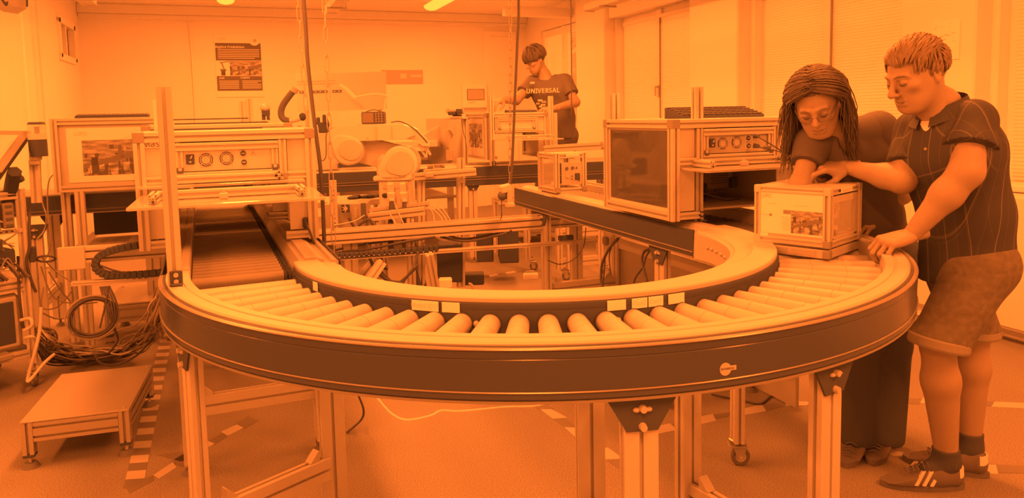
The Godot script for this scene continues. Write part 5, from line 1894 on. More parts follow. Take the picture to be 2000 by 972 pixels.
	b = MB.new()
	b.box(oc + ob * V(-0.05, 0.0, 0.0645), V(0.095, 0.08, 0.004), 0.001, ob)
	sub(sc, "screen", b, M.mid)
	for i in 3:
		for j in 4:
			b = MB.new()
			var q := oc + ob * V(0.035 + i * 0.03, 0.04 - j * 0.026, 0.06)
			b.cyl(q, q + ob * V(0, 0, 0.01), 0.008, -1, 10)
			part("knob", b, M.alu_dull, o)
	b = MB.new()
	b.tube(curve([oc + ob * V(-0.08, 0.065, 0), oc + ob * V(0.0, 0.085, 0), oc + ob * V(0.08, 0.065, 0)]), 0.006)
	part("handle", b, M.dark_soft, o)
	b = MB.new()
	b.box(oc - V(0, 0.085, 0.05), V(0.3, 0.04, 0.2), 0.004, ob)
	b.box(oc - V(0, 0.23, 0.08), V(0.2, 0.28, 0.12), 0.004, ob)
	part("stand", b, M.panel, o)
	# hose lamp and small devices behind the left cabinets
	o = thing("extraction_arm", "curved dark hose arm with a pale nozzle behind the left cabinets", "hose arm", Vector3(-0.459, 1.339, -5.014))
	strand(o, [Vector3(-0.455, 1.691, -5.046), Vector3(-0.510, 1.627, -5.060), Vector3(-0.577, 1.533, -5.076), Vector3(-0.600, 1.458, -5.078), Vector3(-0.584, 1.397, -5.066), Vector3(-0.524, 1.370, -5.041)], 0.034, M.dark_soft, "hose")
	strand(o, [Vector3(-0.527, 1.375, -4.989), Vector3(-0.470, 1.384, -4.969), Vector3(-0.413, 1.408, -4.949)], 0.026, M.panel, "grip")
	strand(o, [Vector3(-0.450, 1.696, -5.044), Vector3(-0.476, 1.657, -5.050)], 0.04, M.panel_dim, "nozzle")
	b = MB.new()
	b.ball(Vector3(-0.408, 1.413, -4.948), V(0.035, 0.04, 0.035), 12, 8)
	part("joint", b, M.dark_matt, o)
	b = MB.new()
	b.cyl(Vector3(-0.436, 1.328, -5.004), V(Vector3(-0.436, 1.328, -5.004).x, 0.96, Vector3(-0.436, 1.328, -5.004).z), 0.02)
	part("stem", b, M.alu_dull, o)
	o = thing("bench_motor", "small device with a pale dome and dark body behind the left cabinets", "device", Vector3(-0.777, 1.391, -4.494))
	b = MB.new()
	b.ball(Vector3(-0.772, 1.497, -4.503), V(0.045, 0.04, 0.045), 14, 8)
	part("dome", b, M.alu_bright, o)
	b = MB.new()
	b.box(Vector3(-0.769, 1.455, -4.498), V(0.07, 0.06, 0.06), 0.006)
	b.box(Vector3(-0.789, 1.414, -4.501), V(0.03, 0.05, 0.05), 0.003)
	b.box(Vector3(-0.750, 1.413, -4.486), V(0.025, 0.05, 0.05), 0.003)
	part("body", b, M.dark_matt, o)
	b = MB.new()
	b.box(V(Vector3(-0.774, 1.363, -4.491).x, 1.13, Vector3(-0.774, 1.363, -4.491).z), V(0.1, 0.4, 0.1), 0.004)
	part("stand", b, M.panel_dim, o)
	o = thing("tool_holder", "dark holder with plugs and pliers beside the thick hose", "tool holder", Vector3(-0.265, 1.246, -4.503))
	for q in [[632, 249, 0.1, 0.1], [622, 236, 0.03, 0.07], [634, 233, 0.03, 0.09]]:
		b = MB.new()
		b.box(tool_at(q[0], q[1]), V(q[2], q[3], 0.05), 0.008)
		part("plug", b, M.dark_matt, o)
	b = MB.new()
	b.box(tool_at(634, 290), V(0.2, 0.4, 0.03), 0.003)
	part("back_plate", b, M.board, o)
	strand(o, [Vector3(-0.232, 1.398, -4.484), Vector3(-0.217, 1.326, -4.440), Vector3(-0.249, 1.232, -4.442), Vector3(-0.257, 1.067, -4.430), Vector3(-0.278, 1.010, -4.432), Vector3(-0.314, 1.002, -4.445)], 0.005, M.cord)
	b = MB.new()
	b.turn(P2([0.0, -0.005, 0.155, -0.005, 0.155, 0.005, 0.0, 0.005]), V(0.0, 0.93, -4.42), Basis(Vector3.RIGHT, Vector3.BACK, Vector3.UP), 0, PI, 24)
	b.turn(P2([0.135, 0.005, 0.155, 0.005, 0.155, 0.012, 0.135, 0.012]), V(0.0, 0.93, -4.42), Basis(Vector3.RIGHT, Vector3.BACK, Vector3.UP), 0, PI, 24)
	solo("cable_drum", b, M.dark_matt, "dark half-round drum behind the robot's lower link", "drum")
	# rear cabinet where the third person works
	var c := cabinet("rear control cabinet with photo window, in front of the person at the back", V(1.47, 0.97, -4.27), 0.64, 0.6, 0.44, 0)
	flap(c, 0.2, 0.3, 0.7, 0.55)
	plate(c, "window_panel", V(-0.318, 0.21, 0), V(0.006, 0.34, 0.5), M.panel, 0.001)
	b = MB.new()
	b.card(V(-0.323, 0.11, -0.2), V(0, 0, 0.4), V(0, 0.23, 0))
	inst("printed_photo", b.mesh(), photo_mat(31), c)
	tall_post("slim tall post at the left front of the rear cabinet", V(1.2, 0.92, -3.93), 1.56)
	tall_post("slim tall post at the right front of the rear cabinet, by the person's hand", V(1.8, 0.92, -3.93), 1.56)
	b = MB.new()
	b.bx(1.83, 1.87, 0.92, 1.4, -3.97, -3.93, 0.003)
	solo("profile_post", b, M.alu, "short post standing right of the slim tall right post", "post")
	keyboard("flat dark keyboard on top of the rear cabinet under the person's hand", V(1.62, 1.411, -4.25), 0.3, 0.12, 0.0)
	b = MB.new()
	var q0: Vector3 = Vector3(3.120, 1.914, -0.885)
	var q1: Vector3 = Vector3(3.120, 1.675, -0.698)
	b.bx(3.124, 3.129, q1.y, q0.y, q0.z, q1.z, 0.0005)
	o = thing("paper_sheet", "pale paper sheet with a faint sketch, taped to the pillar behind the man's head", "paper", V(3.125, q1.y, (q0.z + q1.z) / 2))
	var ps2 := part("sheet", b, M.paper, o)
	b = MB.new()
	for k in 14:
		var a: Vector3 = V(3.1225, lerpf(q1.y, q0.y, rng.randf_range(0.4, 0.95)), lerpf(q0.z, q1.z, rng.randf_range(0.05, 0.8)))
		b.box(a, V(0.002, 0.004, rng.randf_range(0.006, 0.03)), 0.0, Basis(Vector3.RIGHT, rng.randf_range(-0.8, 0.8)))
	sub(ps2, "sketch_lines", b, M.print_pale).set_meta("kind", "stuff")
	# tree outside the glazed door
	o = thing("tree", "leafy tree seen through the glazed door at the back right", "tree", V(6.2, 0, -12.5))
	b = MB.new()
	b.tube([V(6.2, -1, -12.5), V(6.25, 1, -12.5), V(6.1, 3, -12.6), V(6.3, 5, -12.4)], [0.16, 0.13, 0.09, 0.04], 8)
	part("trunk", b, M.board, o)
	var mm := MultiMesh.new()
	mm.transform_format = MultiMesh.TRANSFORM_3D
	b = MB.new()
	b.flat(V(0, 0, 0), V(0.05, 0.1, 0.01), V(0, 0.2, 0), V(0, 0, 1))
	b.flat(V(0, 0, 0), V(0, 0.2, 0), V(-0.05, 0.1, 0.01), V(0, 0, 1))
	mm.mesh = b.mesh()
	mm.instance_count = 5000
	for k in 5000:
		var t := rng.randf() * TAU
		var q := V(cos(t) * rng.randf(), rng.randf_range(-1, 1), sin(t) * rng.randf()) * V(2.0, 2.6, 1.6)
		mm.set_instance_transform(k, Transform3D(Basis.from_euler(V(rng.randf() * TAU, rng.randf() * TAU, rng.randf() * TAU)), V(6.2, 2.6, -12.5) + q - org))
	var mi := MultiMeshInstance3D.new()
	mi.name = "foliage"
	mi.multimesh = mm
	mi.material_override = M.leaf
	mi.set_meta("kind", "stuff")
	o.add_child(mi, true)


func tool_at(px: float, py: float) -> Vector3:
	# places on the tool board, taken from its corner
	var a := Vector3(-0.261, 1.308, -4.508)
	return a + V((px - 632) * 0.00448, (249 - py) * 0.00478, (px - 632) * 0.0017)


# random bundle of cables along a spine
func bundle(o: Node3D, spine: Array, n: int, spread: float, m: Material, pale: Material, r := 0.005) -> void:
	for k in n:
		var pts := []
		for i in spine.size():
			var w := spread * (0.35 if i == 0 or i == spine.size() - 1 else 1.0)
			var q: Vector3 = spine[i] + V(rng.randf_range(-w, w), rng.randf_range(-w, w) * 0.8, rng.randf_range(-w, w))
			q.y = maxf(q.y, r)
			pts.append(q)
		strand(o, pts, r * rng.randf_range(0.7, 1.2), pale if k % 4 == 1 else m)


func left_side() -> void:
	var b := MB.new()
	# rack
	var p: Vector3 = Vector3(-2.127, 0.095, -1.874)
	var l: Vector3 = Vector3(-2.597, 0.133, -1.571)
	var u := V(l.x - p.x, 0, l.z - p.z).normalized()
	var w := u.cross(Vector3.UP)
	if w.z > 0:
		w = -w
	var o := thing("equipment_rack", "open rack of slot profiles at the left edge, full of wiring and boards", "rack", V(p.x, 0, p.z))
	var base := V(p.x, 0, p.z)
	var posts := [base, base + u * 0.8, base + w * 0.5, base + u * 0.8 + w * 0.5]
	for q in posts:
		var m := bar(o, q + V(0, 0.13, 0), q + V(0, 1.06, 0), 0.04, 0.04, null, Vector3.BACK)
		caster(o, q, w)
	for y in [0.19, 0.545, 1.03]:
		bar(o, posts[0] + V(0, y, 0) + u * 0.02, posts[1] + V(0, y, 0))
		bar(o, posts[2] + V(0, y, 0) + u * 0.02, posts[3] + V(0, y, 0))
		bar(o, posts[0] + V(0, y, 0) + w * 0.02, posts[2] + V(0, y, 0))
		b = MB.new()
		b.box(base + u * 0.4 + w * 0.25 + V(0, y + 0.025, 0), V(0.78, 0.008, 0.48), 0.001, Basis(u, Vector3.UP, u.cross(Vector3.UP)))
		part("shelf_board", b, M.panel_dim if y > 0.3 else M.dark_soft, o)
	b = MB.new()
	b.box(base + u * 0.4 + w * 0.47 + V(0, 0.37, 0), V(0.76, 0.3, 0.01), 0.001, Basis(u, Vector3.UP, u.cross(Vector3.UP)))
	part("back_board", b, M.dark_matt, o)
	b = MB.new()
	b.box(base - u * 0.035 - w * 0.01 + V(0, 0.71, 0), V(0.025, 0.08, 0.05), 0.003)
	part("side_block", b, M.dark_matt, o)
	# terminal blocks and boards on the rack
	o = thing("terminal_board", "row of terminal modules wired on the rack's upper part", "terminal board", base + V(0, 0.86, 0) + u * 0.2)
	var bs := Basis(u, Vector3.UP, u.cross(Vector3.UP))
	for k in 6:
		var c: Vector3 = base + u * (0.075 + k * 0.065) - w * 0.01 + V(0, 0.93, 0)
		b = MB.new()
		b.box(c, V(0.05, 0.13, 0.08), 0.006, bs)
		var md := part("module", b, M.panel_dim if k % 3 else M.mid, o)
		for j in 4:
			b = MB.new()
			b.box(c + V(0, 0.05 - j * 0.033, 0) - w * 0.042, V(0.03, 0.014, 0.006), 0.001, bs)
			sub(md, "terminal", b, M.dark_soft)
	b = MB.new()
	b.box(base + u * 0.28 + V(0, 0.79, 0), V(0.3, 0.06, 0.2), 0.004, bs)
	b.box(base + u * 0.17 + w * 0.05 + V(0, 0.72, 0), V(0.22, 0.07, 0.2), 0.004, bs)
	part("power_unit", b, M.dark_matt, o)
	b = MB.new()
	b.box(base + u * 0.1 - w * 0.01 + V(0, 0.845, 0), V(0.2, 0.022, 0.012), 0.001, bs)
	part("hole_rail", b, M.alu, o)
	for k in 7:
		b = MB.new()
		b.box(base + u * (0.03 + k * 0.025) - w * 0.017 + V(0, 0.845, 0), V(0.01, 0.007, 0.003), 0.0, bs)
		part("hole", b, M.dark_matt, o)
	# tube screen on the lowest shelf
	o = thing("tube_monitor", "old tube monitor with pale rounded frame on the rack's bottom shelf", "monitor", base + V(0, 0.22, 0) + u * 0.3)
	var mc: Vector3 = base + u * 0.215 + w * 0.02 + V(0, 0.37, 0)
	b = MB.new()
	b.box(mc, V(0.36, 0.3, 0.06), 0.025, bs)
	b.box(mc + w * 0.12, V(0.26, 0.22, 0.2), 0.05, bs)
	var fr := part("frame", b, M.panel_dim, o)
	b = MB.new()
	b.box(mc - w * 0.028, V(0.285, 0.225, 0.012), 0.006, bs)
	part("screen", b, M.dark, o, "dark glass screen")
	b = MB.new()
	b.box(mc - V(0, 0.16, 0), V(0.2, 0.03, 0.2), 0.006, bs)
	part("foot", b, M.cap, o)
	# rack wiring
	o = thing("rack_wiring", "tangle of dark and pale cables hanging in the rack", "cables", base + V(0, 0.3, 0))
	for k in 26:
		var a: Vector3 = base + u * rng.randf_range(0.02, 0.45) - w * rng.randf_range(-0.1, 0.05) + V(0, rng.randf_range(0.75, 1.05), 0)
		var e: Vector3 = base + u * rng.randf_range(0.02, 0.4) - w * rng.randf_range(-0.1, 0.03) + V(0, rng.randf_range(0.6, 0.8), 0)
		var mid := (a + e) * 0.5 - w * rng.randf_range(0.0, 0.06) + u * rng.randf_range(-0.08, 0.08)
		strand(o, [a, mid, e], rng.randf_range(0.003, 0.006), M.cord_mid if k % 3 else M.cord_pale)
	for k in 22:
		var a: Vector3 = base + u * rng.randf_range(0.1, 0.42) - w * 0.02 + V(0, 0.6, 0)
		var pts := []
		for i in 6:
			var t := i / 5.0
			pts.append(a + u * (t - 0.5) * 0.2 + V(0, sin(t * PI) * rng.randf_range(0.06, 0.13), 0) - w * rng.randf_range(0.0, 0.05))
		strand(o, pts, 0.005, M.cord_mid if k % 2 else M.cord)
	strand(o, [Vector3(-2.162, 0.704, -1.892), Vector3(-2.152, 0.501, -1.815), Vector3(-2.154, 0.327, -1.853)], 0.007, M.cord)
	strand(o, [Vector3(-2.090, 0.972, -1.891), Vector3(-2.093, 0.867, -1.860), Vector3(-2.096, 0.760, -1.851), Vector3(-2.115, 0.680, -1.851), Vector3(-2.105, 0.582, -1.859), Vector3(-2.091, 0.508, -1.879)], 0.008, M.cord)
	strand(o, [Vector3(-2.050, 0.445, -1.772), Vector3(-2.060, 0.339, -1.765), Vector3(-2.081, 0.239, -1.742), Vector3(-2.125, 0.095, -1.745), Vector3(-2.119, 0.076, -1.741), Vector3(-2.065, 0.137, -1.801), Vector3(-2.035, 0.154, -1.899)], 0.009, M.cord_pale)
	strand(o, [Vector3(-2.153, 0.381, -1.804), Vector3(-2.108, 0.388, -1.788), Vector3(-2.100, 0.353, -1.781), Vector3(-2.136, 0.328, -1.792)], 0.009, M.cord_pale)
	strand(o, [Vector3(-2.138, 0.288, -1.789), Vector3(-2.103, 0.295, -1.777), Vector3(-2.092, 0.259, -1.823)], 0.008, M.cord_pale)
	# ring of cable tied to the rack
	var rg := []
	for k in 17:
		var t := TAU * k / 16.0
		rg.append(Vector3(-2.024, 0.688, -1.839) + V(cos(t) * 0.042, sin(t) * 0.02, sin(t) * 0.03))
	strand(o, rg, 0.006, M.cord)
	# touch panel on an arm
	o = thing("touch_panel", "tilted touch panel with a pale screen in a dark housing on the rack", "screen", Vector3(-2.159, 1.000, -1.865))
	var tr: Vector3 = Vector3(-2.063, 1.356, -1.917)
	var br: Vector3 = Vector3(-2.126, 1.163, -1.568)
	var ed: Vector3 = (tr - br)
	var across := u * 0.5 + V(0, 0.02, 0)
	var nn := ed.cross(across).normalized()
	if nn.dot(V(-1.084, 1.394, 2.68) - tr) < 0:
		nn = -nn
	var tb := Basis(across.normalized(), ed.normalized(), across.normalized().cross(ed.normalized()))
	var ctr := br + ed * 0.5 + across * 0.5
	var back := -nn * 0.055
	b = MB.new()
	var q4 := [br, tr, tr + across, br + across]
	for k in 4:
		var a: Vector3 = q4[k]
		var e: Vector3 = q4[(k + 1) % 4]
		b.flat(a, e, e + back, (a + e) * 0.5 - ctr)
		b.flat(a, e + back, a + back, (a + e) * 0.5 - ctr)
	b.flat(q4[0] + back, q4[1] + back, q4[2] + back, back)
	b.flat(q4[0] + back, q4[2] + back, q4[3] + back, back)
	part("housing", b, M.dark_matt, o)
	b = MB.new()
	b.box(ctr + nn * 0.003, V(across.length(), ed.length(), 0.008), 0.002, Basis(across.normalized(), ed.normalized(), across.normalized().cross(ed.normalized())))
	part("bezel", b, M.cap, o)
	b = MB.new()
	b.box(ctr + nn * 0.007, V(across.length() * 0.82, ed.length() * 0.76, 0.006), 0.001, Basis(across.normalized(), ed.normalized(), across.normalized().cross(ed.normalized())))
	part("screen", b, M.panel, o)
	strand(o, [Vector3(-2.116, 1.158, -1.757), Vector3(-2.143, 1.102, -1.815), Vector3(-2.170, 1.032, -1.873), Vector3(-2.180, 0.985, -1.872)], 0.034, M.dark_matt, "swivel_arm")
	strand(o, [Vector3(-2.155, 1.110, -1.831), Vector3(-2.118, 1.114, -1.818), Vector3(-2.100, 1.124, -1.812)], 0.022, M.dark_matt, "clamp_lever")
	# signal tower
	o = thing("signal_tower", "signal tower lamp with clear and dark segments on a profile post", "signal lamp", Vector3(-2.035, 0.990, -1.818))
	var s0: Vector3 = Vector3(-2.020, 1.228, -1.835)
	b = MB.new()
	b.cyl(s0, s0 + V(0, 0.088, 0), 0.043, -1, 24)
	part("dark_segment", b, M.dark, o)
	b = MB.new()
	b.cyl(s0 + V(0, 0.088, 0), s0 + V(0, 0.118, 0), 0.044, -1, 24)
	part("pale_ring", b, M.panel, o)
	b = MB.new()
	b.cyl(s0 + V(0, 0.118, 0), s0 + V(0, 0.165, 0), 0.042, -1, 24)
	part("clear_segment", b, M.plexi, o, "clear segment")
	b = MB.new()
	b.cyl(s0 + V(0, 0.118, 0), s0 + V(0, 0.155, 0), 0.012, -1, 12)
	part("bulb", b, M.dark_soft, o)
	b = MB.new()
	b.cyl(s0 + V(0, 0.165, 0), s0 + V(0, 0.178, 0), 0.043, 0.036, 24)
	part("cap", b, M.dark_matt, o)
	b = MB.new()
	b.cyl(s0 - V(0.015, 0.018, 0), s0 - V(0.015, 0, 0), 0.028, 0.03, 14)
	b.box(s0 - V(0.02, 0.03, 0), V(0.05, 0.03, 0.04), 0.005)
	part("socket", b, M.alu_dull, o)
	b = MB.new()
	b.prof(Vector3(-2.050, 0.984, -1.855), Vector3(-2.051, 1.193, -1.876), 0.042, 0.042, Vector3.BACK)
	part("post", b, M.alu, o)
	# thing hanging at the top left corner
	o = thing("ceiling_unit", "dark-edged unit hanging from the ceiling at the upper left corner", "ceiling unit", Vector3(-2.185, 2.076, -2.300))
	b = MB.new()
	b.prism(P2([-0.16, 0.05, -0.1, 0.02, -0.02, -0.02, 0.06, -0.035, 0.08, 0.25, -0.16, 0.3]), Vector3(-2.171, 2.076, -2.295), V(0.94, 0, 0.35), Vector3.UP, V(-0.1, 0, -0.25))
	part("housing", b, M.panel_dim, o)
	strand(o, [Vector3(-2.095, 2.165, -2.221), Vector3(-2.099, 2.044, -2.211)], 0.006, M.dark_matt, "edge")
	strand(o, [Vector3(-2.229, 2.089, -2.264), Vector3(-2.207, 2.055, -2.252), Vector3(-2.201, 2.074, -2.252)], 0.006, M.dark_matt, "clip")
	# ring coil hanging and floor bundle
	o = thing("cable_coil", "coil of dark cable hanging below the energy chain at the left", "cable coil", Vector3(-1.769, 0.323, -1.494))
	for k in 9:
		var pts := []
		var c: Vector3 = Vector3(-1.768, 0.433, -1.504)
		var rr := 0.1 + rng.randf_range(-0.014, 0.014)
		for i in 19:
			var t := TAU * i / 18.0
			pts.append(c + V(cos(t) * rr + rng.randf_range(-0.003, 0.003), sin(t) * rr * 0.97, -0.03 * cos(t) + k * 0.004))
		strand(o, pts, 0.005, M.cord_mid if k % 3 == 1 else M.cord)
	strand(o, [Vector3(-1.691, 0.577, -1.489), Vector3(-1.707, 0.500, -1.488), Vector3(-1.742, 0.373, -1.489)], 0.005, M.cord)
	for k in 5:
		strand(o, [Vector3(-1.738, 0.567, -1.559) + V(k * 0.01, 0, 0), Vector3(-1.706, 0.475, -1.485) + V(k * 0.012, 0, 0), Vector3(-1.681, 0.358, -1.518), Vector3(-1.685, 0.264, -1.618), Vector3(-1.783, 0.107, -1.961)], 0.005, M.cord)
	o = thing("cable_bundle", "long bundle of dark cables running from the rack along the floor to the conveyor", "cables", Vector3(-1.862, 0.034, -2.091))
	var spine := [Vector3(-2.096, 0.312, -1.883), Vector3(-2.076, 0.229, -1.921), Vector3(-2.043, 0.113, -2.059), Vector3(-1.953, 0.055, -2.180), Vector3(-1.807, 0.052, -2.179), Vector3(-1.659, 0.126, -2.024), Vector3(-1.524, 0.272, -1.665), Vector3(-1.434, 0.469, -1.222), Vector3(-1.382, 0.669, -0.900)]
	bundle(o, spine, 34, 0.055, M.cord_mid, M.cord_pale, 0.0045)
	bundle(o, [Vector3(-2.100, 0.231, -1.877), Vector3(-2.061, 0.116, -1.959), Vector3(-1.944, 0.044, -2.123), Vector3(-1.730, 0.059, -2.097), Vector3(-1.570, 0.165, -1.887)], 14, 0.035, M.cord, M.cord_mid, 0.004)
	strand(o, [Vector3(-1.865, 0.088, -2.043), Vector3(-1.831, 0.057, -1.974), Vector3(-1.751, 0.043, -1.943), Vector3(-1.641, 0.090, -1.906), Vector3(-1.520, 0.245, -1.661)], 0.006, M.cord)
	for pts in [[Vector3(-2.064, 0.639, -1.902), Vector3(-2.020, 0.462, -1.923), Vector3(-1.915, 0.415, -1.932), Vector3(-1.827, 0.394, -2.005)], [Vector3(-2.061, 0.693, -1.907), Vector3(-2.011, 0.590, -1.985), Vector3(-1.935, 0.533, -1.951)], [Vector3(-2.027, 0.611, -1.886), Vector3(-1.978, 0.464, -1.961), Vector3(-1.926, 0.386, -1.987)], [Vector3(-2.081, 0.399, -1.886), Vector3(-2.024, 0.333, -1.966), Vector3(-1.955, 0.330, -1.993)], [Vector3(-2.056, 0.529, -1.889), Vector3(-2.070, 0.421, -1.884), Vector3(-2.009, 0.407, -1.914), Vector3(-1.952, 0.463, -1.951), Vector3(-1.937, 0.485, -1.948)], [Vector3(-1.432, 0.644, -1.023), Vector3(-1.493, 0.495, -1.246), Vector3(-1.588, 0.369, -1.484), Vector3(-1.682, 0.317, -1.622), Vector3(-1.820, 0.209, -1.877)], [Vector3(-2.052, 1.321, -2.607), Vector3(-2.098, 1.291, -2.621), Vector3(-2.105, 1.212, -2.616), Vector3(-2.067, 1.133, -2.594), Vector3(-2.051, 1.117, -2.587)], [Vector3(-2.057, 1.114, -2.589), Vector3(-2.124, 1.072, -2.610), Vector3(-2.148, 0.994, -2.611), Vector3(-2.153, 0.837, -2.598), Vector3(-2.143, 0.696, -2.581), Vector3(-2.172, 0.587, -2.581), Vector3(-2.185, 0.569, -2.477)], [Vector3(-2.064, 1.183, -2.062), Vector3(-2.088, 0.972, -2.158), Vector3(-2.071, 0.886, -2.143), Vector3(-2.086, 0.801, -2.141), Vector3(-2.101, 0.771, -2.036)]]:
		strand(o, pts, 0.004, M.cord_mid)
	# low platform behind the coil
	var st := stool("low metal platform on the floor behind the coiled cable", V(-1.66, 0, -2.75), -0.05)
	stool("low metal step with levelling feet at the front left", V(-1.718, 0, -1.048), -0.065)
	stool("metal step behind the rear conveyor under the person at the back", V(2.02, 0, -4.95), 0.0)
	st.scale = V(1.0, 1.35, 0.9)
	# cabinet leg pair behind the axis at the left
	o = thing("profile_stand", "pair of tall slot profiles under the picture board at the left", "stand", Vector3(-2.017, 0.270, -2.493))
	for q in [[136, 4.7], [163, 4.6]]:
		var a: Vector3 = Vector3(-2.060, 0.631, -2.651) if q[0] == 136 else Vector3(-1.960, 0.645, -2.507)
		bar(o, V(a.x, 0.02, a.z), V(a.x, 0.98, a.z), 0.05, 0.05, null, Vector3.BACK)
	b = MB.new()
	b.bx(-2.0, -1.45, 0.62, 0.9, -3.2, -3.18)
	part("dark_panel", b, M.dark_matt, o, "dark panel")
	b = MB.new()
	b.bx(-2.0, -1.45, 0.55, 0.6, -3.3, -2.9)
	part("shelf", b, M.panel_dim, o)


func stool(label: String, at: Vector3, turn: float) -> Node3D:
	var o := local("step_stool", label, "step", at, turn)
	var W := 0.2
	var D := 0.3
	for sx in [-1, 1]:
		for sz in [-1, 1]:
			var x: float = sx * (W - 0.022)
			var z: float = sz * (D - 0.022)
			var b := MB.new()
			b.prof(V(x, 0.058, z), V(x, 0.192, z), 0.042, 0.042, Vector3.BACK)
			var l := part("leg", b, M.alu_dull, o)
			b = MB.new()
			b.box(V(x, 0.052, z), V(0.043, 0.012, 0.043), 0.002)
			sub(l, "end_cap", b, M.dark_matt)
			b = MB.new()
			b.cyl(V(x, 0.02, z), V(x, 0.05, z), 0.006, -1, 10)
			sub(l, "spindle", b, M.alu_bright)
			b = MB.new()
			b.cyl(V(x, 0, z), V(x, 0.022, z), 0.034, 0.022, 16)
			sub(l, "foot_pad", b, M.rubber, "dark round foot pad")
	for s in [-1, 1]:
		var b := MB.new()
		b.prof(V(-W + 0.044, 0.15, s * (D - 0.022)), V(W - 0.044, 0.15, s * (D - 0.022)), 0.04, 0.08, Vector3.UP, 1, 2)
		part("apron", b, M.alu_dull, o)
		b = MB.new()
		b.prof(V(s * (W - 0.022), 0.15, -D + 0.044), V(s * (W - 0.022), 0.15, D - 0.044), 0.04, 0.08, Vector3.UP, 1, 2)
		part("apron", b, M.alu_dull, o)
	var b := MB.new()
	b.box(V(0, 0.196, 0), V(2 * W, 0.008, 2 * D), 0.002)
	var t := part("top_plate", b, M.stool_top, o)
	for sx in [-1, 1]:
		for sz in [-1, 1]:
			b = MB.new()
			b.cyl(V(sx * (W - 0.022), 0.2, sz * (D - 0.022)), V(sx * (W - 0.022), 0.203, sz * (D - 0.022)), 0.006, -1, 10)
			sub(t, "screw_head", b, M.alu_bright)
	return o


# striped floor tape: pieces of pale and dark tape in a line, every stripe a piece
func tape(label: String, pts: Array, w: float, L: float, torn := 0.0) -> void:
	var o := thing("floor_tape", label, "floor tape", V(pts[0].x, 0, pts[0].z))
	var k := 0
	for i in pts.size() - 1:
		var a: Vector3 = pts[i]
		var e: Vector3 = pts[i + 1]
		var n := maxi(1, int(round((e - a).length() / L)))
		var d := (e - a) / n
		var s := Vector3.UP.cross(d).normalized() * w / 2
		for j in n:
			var p := a + d * j
			var q := a + d * (j + 1)
			var r := func(): return V(rng.randf_range(-torn, torn), 0, rng.randf_range(-torn, torn))
			var sh := d * 0.25
			var b := MB.new()
			var c := [p - s + r.call(), p + s + sh + r.call(), q + s + sh + r.call(), q - s + r.call()]
			var up := V(0, 0.0012 + 0.0004 * (k % 2), 0)
			b.quad(c[0] + up, c[1] + up, c[2] + up, c[3] + up, Vector3.UP)
			for m in 4:
				b.flat(c[m], c[(m + 1) % 4], c[(m + 1) % 4] + up, (c[m] + c[(m + 1) % 4]) * 0.5 - (p + q) * 0.5)
				b.flat(c[m], c[(m + 1) % 4] + up, c[m] + up, (c[m] + c[(m + 1) % 4]) * 0.5 - (p + q) * 0.5)
			part("tape_stripe", b, M.tape_pale if k % 2 else M.tape_dark, o)
			k += 1


func small_things() -> void:
	tape("straight striped tape on the floor right of the metal step", [V(-1.54, 0, -2.75), V(-1.5, 0, -0.43)], 0.07, 0.075)
	tape("torn striped tape crossing toward the front left leg", [V(-1.53, 0, -0.39), V(-1.44, 0, -0.47), V(-1.3, 0, -0.66), V(-1.18, 0, -0.79), V(-1.06, 0, -0.93)], 0.06, 0.1, 0.012)
	tape("loose pale scrap of tape beside the front left leg", [V(-1.4, 0, -0.72), V(-1.33, 0, -0.6)], 0.06, 0.12, 0.02)
	tape("striped tape on the floor left of the front middle legs", [V(0.24, 0, -0.62), V(0.31, 0, 0.2)], 0.06, 0.11, 0.008)
	tape("striped tape line behind the casters to the right", [V(0.45, 0, -0.06), V(0.9, 0, -0.1), V(1.3, 0, -0.1), V(1.5, 0, -0.02)], 0.06, 0.12, 0.012)
	tape("striped tape running under the man's shoes", [V(1.28, 0, 0.3), V(1.36, 0, 0.5), V(1.45, 0, 0.66), V(1.72, 0, 0.8)], 0.06, 0.13, 0.012)
	tape("faint striped tape at the far right behind the man's legs", [V(1.5, 0, -0.1), V(1.9, 0, 0.12), V(2.3, 0, 0.36)], 0.06, 0.14, 0.012)
	tape("striped tape on the floor far under the axis", [Vector3(0.858, 0.000, -3.376), Vector3(1.219, 0.000, -3.455), Vector3(1.469, 0.000, -3.404)], 0.06, 0.1, 0.01)
	cable("white_cable", [Vector3(-0.462, 0.000, -0.951), Vector3(-0.437, 0.000, -0.731), Vector3(-0.386, 0.000, -0.631), Vector3(-0.276, 0.000, -0.635), Vector3(-0.211, 0.000, -0.673), Vector3(-0.128, 0.000, -0.630), Vector3(0.078, 0.000, -0.594), Vector3(0.259, 0.000, -0.549), Vector3(0.385, 0.000, -0.714)], 0.006, M.cord_pale, "pale cable winding over the open floor under the bend")
	cable("dark_cable", [V(-0.87, 0.6, -0.02), Vector3(-0.782, 0.250, -0.441), Vector3(-0.751, 0.120, -0.538), Vector3(-0.722, 0.020, -0.664), Vector3(-0.780, 0.006, -0.606), Vector3(-0.794, 0.006, -0.544), Vector3(-0.759, 0.006, -0.507)], 0.005, M.cord, "dark cable curling beside the left inner leg")
	cable("dark_cable", [Vector3(-0.622, 0.200, -0.500), Vector3(-0.590, 0.100, -0.583), Vector3(-0.598, 0.040, -0.620), Vector3(-0.665, 0.006, -0.591)], 0.005, M.cord, "dark cable bowing right of the left inner leg")
	cable("dark_cable", [Vector3(1.040, 0.020, -0.293), Vector3(1.106, 0.006, -0.260), Vector3(1.155, 0.006, -0.189), Vector3(1.201, 0.006, -0.134), Vector3(1.304, 0.006, -0.187), Vector3(1.347, 0.006, -0.183)], 0.005, M.cord, "dark cable lying behind the front right casters")


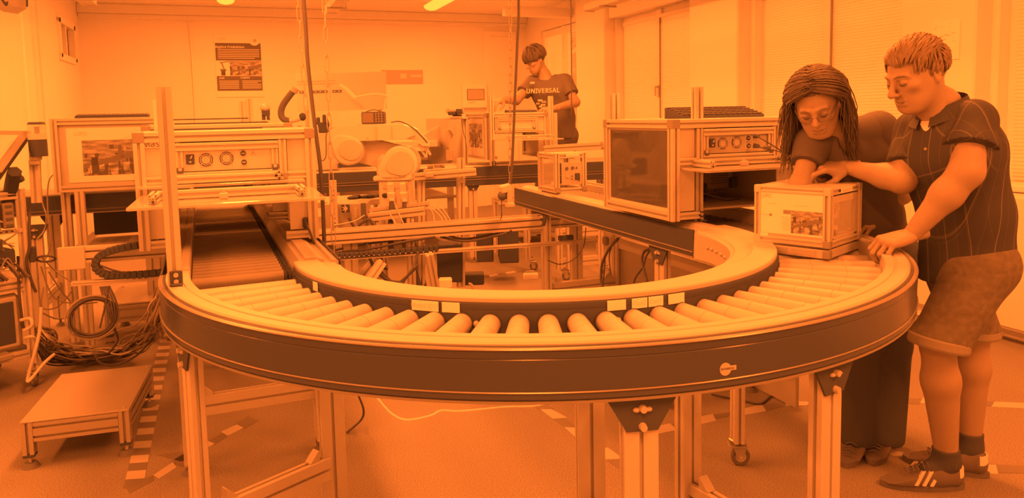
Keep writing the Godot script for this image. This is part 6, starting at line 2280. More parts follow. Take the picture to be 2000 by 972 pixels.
# a soft solid made of rounded bones on a grid, meshed with surface nets
class Soft:
	var lo: Vector3
	var cell: float
	var nx: int
	var ny: int
	var nz: int
	var f: PackedFloat32Array
	var seen: PackedByteArray
	var hit: PackedInt32Array

	func _init(a: Vector3, b: Vector3, c: float) -> void:
		lo = a
		cell = c
		nx = int((b.x - a.x) / c) + 2
		ny = int((b.y - a.y) / c) + 2
		nz = int((b.z - a.z) / c) + 2
		f.resize(nx * ny * nz)
		f.fill(0.5)
		seen.resize(nx * ny * nz)

	# tapered bone; take > 0 carves instead of adding
	func bone(a: Vector3, b: Vector3, ra: float, rb: float, k := 0.02, carve := false) -> void:
		var m := maxf(ra, rb) + k + cell * 2.0
		var p0 := (a.min(b) - Vector3(m, m, m) - lo) / cell
		var p1 := (a.max(b) + Vector3(m, m, m) - lo) / cell
		var ba := b - a
		var bb := maxf(ba.dot(ba), 1e-9)
		var dr := rb - ra
		for z in range(maxi(0, int(p0.z)), mini(nz - 1, int(p1.z) + 1) + 1):
			for y in range(maxi(0, int(p0.y)), mini(ny - 1, int(p1.y) + 1) + 1):
				var i := (z * ny + y) * nx
				var pa := Vector3(0, lo.y + y * cell, lo.z + z * cell) - a
				for x in range(maxi(0, int(p0.x)), mini(nx - 1, int(p1.x) + 1) + 1):
					pa.x = lo.x + x * cell - a.x
					var t := clampf(pa.dot(ba) / bb, 0.0, 1.0)
					var d := (pa - ba * t).length() - ra - dr * t
					var o := f[i + x]
					if carve:
						var h := maxf(k - absf(o + d), 0.0)
						f[i + x] = maxf(o, -d) + h * h / (4.0 * k)
					else:
						if d - o < k:
							var h := maxf(k - absf(o - d), 0.0)
							f[i + x] = minf(o, d) - h * h / (4.0 * k)
						if seen[i + x] == 0:
							seen[i + x] = 1
							hit.append(i + x)

	# rounded ellipsoid with its own axes
	func egg(c: Vector3, r: Vector3, bs := Basis(), k := 0.02, carve := false) -> void:
		var m := maxf(r.x, maxf(r.y, r.z)) + k + cell * 2.0
		var p0 := (c - Vector3(m, m, m) - lo) / cell
		var p1 := (c + Vector3(m, m, m) - lo) / cell
		var inv := bs.transposed()
		var sm := minf(r.x, minf(r.y, r.z))
		for z in range(maxi(0, int(p0.z)), mini(nz - 1, int(p1.z) + 1) + 1):
			for y in range(maxi(0, int(p0.y)), mini(ny - 1, int(p1.y) + 1) + 1):
				var i := (z * ny + y) * nx
				for x in range(maxi(0, int(p0.x)), mini(nx - 1, int(p1.x) + 1) + 1):
					var q := inv * (lo + Vector3(x, y, z) * cell - c)
					var e := q / r
					var k0 := e.length()
					var k1 := (e / r).length()
					var d := k0 * (k0 - 1.0) / k1 if k1 > 1e-6 else -sm
					var o := f[i + x]
					if carve:
						var h := maxf(k - absf(o + d), 0.0)
						f[i + x] = maxf(o, -d) + h * h / (4.0 * k)
					else:
						if d - o < k:
							var h := maxf(k - absf(o - d), 0.0)
							f[i + x] = minf(o, d) - h * h / (4.0 * k)
						if seen[i + x] == 0:
							seen[i + x] = 1
							hit.append(i + x)

	# keep only the side of the plane that n points away from, near p within reach
	func cut(p: Vector3, nn: Vector3, reach := 9.0) -> void:
		var n := nn.normalized()
		for i in hit:
			var x := i % nx
			var y := (i / nx) % ny
			var z := i / (nx * ny)
			var q := lo + Vector3(x, y, z) * cell - p
			var h := q.dot(n)
			if reach > 5.0 or h < 0.3 and (q - n * h).length() < reach:
				f[i] = maxf(f[i], h)

	func to(b: MB, xf := Transform3D()) -> void:
		var vert := {}
		var pos := PackedVector3Array()
		var nor := PackedVector3Array()
		var sx := 1
		var sy := nx
		var sz := nx * ny
		var off := [0, 1, sy, sy + 1, sz, sz + 1, sz + sy, sz + sy + 1]
		var edges := [[0, 1], [2, 3], [4, 5], [6, 7], [0, 2], [1, 3], [4, 6], [5, 7], [0, 4], [1, 5], [2, 6], [3, 7]]
		var lim := cell * 1.8
		for i in hit:
			if absf(f[i]) > lim * 1.2:
				continue
			var x := i % nx
			var y := (i / nx) % ny
			var z := i / (nx * ny)
			if x >= nx - 1 or y >= ny - 1 or z >= nz - 1:
				continue
			var neg := 0
			var v := [0.0, 0.0, 0.0, 0.0, 0.0, 0.0, 0.0, 0.0]
			for k in 8:
				v[k] = f[i + off[k]]
				if v[k] < 0.0:
					neg += 1
			if neg == 0 or neg == 8:
				continue
			var s := Vector3()
			var n := 0
			for e in edges:
				var a: float = v[e[0]]
				var d: float = v[e[1]]
				if (a < 0.0) != (d < 0.0):
					var t := a / (a - d)
					var p := Vector3(e[0] & 1, (e[0] >> 1) & 1, (e[0] >> 2) & 1)
					var q := Vector3(e[1] & 1, (e[1] >> 1) & 1, (e[1] >> 2) & 1)
					s += p.lerp(q, t)
					n += 1
			s /= n
			vert[i] = pos.size()
			pos.append(lo + (Vector3(x, y, z) + s) * cell)
			nor.append(Vector3(v[1] - v[0] + v[3] - v[2] + v[5] - v[4] + v[7] - v[6], v[2] - v[0] + v[3] - v[1] + v[6] - v[4] + v[7] - v[5], v[4] - v[0] + v[5] - v[1] + v[6] - v[2] + v[7] - v[3]).normalized())
		# smoother normals: average over quads
		var quads := []
		for i in vert:
			var a := f[i]
			for ax in 3:
				var s1: int = [sx, sy, sz][ax]
				if (a < 0.0) == (f[i + s1] < 0.0):
					continue
				var u: int = [sy, sz, sx][ax]
				var w: int = [sz, sx, sy][ax]
				if vert.has(i - u) and vert.has(i - w) and vert.has(i - u - w):
					quads.append([vert[i], vert[i - u], vert[i - u - w], vert[i - w]])
		for q in quads:
			b.squad(xf * pos[q[0]], xf * pos[q[1]], xf * pos[q[2]], xf * pos[q[3]], xf.basis * nor[q[0]], xf.basis * nor[q[1]], xf.basis * nor[q[2]], xf.basis * nor[q[3]])


# head in its own axes: +z face, +y up, +x the person's left; about 0.23 tall; shape: jaw width, nose length
func head_into(b: MB, xf: Transform3D, c: float, jaw := 1.0, nose := 1.0) -> void:
	var s := Soft.new(V(-0.11, -0.19, -0.13), V(0.11, 0.15, 0.15), c)
	s.egg(V(0, 0.032, -0.014), V(0.076, 0.09, 0.096))
	s.egg(V(0, -0.02, 0.022), V(0.064, 0.085, 0.066), Basis(), 0.03)
	s.egg(V(0, -0.07, 0.03), V(0.05 * jaw, 0.04, 0.052), Basis(), 0.03)
	s.egg(V(0, -0.1, 0.064), V(0.02, 0.016, 0.018), Basis(), 0.02)
	for k in [-1.0, 1.0]:
		s.bone(V(k * 0.058, -0.03, 0.0), V(k * 0.03, -0.095, 0.055), 0.014 * jaw, 0.014, 0.03)
		s.egg(V(k * 0.044, -0.016, 0.06), V(0.02, 0.016, 0.018), Basis(), 0.02)
		s.egg(V(k * 0.031, 0.0, 0.094), V(0.017, 0.012, 0.014), Basis(), 0.012, true)
		s.bone(V(k * 0.014, 0.02, 0.087), V(k * 0.045, 0.019, 0.072), 0.009, 0.007, 0.012)
		s.egg(V(k * 0.031, 0.001, 0.076), V(0.0145, 0.0125, 0.0125), Basis(), 0.004)
		# ear
		s.egg(V(k * 0.077, -0.004, -0.012), V(0.009, 0.03, 0.018), Basis(Vector3.UP, k * 0.35) * Basis(Vector3.RIGHT, -0.2), 0.008)
		s.egg(V(k * 0.085, -0.001, -0.008), V(0.006, 0.017, 0.009), Basis(), 0.005, true)
	s.bone(V(0, 0.014, 0.086), V(0, -0.028 * nose, 0.106 + 0.006 * nose), 0.0075, 0.0115, 0.012)
	for k in [-1.0, 1.0]:
		s.egg(V(k * 0.0105, -0.032 * nose, 0.098), V(0.008, 0.007, 0.01), Basis(), 0.008)
	s.bone(V(-0.018, -0.061, 0.082), V(0.018, -0.061, 0.082), 0.0055, 0.0055, 0.008)
	s.bone(V(0, -0.059, 0.087), V(0, -0.059, 0.086), 0.006, 0.006, 0.01)
	s.bone(V(-0.015, -0.073, 0.081), V(0.015, -0.073, 0.081), 0.007, 0.007, 0.008)
	s.bone(V(-0.023, -0.0665, 0.085), V(0.023, -0.0665, 0.085), 0.0018, 0.0018, 0.003, true)
	s.bone(V(0, -0.066, 0.092), V(0, -0.066, 0.092), 0.002, 0.002, 0.003, true)
	s.bone(V(0, -0.06, -0.02), V(0, -0.17, -0.035), 0.055, 0.058, 0.03)
	s.to(b, xf)


# lowered lids' lash lines, brows and lips as darker small parts
func face_parts(o: Node3D, xf: Transform3D, hair_m: Material, lip_m: Material) -> void:
	for k in [-1.0, 1.0]:
		var b := MB.new()
		b.tube([xf * V(k * 0.018, -0.003, 0.0865), xf * V(k * 0.026, -0.0075, 0.0895), xf * V(k * 0.036, -0.0075, 0.088), xf * V(k * 0.045, -0.003, 0.0805)], [0.0008, 0.0017, 0.0017, 0.0008], 5)
		part("lashes", b, M.dark_matt, o)
		b = MB.new()
		b.tube([xf * V(k * 0.013, 0.021, 0.0965), xf * V(k * 0.028, 0.0255, 0.092), xf * V(k * 0.042, 0.024, 0.0835), xf * V(k * 0.052, 0.018, 0.0735)], [0.002, 0.0034, 0.0028, 0.001], 5)
		part("eyebrow", b, hair_m, o)
	var b2 := MB.new()
	b2.tube([xf * V(-0.021, -0.067, 0.0835), xf * V(-0.008, -0.0655, 0.0905), xf * V(0.008, -0.0655, 0.0905), xf * V(0.021, -0.067, 0.0835)], [0.001, 0.0019, 0.0019, 0.001], 5)
	part("lip_line", b2, lip_m, o)


# hand from the wrist: dirv to the knuckles, back = dorsal side, thumb side is dirv x back times side
# curls: per finger [knuckle, middle, tip] bends in radians, index first; thumb: [across, in]
func hand_into(b: MB, wrist: Vector3, dirv: Vector3, back: Vector3, side: float, curls: Array, thumb: Array, size := 1.0) -> void:
	var z := dirv.normalized()
	var y := (back - z * back.dot(z)).normalized()
	var x := y.cross(z) * side
	var xf := Transform3D(Basis(x, y, z) * Basis.from_scale(Vector3.ONE * size), wrist)
	var s := Soft.new(V(-0.085, -0.15, -0.05), V(0.115, 0.06, 0.21), 0.003)
	s.bone(V(0, 0, -0.045), V(0, 0, 0.01), 0.026, 0.024, 0.02)
	var kx := [0.032, 0.011, -0.011, -0.031]
	var kz := [0.093, 0.097, 0.091, 0.08]
	var lens := [[0.043, 0.026, 0.022], [0.048, 0.03, 0.024], [0.044, 0.028, 0.023], [0.034, 0.021, 0.02]]
	for i in 4:
		s.bone(V(kx[i] * 0.6, -0.002, 0.012), V(kx[i], 0, kz[i]), 0.0145, 0.0115, 0.012)
	s.egg(V(0.0, -0.006, 0.05), V(0.036, 0.015, 0.045), Basis(), 0.015)
	s.egg(V(0.026, -0.012, 0.035), V(0.016, 0.016, 0.032), Basis(Vector3.UP, 0.3), 0.015)
	for i in 4:
		var p := V(kx[i], 0, kz[i])
		var a := 0.0
		var fan := (1.5 - i) * 0.06
		for j in 3:
			a += curls[i][j]
			var d := V(sin(fan) * cos(a), -sin(a), cos(a) * cos(fan))
			var q: Vector3 = p + d * lens[i][j]
			var r: float = 0.0098 - 0.0012 * j - (0.0012 if i == 3 else 0.0)
			s.bone(p, q, r, r - 0.001, 0.005)
			p = q
	# thumb
	var t0 := V(0.03, -0.01, 0.022)
	var d0 := V(cos(thumb[0]), -0.35 - thumb[1] * 0.5, sin(thumb[0])).normalized()
	var t1 := t0 + d0 * 0.04
	var d1 := (d0 + V(-0.25 - thumb[1] * 0.4, -thumb[1] * 0.4, 0.5)).normalized()
	var t2 := t1 + d1 * 0.032
	var t3 := t2 + (d1 + V(-0.3, -thumb[1] * 0.3, 0.3)).normalized() * 0.026
	s.bone(t0, t1, 0.014, 0.0115, 0.012)
	s.bone(t1, t2, 0.0112, 0.0102, 0.005)
	s.bone(t2, t3, 0.0102, 0.0085, 0.005)
	s.to(b, xf)


# one lock of hair along points
func lock(b: MB, pts: Array, r: float, seg := 5) -> void:
	var rr := []
	for i in pts.size():
		var t := float(i) / (pts.size() - 1)
		rr.append(r * (0.55 + 0.9 * t * (1.0 - t) * 2.0) * (1.0 - 0.75 * t * t))
	b.col = Color(1, 1, 1) * rng.randf_range(0.7, 1.25)
	b.tube(pts, rr, seg, false)
	b.col = Color.WHITE


# garment from bones: list of [a, b, ra, rb], cuts: list of [point, outward, reach]
func garment(called: String, bones: Array, k: float, cell: float, cuts: Array, m: Material, parent: Node3D, label := "", carve := []) -> MeshInstance3D:
	var lo := Vector3(INF, INF, INF)
	var hi := -lo
	for g in bones:
		var r: float = maxf(g[2], g[3]) + 0.05
		lo = lo.min(g[0] - Vector3(r, r, r)).min(g[1] - Vector3(r, r, r))
		hi = hi.max(g[0] + Vector3(r, r, r)).max(g[1] + Vector3(r, r, r))
	var s := Soft.new(lo, hi, cell)
	for g in bones:
		s.bone(g[0], g[1], g[2], g[3], g[4] if g.size() > 4 else k)
	for g in carve:
		s.bone(g[0], g[1], g[2], g[3], 0.006, true)
	for g in cuts:
		s.cut(g[0], g[1], g[2] if g.size() > 2 else 9.0)
	var b := MB.new()
	s.to(b)
	return part(called, b, m, parent, label)


# shoe from heel to toe lying on the floor
func shoe(o: Node3D, heel: Vector3, toe: Vector3, L: float, m: Material, sole: Material, stripes: bool, h := 1.0) -> void:
	var z := (toe - heel)
	z.y = 0
	z = z.normalized()
	var x := Vector3.UP.cross(z)
	var g := func(a: float, b: float, c: float) -> Vector3: return heel + x * a + Vector3.UP * b + z * c
	var mid: Vector3 = heel + z * L / 2
	var s := Soft.new(mid - V(0.2, 0.01, 0.2), mid + V(0.2, 0.14, 0.2), 0.005)
	s.bone(g.call(0, 0.045, 0.04), g.call(0, 0.045, 0.1), 0.038, 0.04, 0.03)
	s.bone(g.call(0, 0.075 * h, 0.045), g.call(0, 0.07 * h, 0.08), 0.03, 0.034, 0.03)
	s.bone(g.call(0, 0.05, 0.1), g.call(0.004, 0.035, L - 0.06), 0.042, 0.036, 0.03)
	s.bone(g.call(0.0, 0.03, L - 0.1), g.call(0.004, 0.028, L - 0.036), 0.042, 0.032, 0.03)
	s.cut(heel + V(0, 0.018, 0), Vector3.DOWN)
	s.cut(g.call(0, 0.095 * h, 0.06), V(0, 1, 0) + z * 0.35)
	var b := MB.new()
	s.to(b)
	var up := part("shoe", b, m, o)
	# sole: flat rim under the upper
	var pl := PackedVector2Array()
	for k in 24:
		var t := TAU * k / 24.0
		var zz := cos(t)
		var w := 0.041 + 0.006 * zz
		pl.append(Vector2(sin(t) * w, L / 2 + zz * (L / 2 + 0.004)))
	b = MB.new()
	b.prism(pl, heel + V(0, 0.001, 0), x, z, V(0, 0.022, 0))
	sub(up, "sole", b, sole)
	for k in 6:
		b = MB.new()
		var c: float = 0.105 + k * 0.018
		var y: float = 0.096 * h - k * 0.0062
		b.tube([g.call(-0.022, y - 0.006, c), g.call(0, y + 0.005, c + 0.006 * (k % 2)), g.call(0.022, y - 0.006, c)], 0.0032, 5)
		sub(up, "lace", b, M.dark_soft)
	if stripes:
		for sd in [-1.0, 1.0]:
			for k in 3:
				b = MB.new()
				var pts := []
				for i in 6:
					var t := i / 5.0
					var c: float = 0.098 + k * 0.026 + t * 0.03
					var y: float = 0.078 - t * 0.05
					var w: float = 0.037 + t * 0.0135
					pts.append(g.call(sd * w, y, c))
				for i in 5:
					var d: Vector3 = z * 0.0062
					var n: Vector3 = x * sd
					var a: Vector3 = pts[i]
					var e: Vector3 = pts[i + 1]
					b.quad(a - d + n * 0.003, a + d + n * 0.003, e + d + n * 0.003, e - d + n * 0.003, n)
					b.quad(a - d - n * 0.006, a - d + n * 0.003, e - d + n * 0.003, e - d - n * 0.006, -z)
					b.quad(a + d - n * 0.006, a + d + n * 0.003, e + d + n * 0.003, e + d - n * 0.006, z)
				sub(up, "side_stripe", b, M.white, "pale side stripe")
		b = MB.new()
		b.turn(P2([0.034, 0.055, 0.04, 0.055, 0.038, 0.088, 0.032, 0.088]), heel + z * 0.042, Basis(x, Vector3.UP, z), PI * 1.12, PI * 1.88, 12)
		sub(up, "heel_tab", b, M.white, "pale heel tab")


func soft_body(b: MB, bones: Array, cell: float) -> void:
	var lo := Vector3(INF, INF, INF)
	var hi := -lo
	for g in bones:
		var r: float = maxf(g[2], g[3]) + 0.04
		lo = lo.min(g[0] - Vector3(r, r, r)).min(g[1] - Vector3(r, r, r))
		hi = hi.max(g[0] + Vector3(r, r, r)).max(g[1] + Vector3(r, r, r))
	var s := Soft.new(lo, hi, cell)
	for g in bones:
		s.bone(g[0], g[1], g[2], g[3], 0.025)
	s.to(b)


func head_frame(at: Vector3, fwd: Vector3, up: Vector3, size: float) -> Transform3D:
	var z := fwd.normalized()
	var y := (up - z * up.dot(z)).normalized()
	return Transform3D(Basis(y.cross(z), y, z) * Basis.from_scale(Vector3.ONE * size), at)


func people() -> void:
	var cr := V(0.9366, 0, 0.3505)  # to the picture's right
	var cb := V(-0.3505, 0, 0.9366)  # to the viewer's side
	M.hair_light.vertex_color_use_as_albedo = true
	M.hair_dark.vertex_color_use_as_albedo = true
	man(cr, cb)
	woman(cr, cb)
	student(cr, cb)


func man(cr: Vector3, cb: Vector3) -> void:
	var o := thing("person", "man in pinstriped short-sleeved shirt and rolled shorts leaning on the rail, pointing at the box", "person", V(1.36, 0, 0.74))
	var shL: Vector3 = Vector3(1.266, 1.336, 0.853)
	var shR: Vector3 = Vector3(1.249, 1.302, 0.646)
	var elL: Vector3 = Vector3(1.164, 1.176, 0.916)
	var elR: Vector3 = Vector3(1.141, 1.132, 0.687)
	var wrL: Vector3 = Vector3(1.059, 0.960, 0.803)
	var wrR: Vector3 = Vector3(1.102, 1.168, 0.465)
	var neck: Vector3 = Vector3(1.231, 1.395, 0.759)
	var hc: Vector3 = Vector3(1.122, 1.499, 0.751)
	var chest: Vector3 = Vector3(1.263, 1.225, 0.766)
	var waist: Vector3 = Vector3(1.342, 1.004, 0.774)
	var pel: Vector3 = Vector3(1.378, 0.842, 0.760)
	var hipL := pel + V(-0.015, -0.01, 0.075)
	var hipR := pel + V(0.02, -0.01, -0.08)
	var knL: Vector3 = Vector3(1.204, 0.559, 0.797)
	var knR: Vector3 = Vector3(1.458, 0.551, 0.732)
	var anL := V(1.305, 0.1, 0.765)
	var anR := V(1.485, 0.1, 0.715)
	var left := (shL - shR).normalized()
	var sk: Material = M.skin
	var b := MB.new()
	soft_body(b, [[pel, waist, 0.11, 0.1], [waist, chest, 0.1, 0.11], [chest, neck, 0.1, 0.06], [shR, shL, 0.05, 0.05], [neck, hc - V(0, 0.03, 0), 0.056, 0.05],
		[shL, elL, 0.058, 0.05], [elL, elL.lerp(wrL, 0.35), 0.05, 0.05], [elL.lerp(wrL, 0.35), wrL, 0.049, 0.028],
		[shR, elR, 0.052, 0.046], [elR, elR.lerp(wrR, 0.3), 0.044, 0.043], [elR.lerp(wrR, 0.3), wrR, 0.043, 0.026],
		[hipL, knL, 0.085, 0.056], [knL, knL.lerp(anL, 0.3), 0.054, 0.06], [knL.lerp(anL, 0.3), anL, 0.062, 0.036],
		[hipR, knR, 0.085, 0.056], [knR, knR.lerp(anR, 0.3), 0.054, 0.06], [knR.lerp(anR, 0.3), anR, 0.06, 0.036]], 0.011)
	var hf := head_frame(hc, -cr * 0.93 + cb * 0.2 - Vector3.UP * 0.34, V(-0.05, 1, 0), 1.02)
	head_into(b, hf, 0.0036, 1.12, 1.15)
	hand_into(b, wrL, Vector3(0.961, 0.935, 0.772) - wrL, V(0.1, 1, 0.25), -1.0, [[0.75, 0.95, 0.5], [0.8, 1.0, 0.5], [0.85, 1.0, 0.5], [0.85, 0.95, 0.5]], [0.9, 0.9], 1.02)
	hand_into(b, wrR, V(-0.9, 0.02, -0.3), V(-0.1, 1, 0.35), 1.0, [[0.35, 0.75, 0.35], [1.0, 1.2, 0.7], [1.15, 1.3, 0.8], [1.2, 1.3, 0.8]], [1.15, 0.8], 1.02)
	part("body", b, sk, o)
	face_parts(o, hf, M.hair_brow, M.lip)
	# white undershirt in the open collar
	var f := left.cross(Vector3.UP)
	garment("undershirt", [[chest + f * 0.03 + V(0, 0.05, 0), neck + f * 0.02 - V(0, 0.03, 0), 0.088, 0.066]], 0.02, 0.008, [[neck + f * 0.05 - V(0, 0.045, 0), (V(0, 1, 0) + f * 0.2).normalized()]], M.white, o, "white undershirt")
	# shirt
	var hemn := V(0.234, -0.97, 0.088)
	var hem: Vector3 = Vector3(1.387, 0.792, 0.768)
	var sl: Vector3 = shL.lerp(elL, 0.62)
	var sr: Vector3 = shR.lerp(elR, 0.72)
	garment("shirt", [[shL - left * 0.03, shR + left * 0.02, 0.076, 0.074, 0.04], [chest - left * 0.06, chest + left * 0.065, 0.115, 0.115, 0.04], [chest - left * 0.06, waist - left * 0.04, 0.115, 0.108, 0.04], [chest + left * 0.065, waist + left * 0.045, 0.115, 0.11, 0.04], [waist - left * 0.04, pel - left * 0.04 - V(0, 0.09, 0), 0.108, 0.125, 0.04], [waist + left * 0.045, pel + left * 0.045 - V(0, 0.09, 0), 0.11, 0.125, 0.04], [chest, neck - V(0, 0.045, 0), 0.11, 0.085, 0.04],], 0.03, 0.0095,
		[[hem, hemn], [neck - V(0, 0.005, 0), V(0, 1, 0) + f * 0.25, 0.1]], M.shirt, o, "dark shirt with thin pale stripes",
		[[neck + f * 0.125 - V(0, 0.17, 0) + left * 0.01, neck + f * 0.08 + V(0, 0.02, 0), 0.006, 0.036]])
	garment("sleeve", [[shL - left * 0.05, shL, 0.074, 0.07, 0.03], [shL, sl, 0.07, 0.082, 0.03], [sl, shL.lerp(elL, 0.9), 0.082, 0.09, 0.02]], 0.03, 0.0085, [[shL.lerp(elL, 0.56), (elL - shL).normalized() + V(0, -0.3, 0)]], M.shirt, o)
	garment("sleeve", [[shR + left * 0.03, shR, 0.075, 0.07, 0.03], [shR, elR, 0.07, 0.068, 0.03]], 0.03, 0.0085, [[sr, elR - shR]], M.shirt, o)
	# collar leaves
	for s in [-1.0, 1.0]:
		b = MB.new()
		var path := []
		for i in 8:
			var t := i / 7.0
			var a: float = lerpf(PI * 0.98, 0.22, t)
			path.append(neck + (left * s * sin(a) * 0.08 + f * cos(a) * 0.078) + V(0, 0.045 - 0.07 * t, 0))
		for i in 7:
			var t := i / 7.0
			var wa: float = 0.04 + 0.014 * t
			var oa: Vector3 = (path[i] - neck) * V(1, 0, 1)
			var ob: Vector3 = (path[i + 1] - neck) * V(1, 0, 1)
			var a0: Vector3 = path[i]
			var a1: Vector3 = path[i + 1]
			var b0 := a0 + oa.normalized() * 0.022 - V(0, wa, 0)
			var b1 := a1 + ob.normalized() * 0.022 - V(0, wa + 0.002, 0)
			var n := oa.normalized() * 0.7 + V(0, 0.5, 0)
			b.squad(a0, a1, b1, b0, n, n, n, n)
			var th := oa.normalized() * -0.005
			b.squad(a0 + th, a1 + th, b1 + th, b0 + th, -n, -n, -n, -n)
			b.squad(b0, b1, b1 + th, b0 + th, V(0, -1, 0), V(0, -1, 0), V(0, -1, 0), V(0, -1, 0))
		part("collar", b, M.shirt_plain, o)
	for k in 4:
		b = MB.new()
		var q: Vector3 = chest + f * (0.128 - 0.012 * k) + left * 0.005 + V(0.02 * k, 0.02 - k * 0.085, 0)
		b.ball(q, V(0.006, 0.006, 0.006), 8, 6)
		part("button", b, M.cap, o)
	# shorts with rolled cuffs
	var cL := knL.lerp(hipL, 0.02)
	var cR := knR.lerp(hipR, 0.02)
	garment("shorts", [[pel - V(0, 0.03, 0), waist - V(0, 0.03, 0), 0.12, 0.11, 0.04], [hipL, hipR, 0.11, 0.11, 0.04], [hipL, knL, 0.108, 0.09], [knL, knL + (knL - hipL) * 0.2, 0.09, 0.088]], 0.03, 0.0095, [[cL, V(0, -1, 0) + (knL - hipL).normalized() * 0.6]], M.denim, o, "worn denim shorts")
	garment("trouser_leg", [[hipR, knR, 0.108, 0.085], [knR, knR + (knR - hipR) * 0.2, 0.085, 0.084]], 0.03, 0.0095, [[cR, V(0, -1, 0)]], M.denim, o)
	for q in [[cL, (V(0, -1, 0) + (knL - hipL).normalized() * 0.6).normalized(), 0.094, 0.032], [cR, V(0, -1, 0), 0.087, 0.028]]:
		b = MB.new()
		var n: Vector3 = q[1]
		var fr := MB.frame(-n, V(1, 0, 0))
		var r: float = q[2]
		b.turn(P2([r - 0.022, -0.004, r + 0.002, -0.004, r + 0.006, 0.004, r + 0.006, q[3] - 0.004, r + 0.002, q[3] + 0.002, r - 0.022, q[3]]), q[0] + n * 0.012, Basis(fr.x, fr.z, -fr.y), 0, TAU, 28)
		part("rolled_cuff", b, M.denim_pale, o, "paler rolled cuff")
	# socks and shoes
	garment("sock", [[anL.lerp(knL, 0.18), anL, 0.047, 0.044], [anL, anL + V(-0.05, -0.05, -0.03), 0.044, 0.04]], 0.02, 0.007, [[anL.lerp(knL, 0.12), V(0, 1, 0)]], M.dark_matt, o, "dark sock")
	garment("sock", [[anR.lerp(knR, 0.2), anR, 0.046, 0.044], [anR, anR + V(-0.04, -0.05, -0.04), 0.044, 0.04]], 0.02, 0.007, [[anR.lerp(knR, 0.14), V(0, 1, 0)]], M.dark_matt, o, "dark sock")
	shoe(o, V(1.355, 0, 0.795), V(1.12, 0, 0.665), 0.285, M.suede, M.rubber, true)
	shoe(o, V(1.51, 0, 0.775), V(1.345, 0, 0.535), 0.285, M.suede, M.rubber, true)
	# hair: a cap and combed locks
	var inv := hf.basis.inverse()
	var s := Soft.new(V(-0.12, -0.1, -0.14), V(0.12, 0.17, 0.14), 0.0045)
	s.egg(V(0, 0.036, -0.016), V(0.081, 0.093, 0.1))
	s.cut(V(0, 0.068, 0.07), V(0, -0.6, 0.5))
	s.cut(V(0, 0.0, 0.0), V(0, -0.86, 0.5).normalized())
	s.cut(V(0, -0.05, -0.1), V(0, -1, -0.1).normalized())
	b = MB.new()
	b.colored = true
	b.col = Color(0.75, 0.75, 0.75)
	s.to(b, hf)
	for k in 900:
		var th := rng.randf_range(-PI, PI)
		var ph := acos(rng.randf_range(-0.15, 1.0))
		var d := V(sin(ph) * sin(th), cos(ph), sin(ph) * cos(th))
		var flow := V(0.45, -0.1, 0.9) if d.y > 0.45 else V(0.0, -0.9, 0.35 if d.z > -0.3 else -0.1)
		if d.z > 0.6 and d.y < 0.5 or d.z > 0.2 and d.y < 0.15:
			continue
		var pts := []
		var L := 0.07 if d.y > 0.45 else 0.045
		var q := d
		for i in 5:
			var lift := 0.002 + 0.006 * sin(i / 4.0 * PI) * rng.randf_range(0.2, 1.2) + (0.004 if d.y > 0.5 and d.z > 0.3 else 0.0)
			pts.append(hf * (V(0, 0.036, -0.016) + q * V(0.08 + lift, 0.091 + lift, 0.099 + lift)))
			q = (q + (flow - q * flow.dot(q)) * (L / 4.0) / 0.09 + V(rng.randf_range(-0.02, 0.02), 0, rng.randf_range(-0.02, 0.02))).normalized()
		lock(b, pts, 0.0038)
	part("hair", b, M.hair_light, o, "short fair hair combed forward")


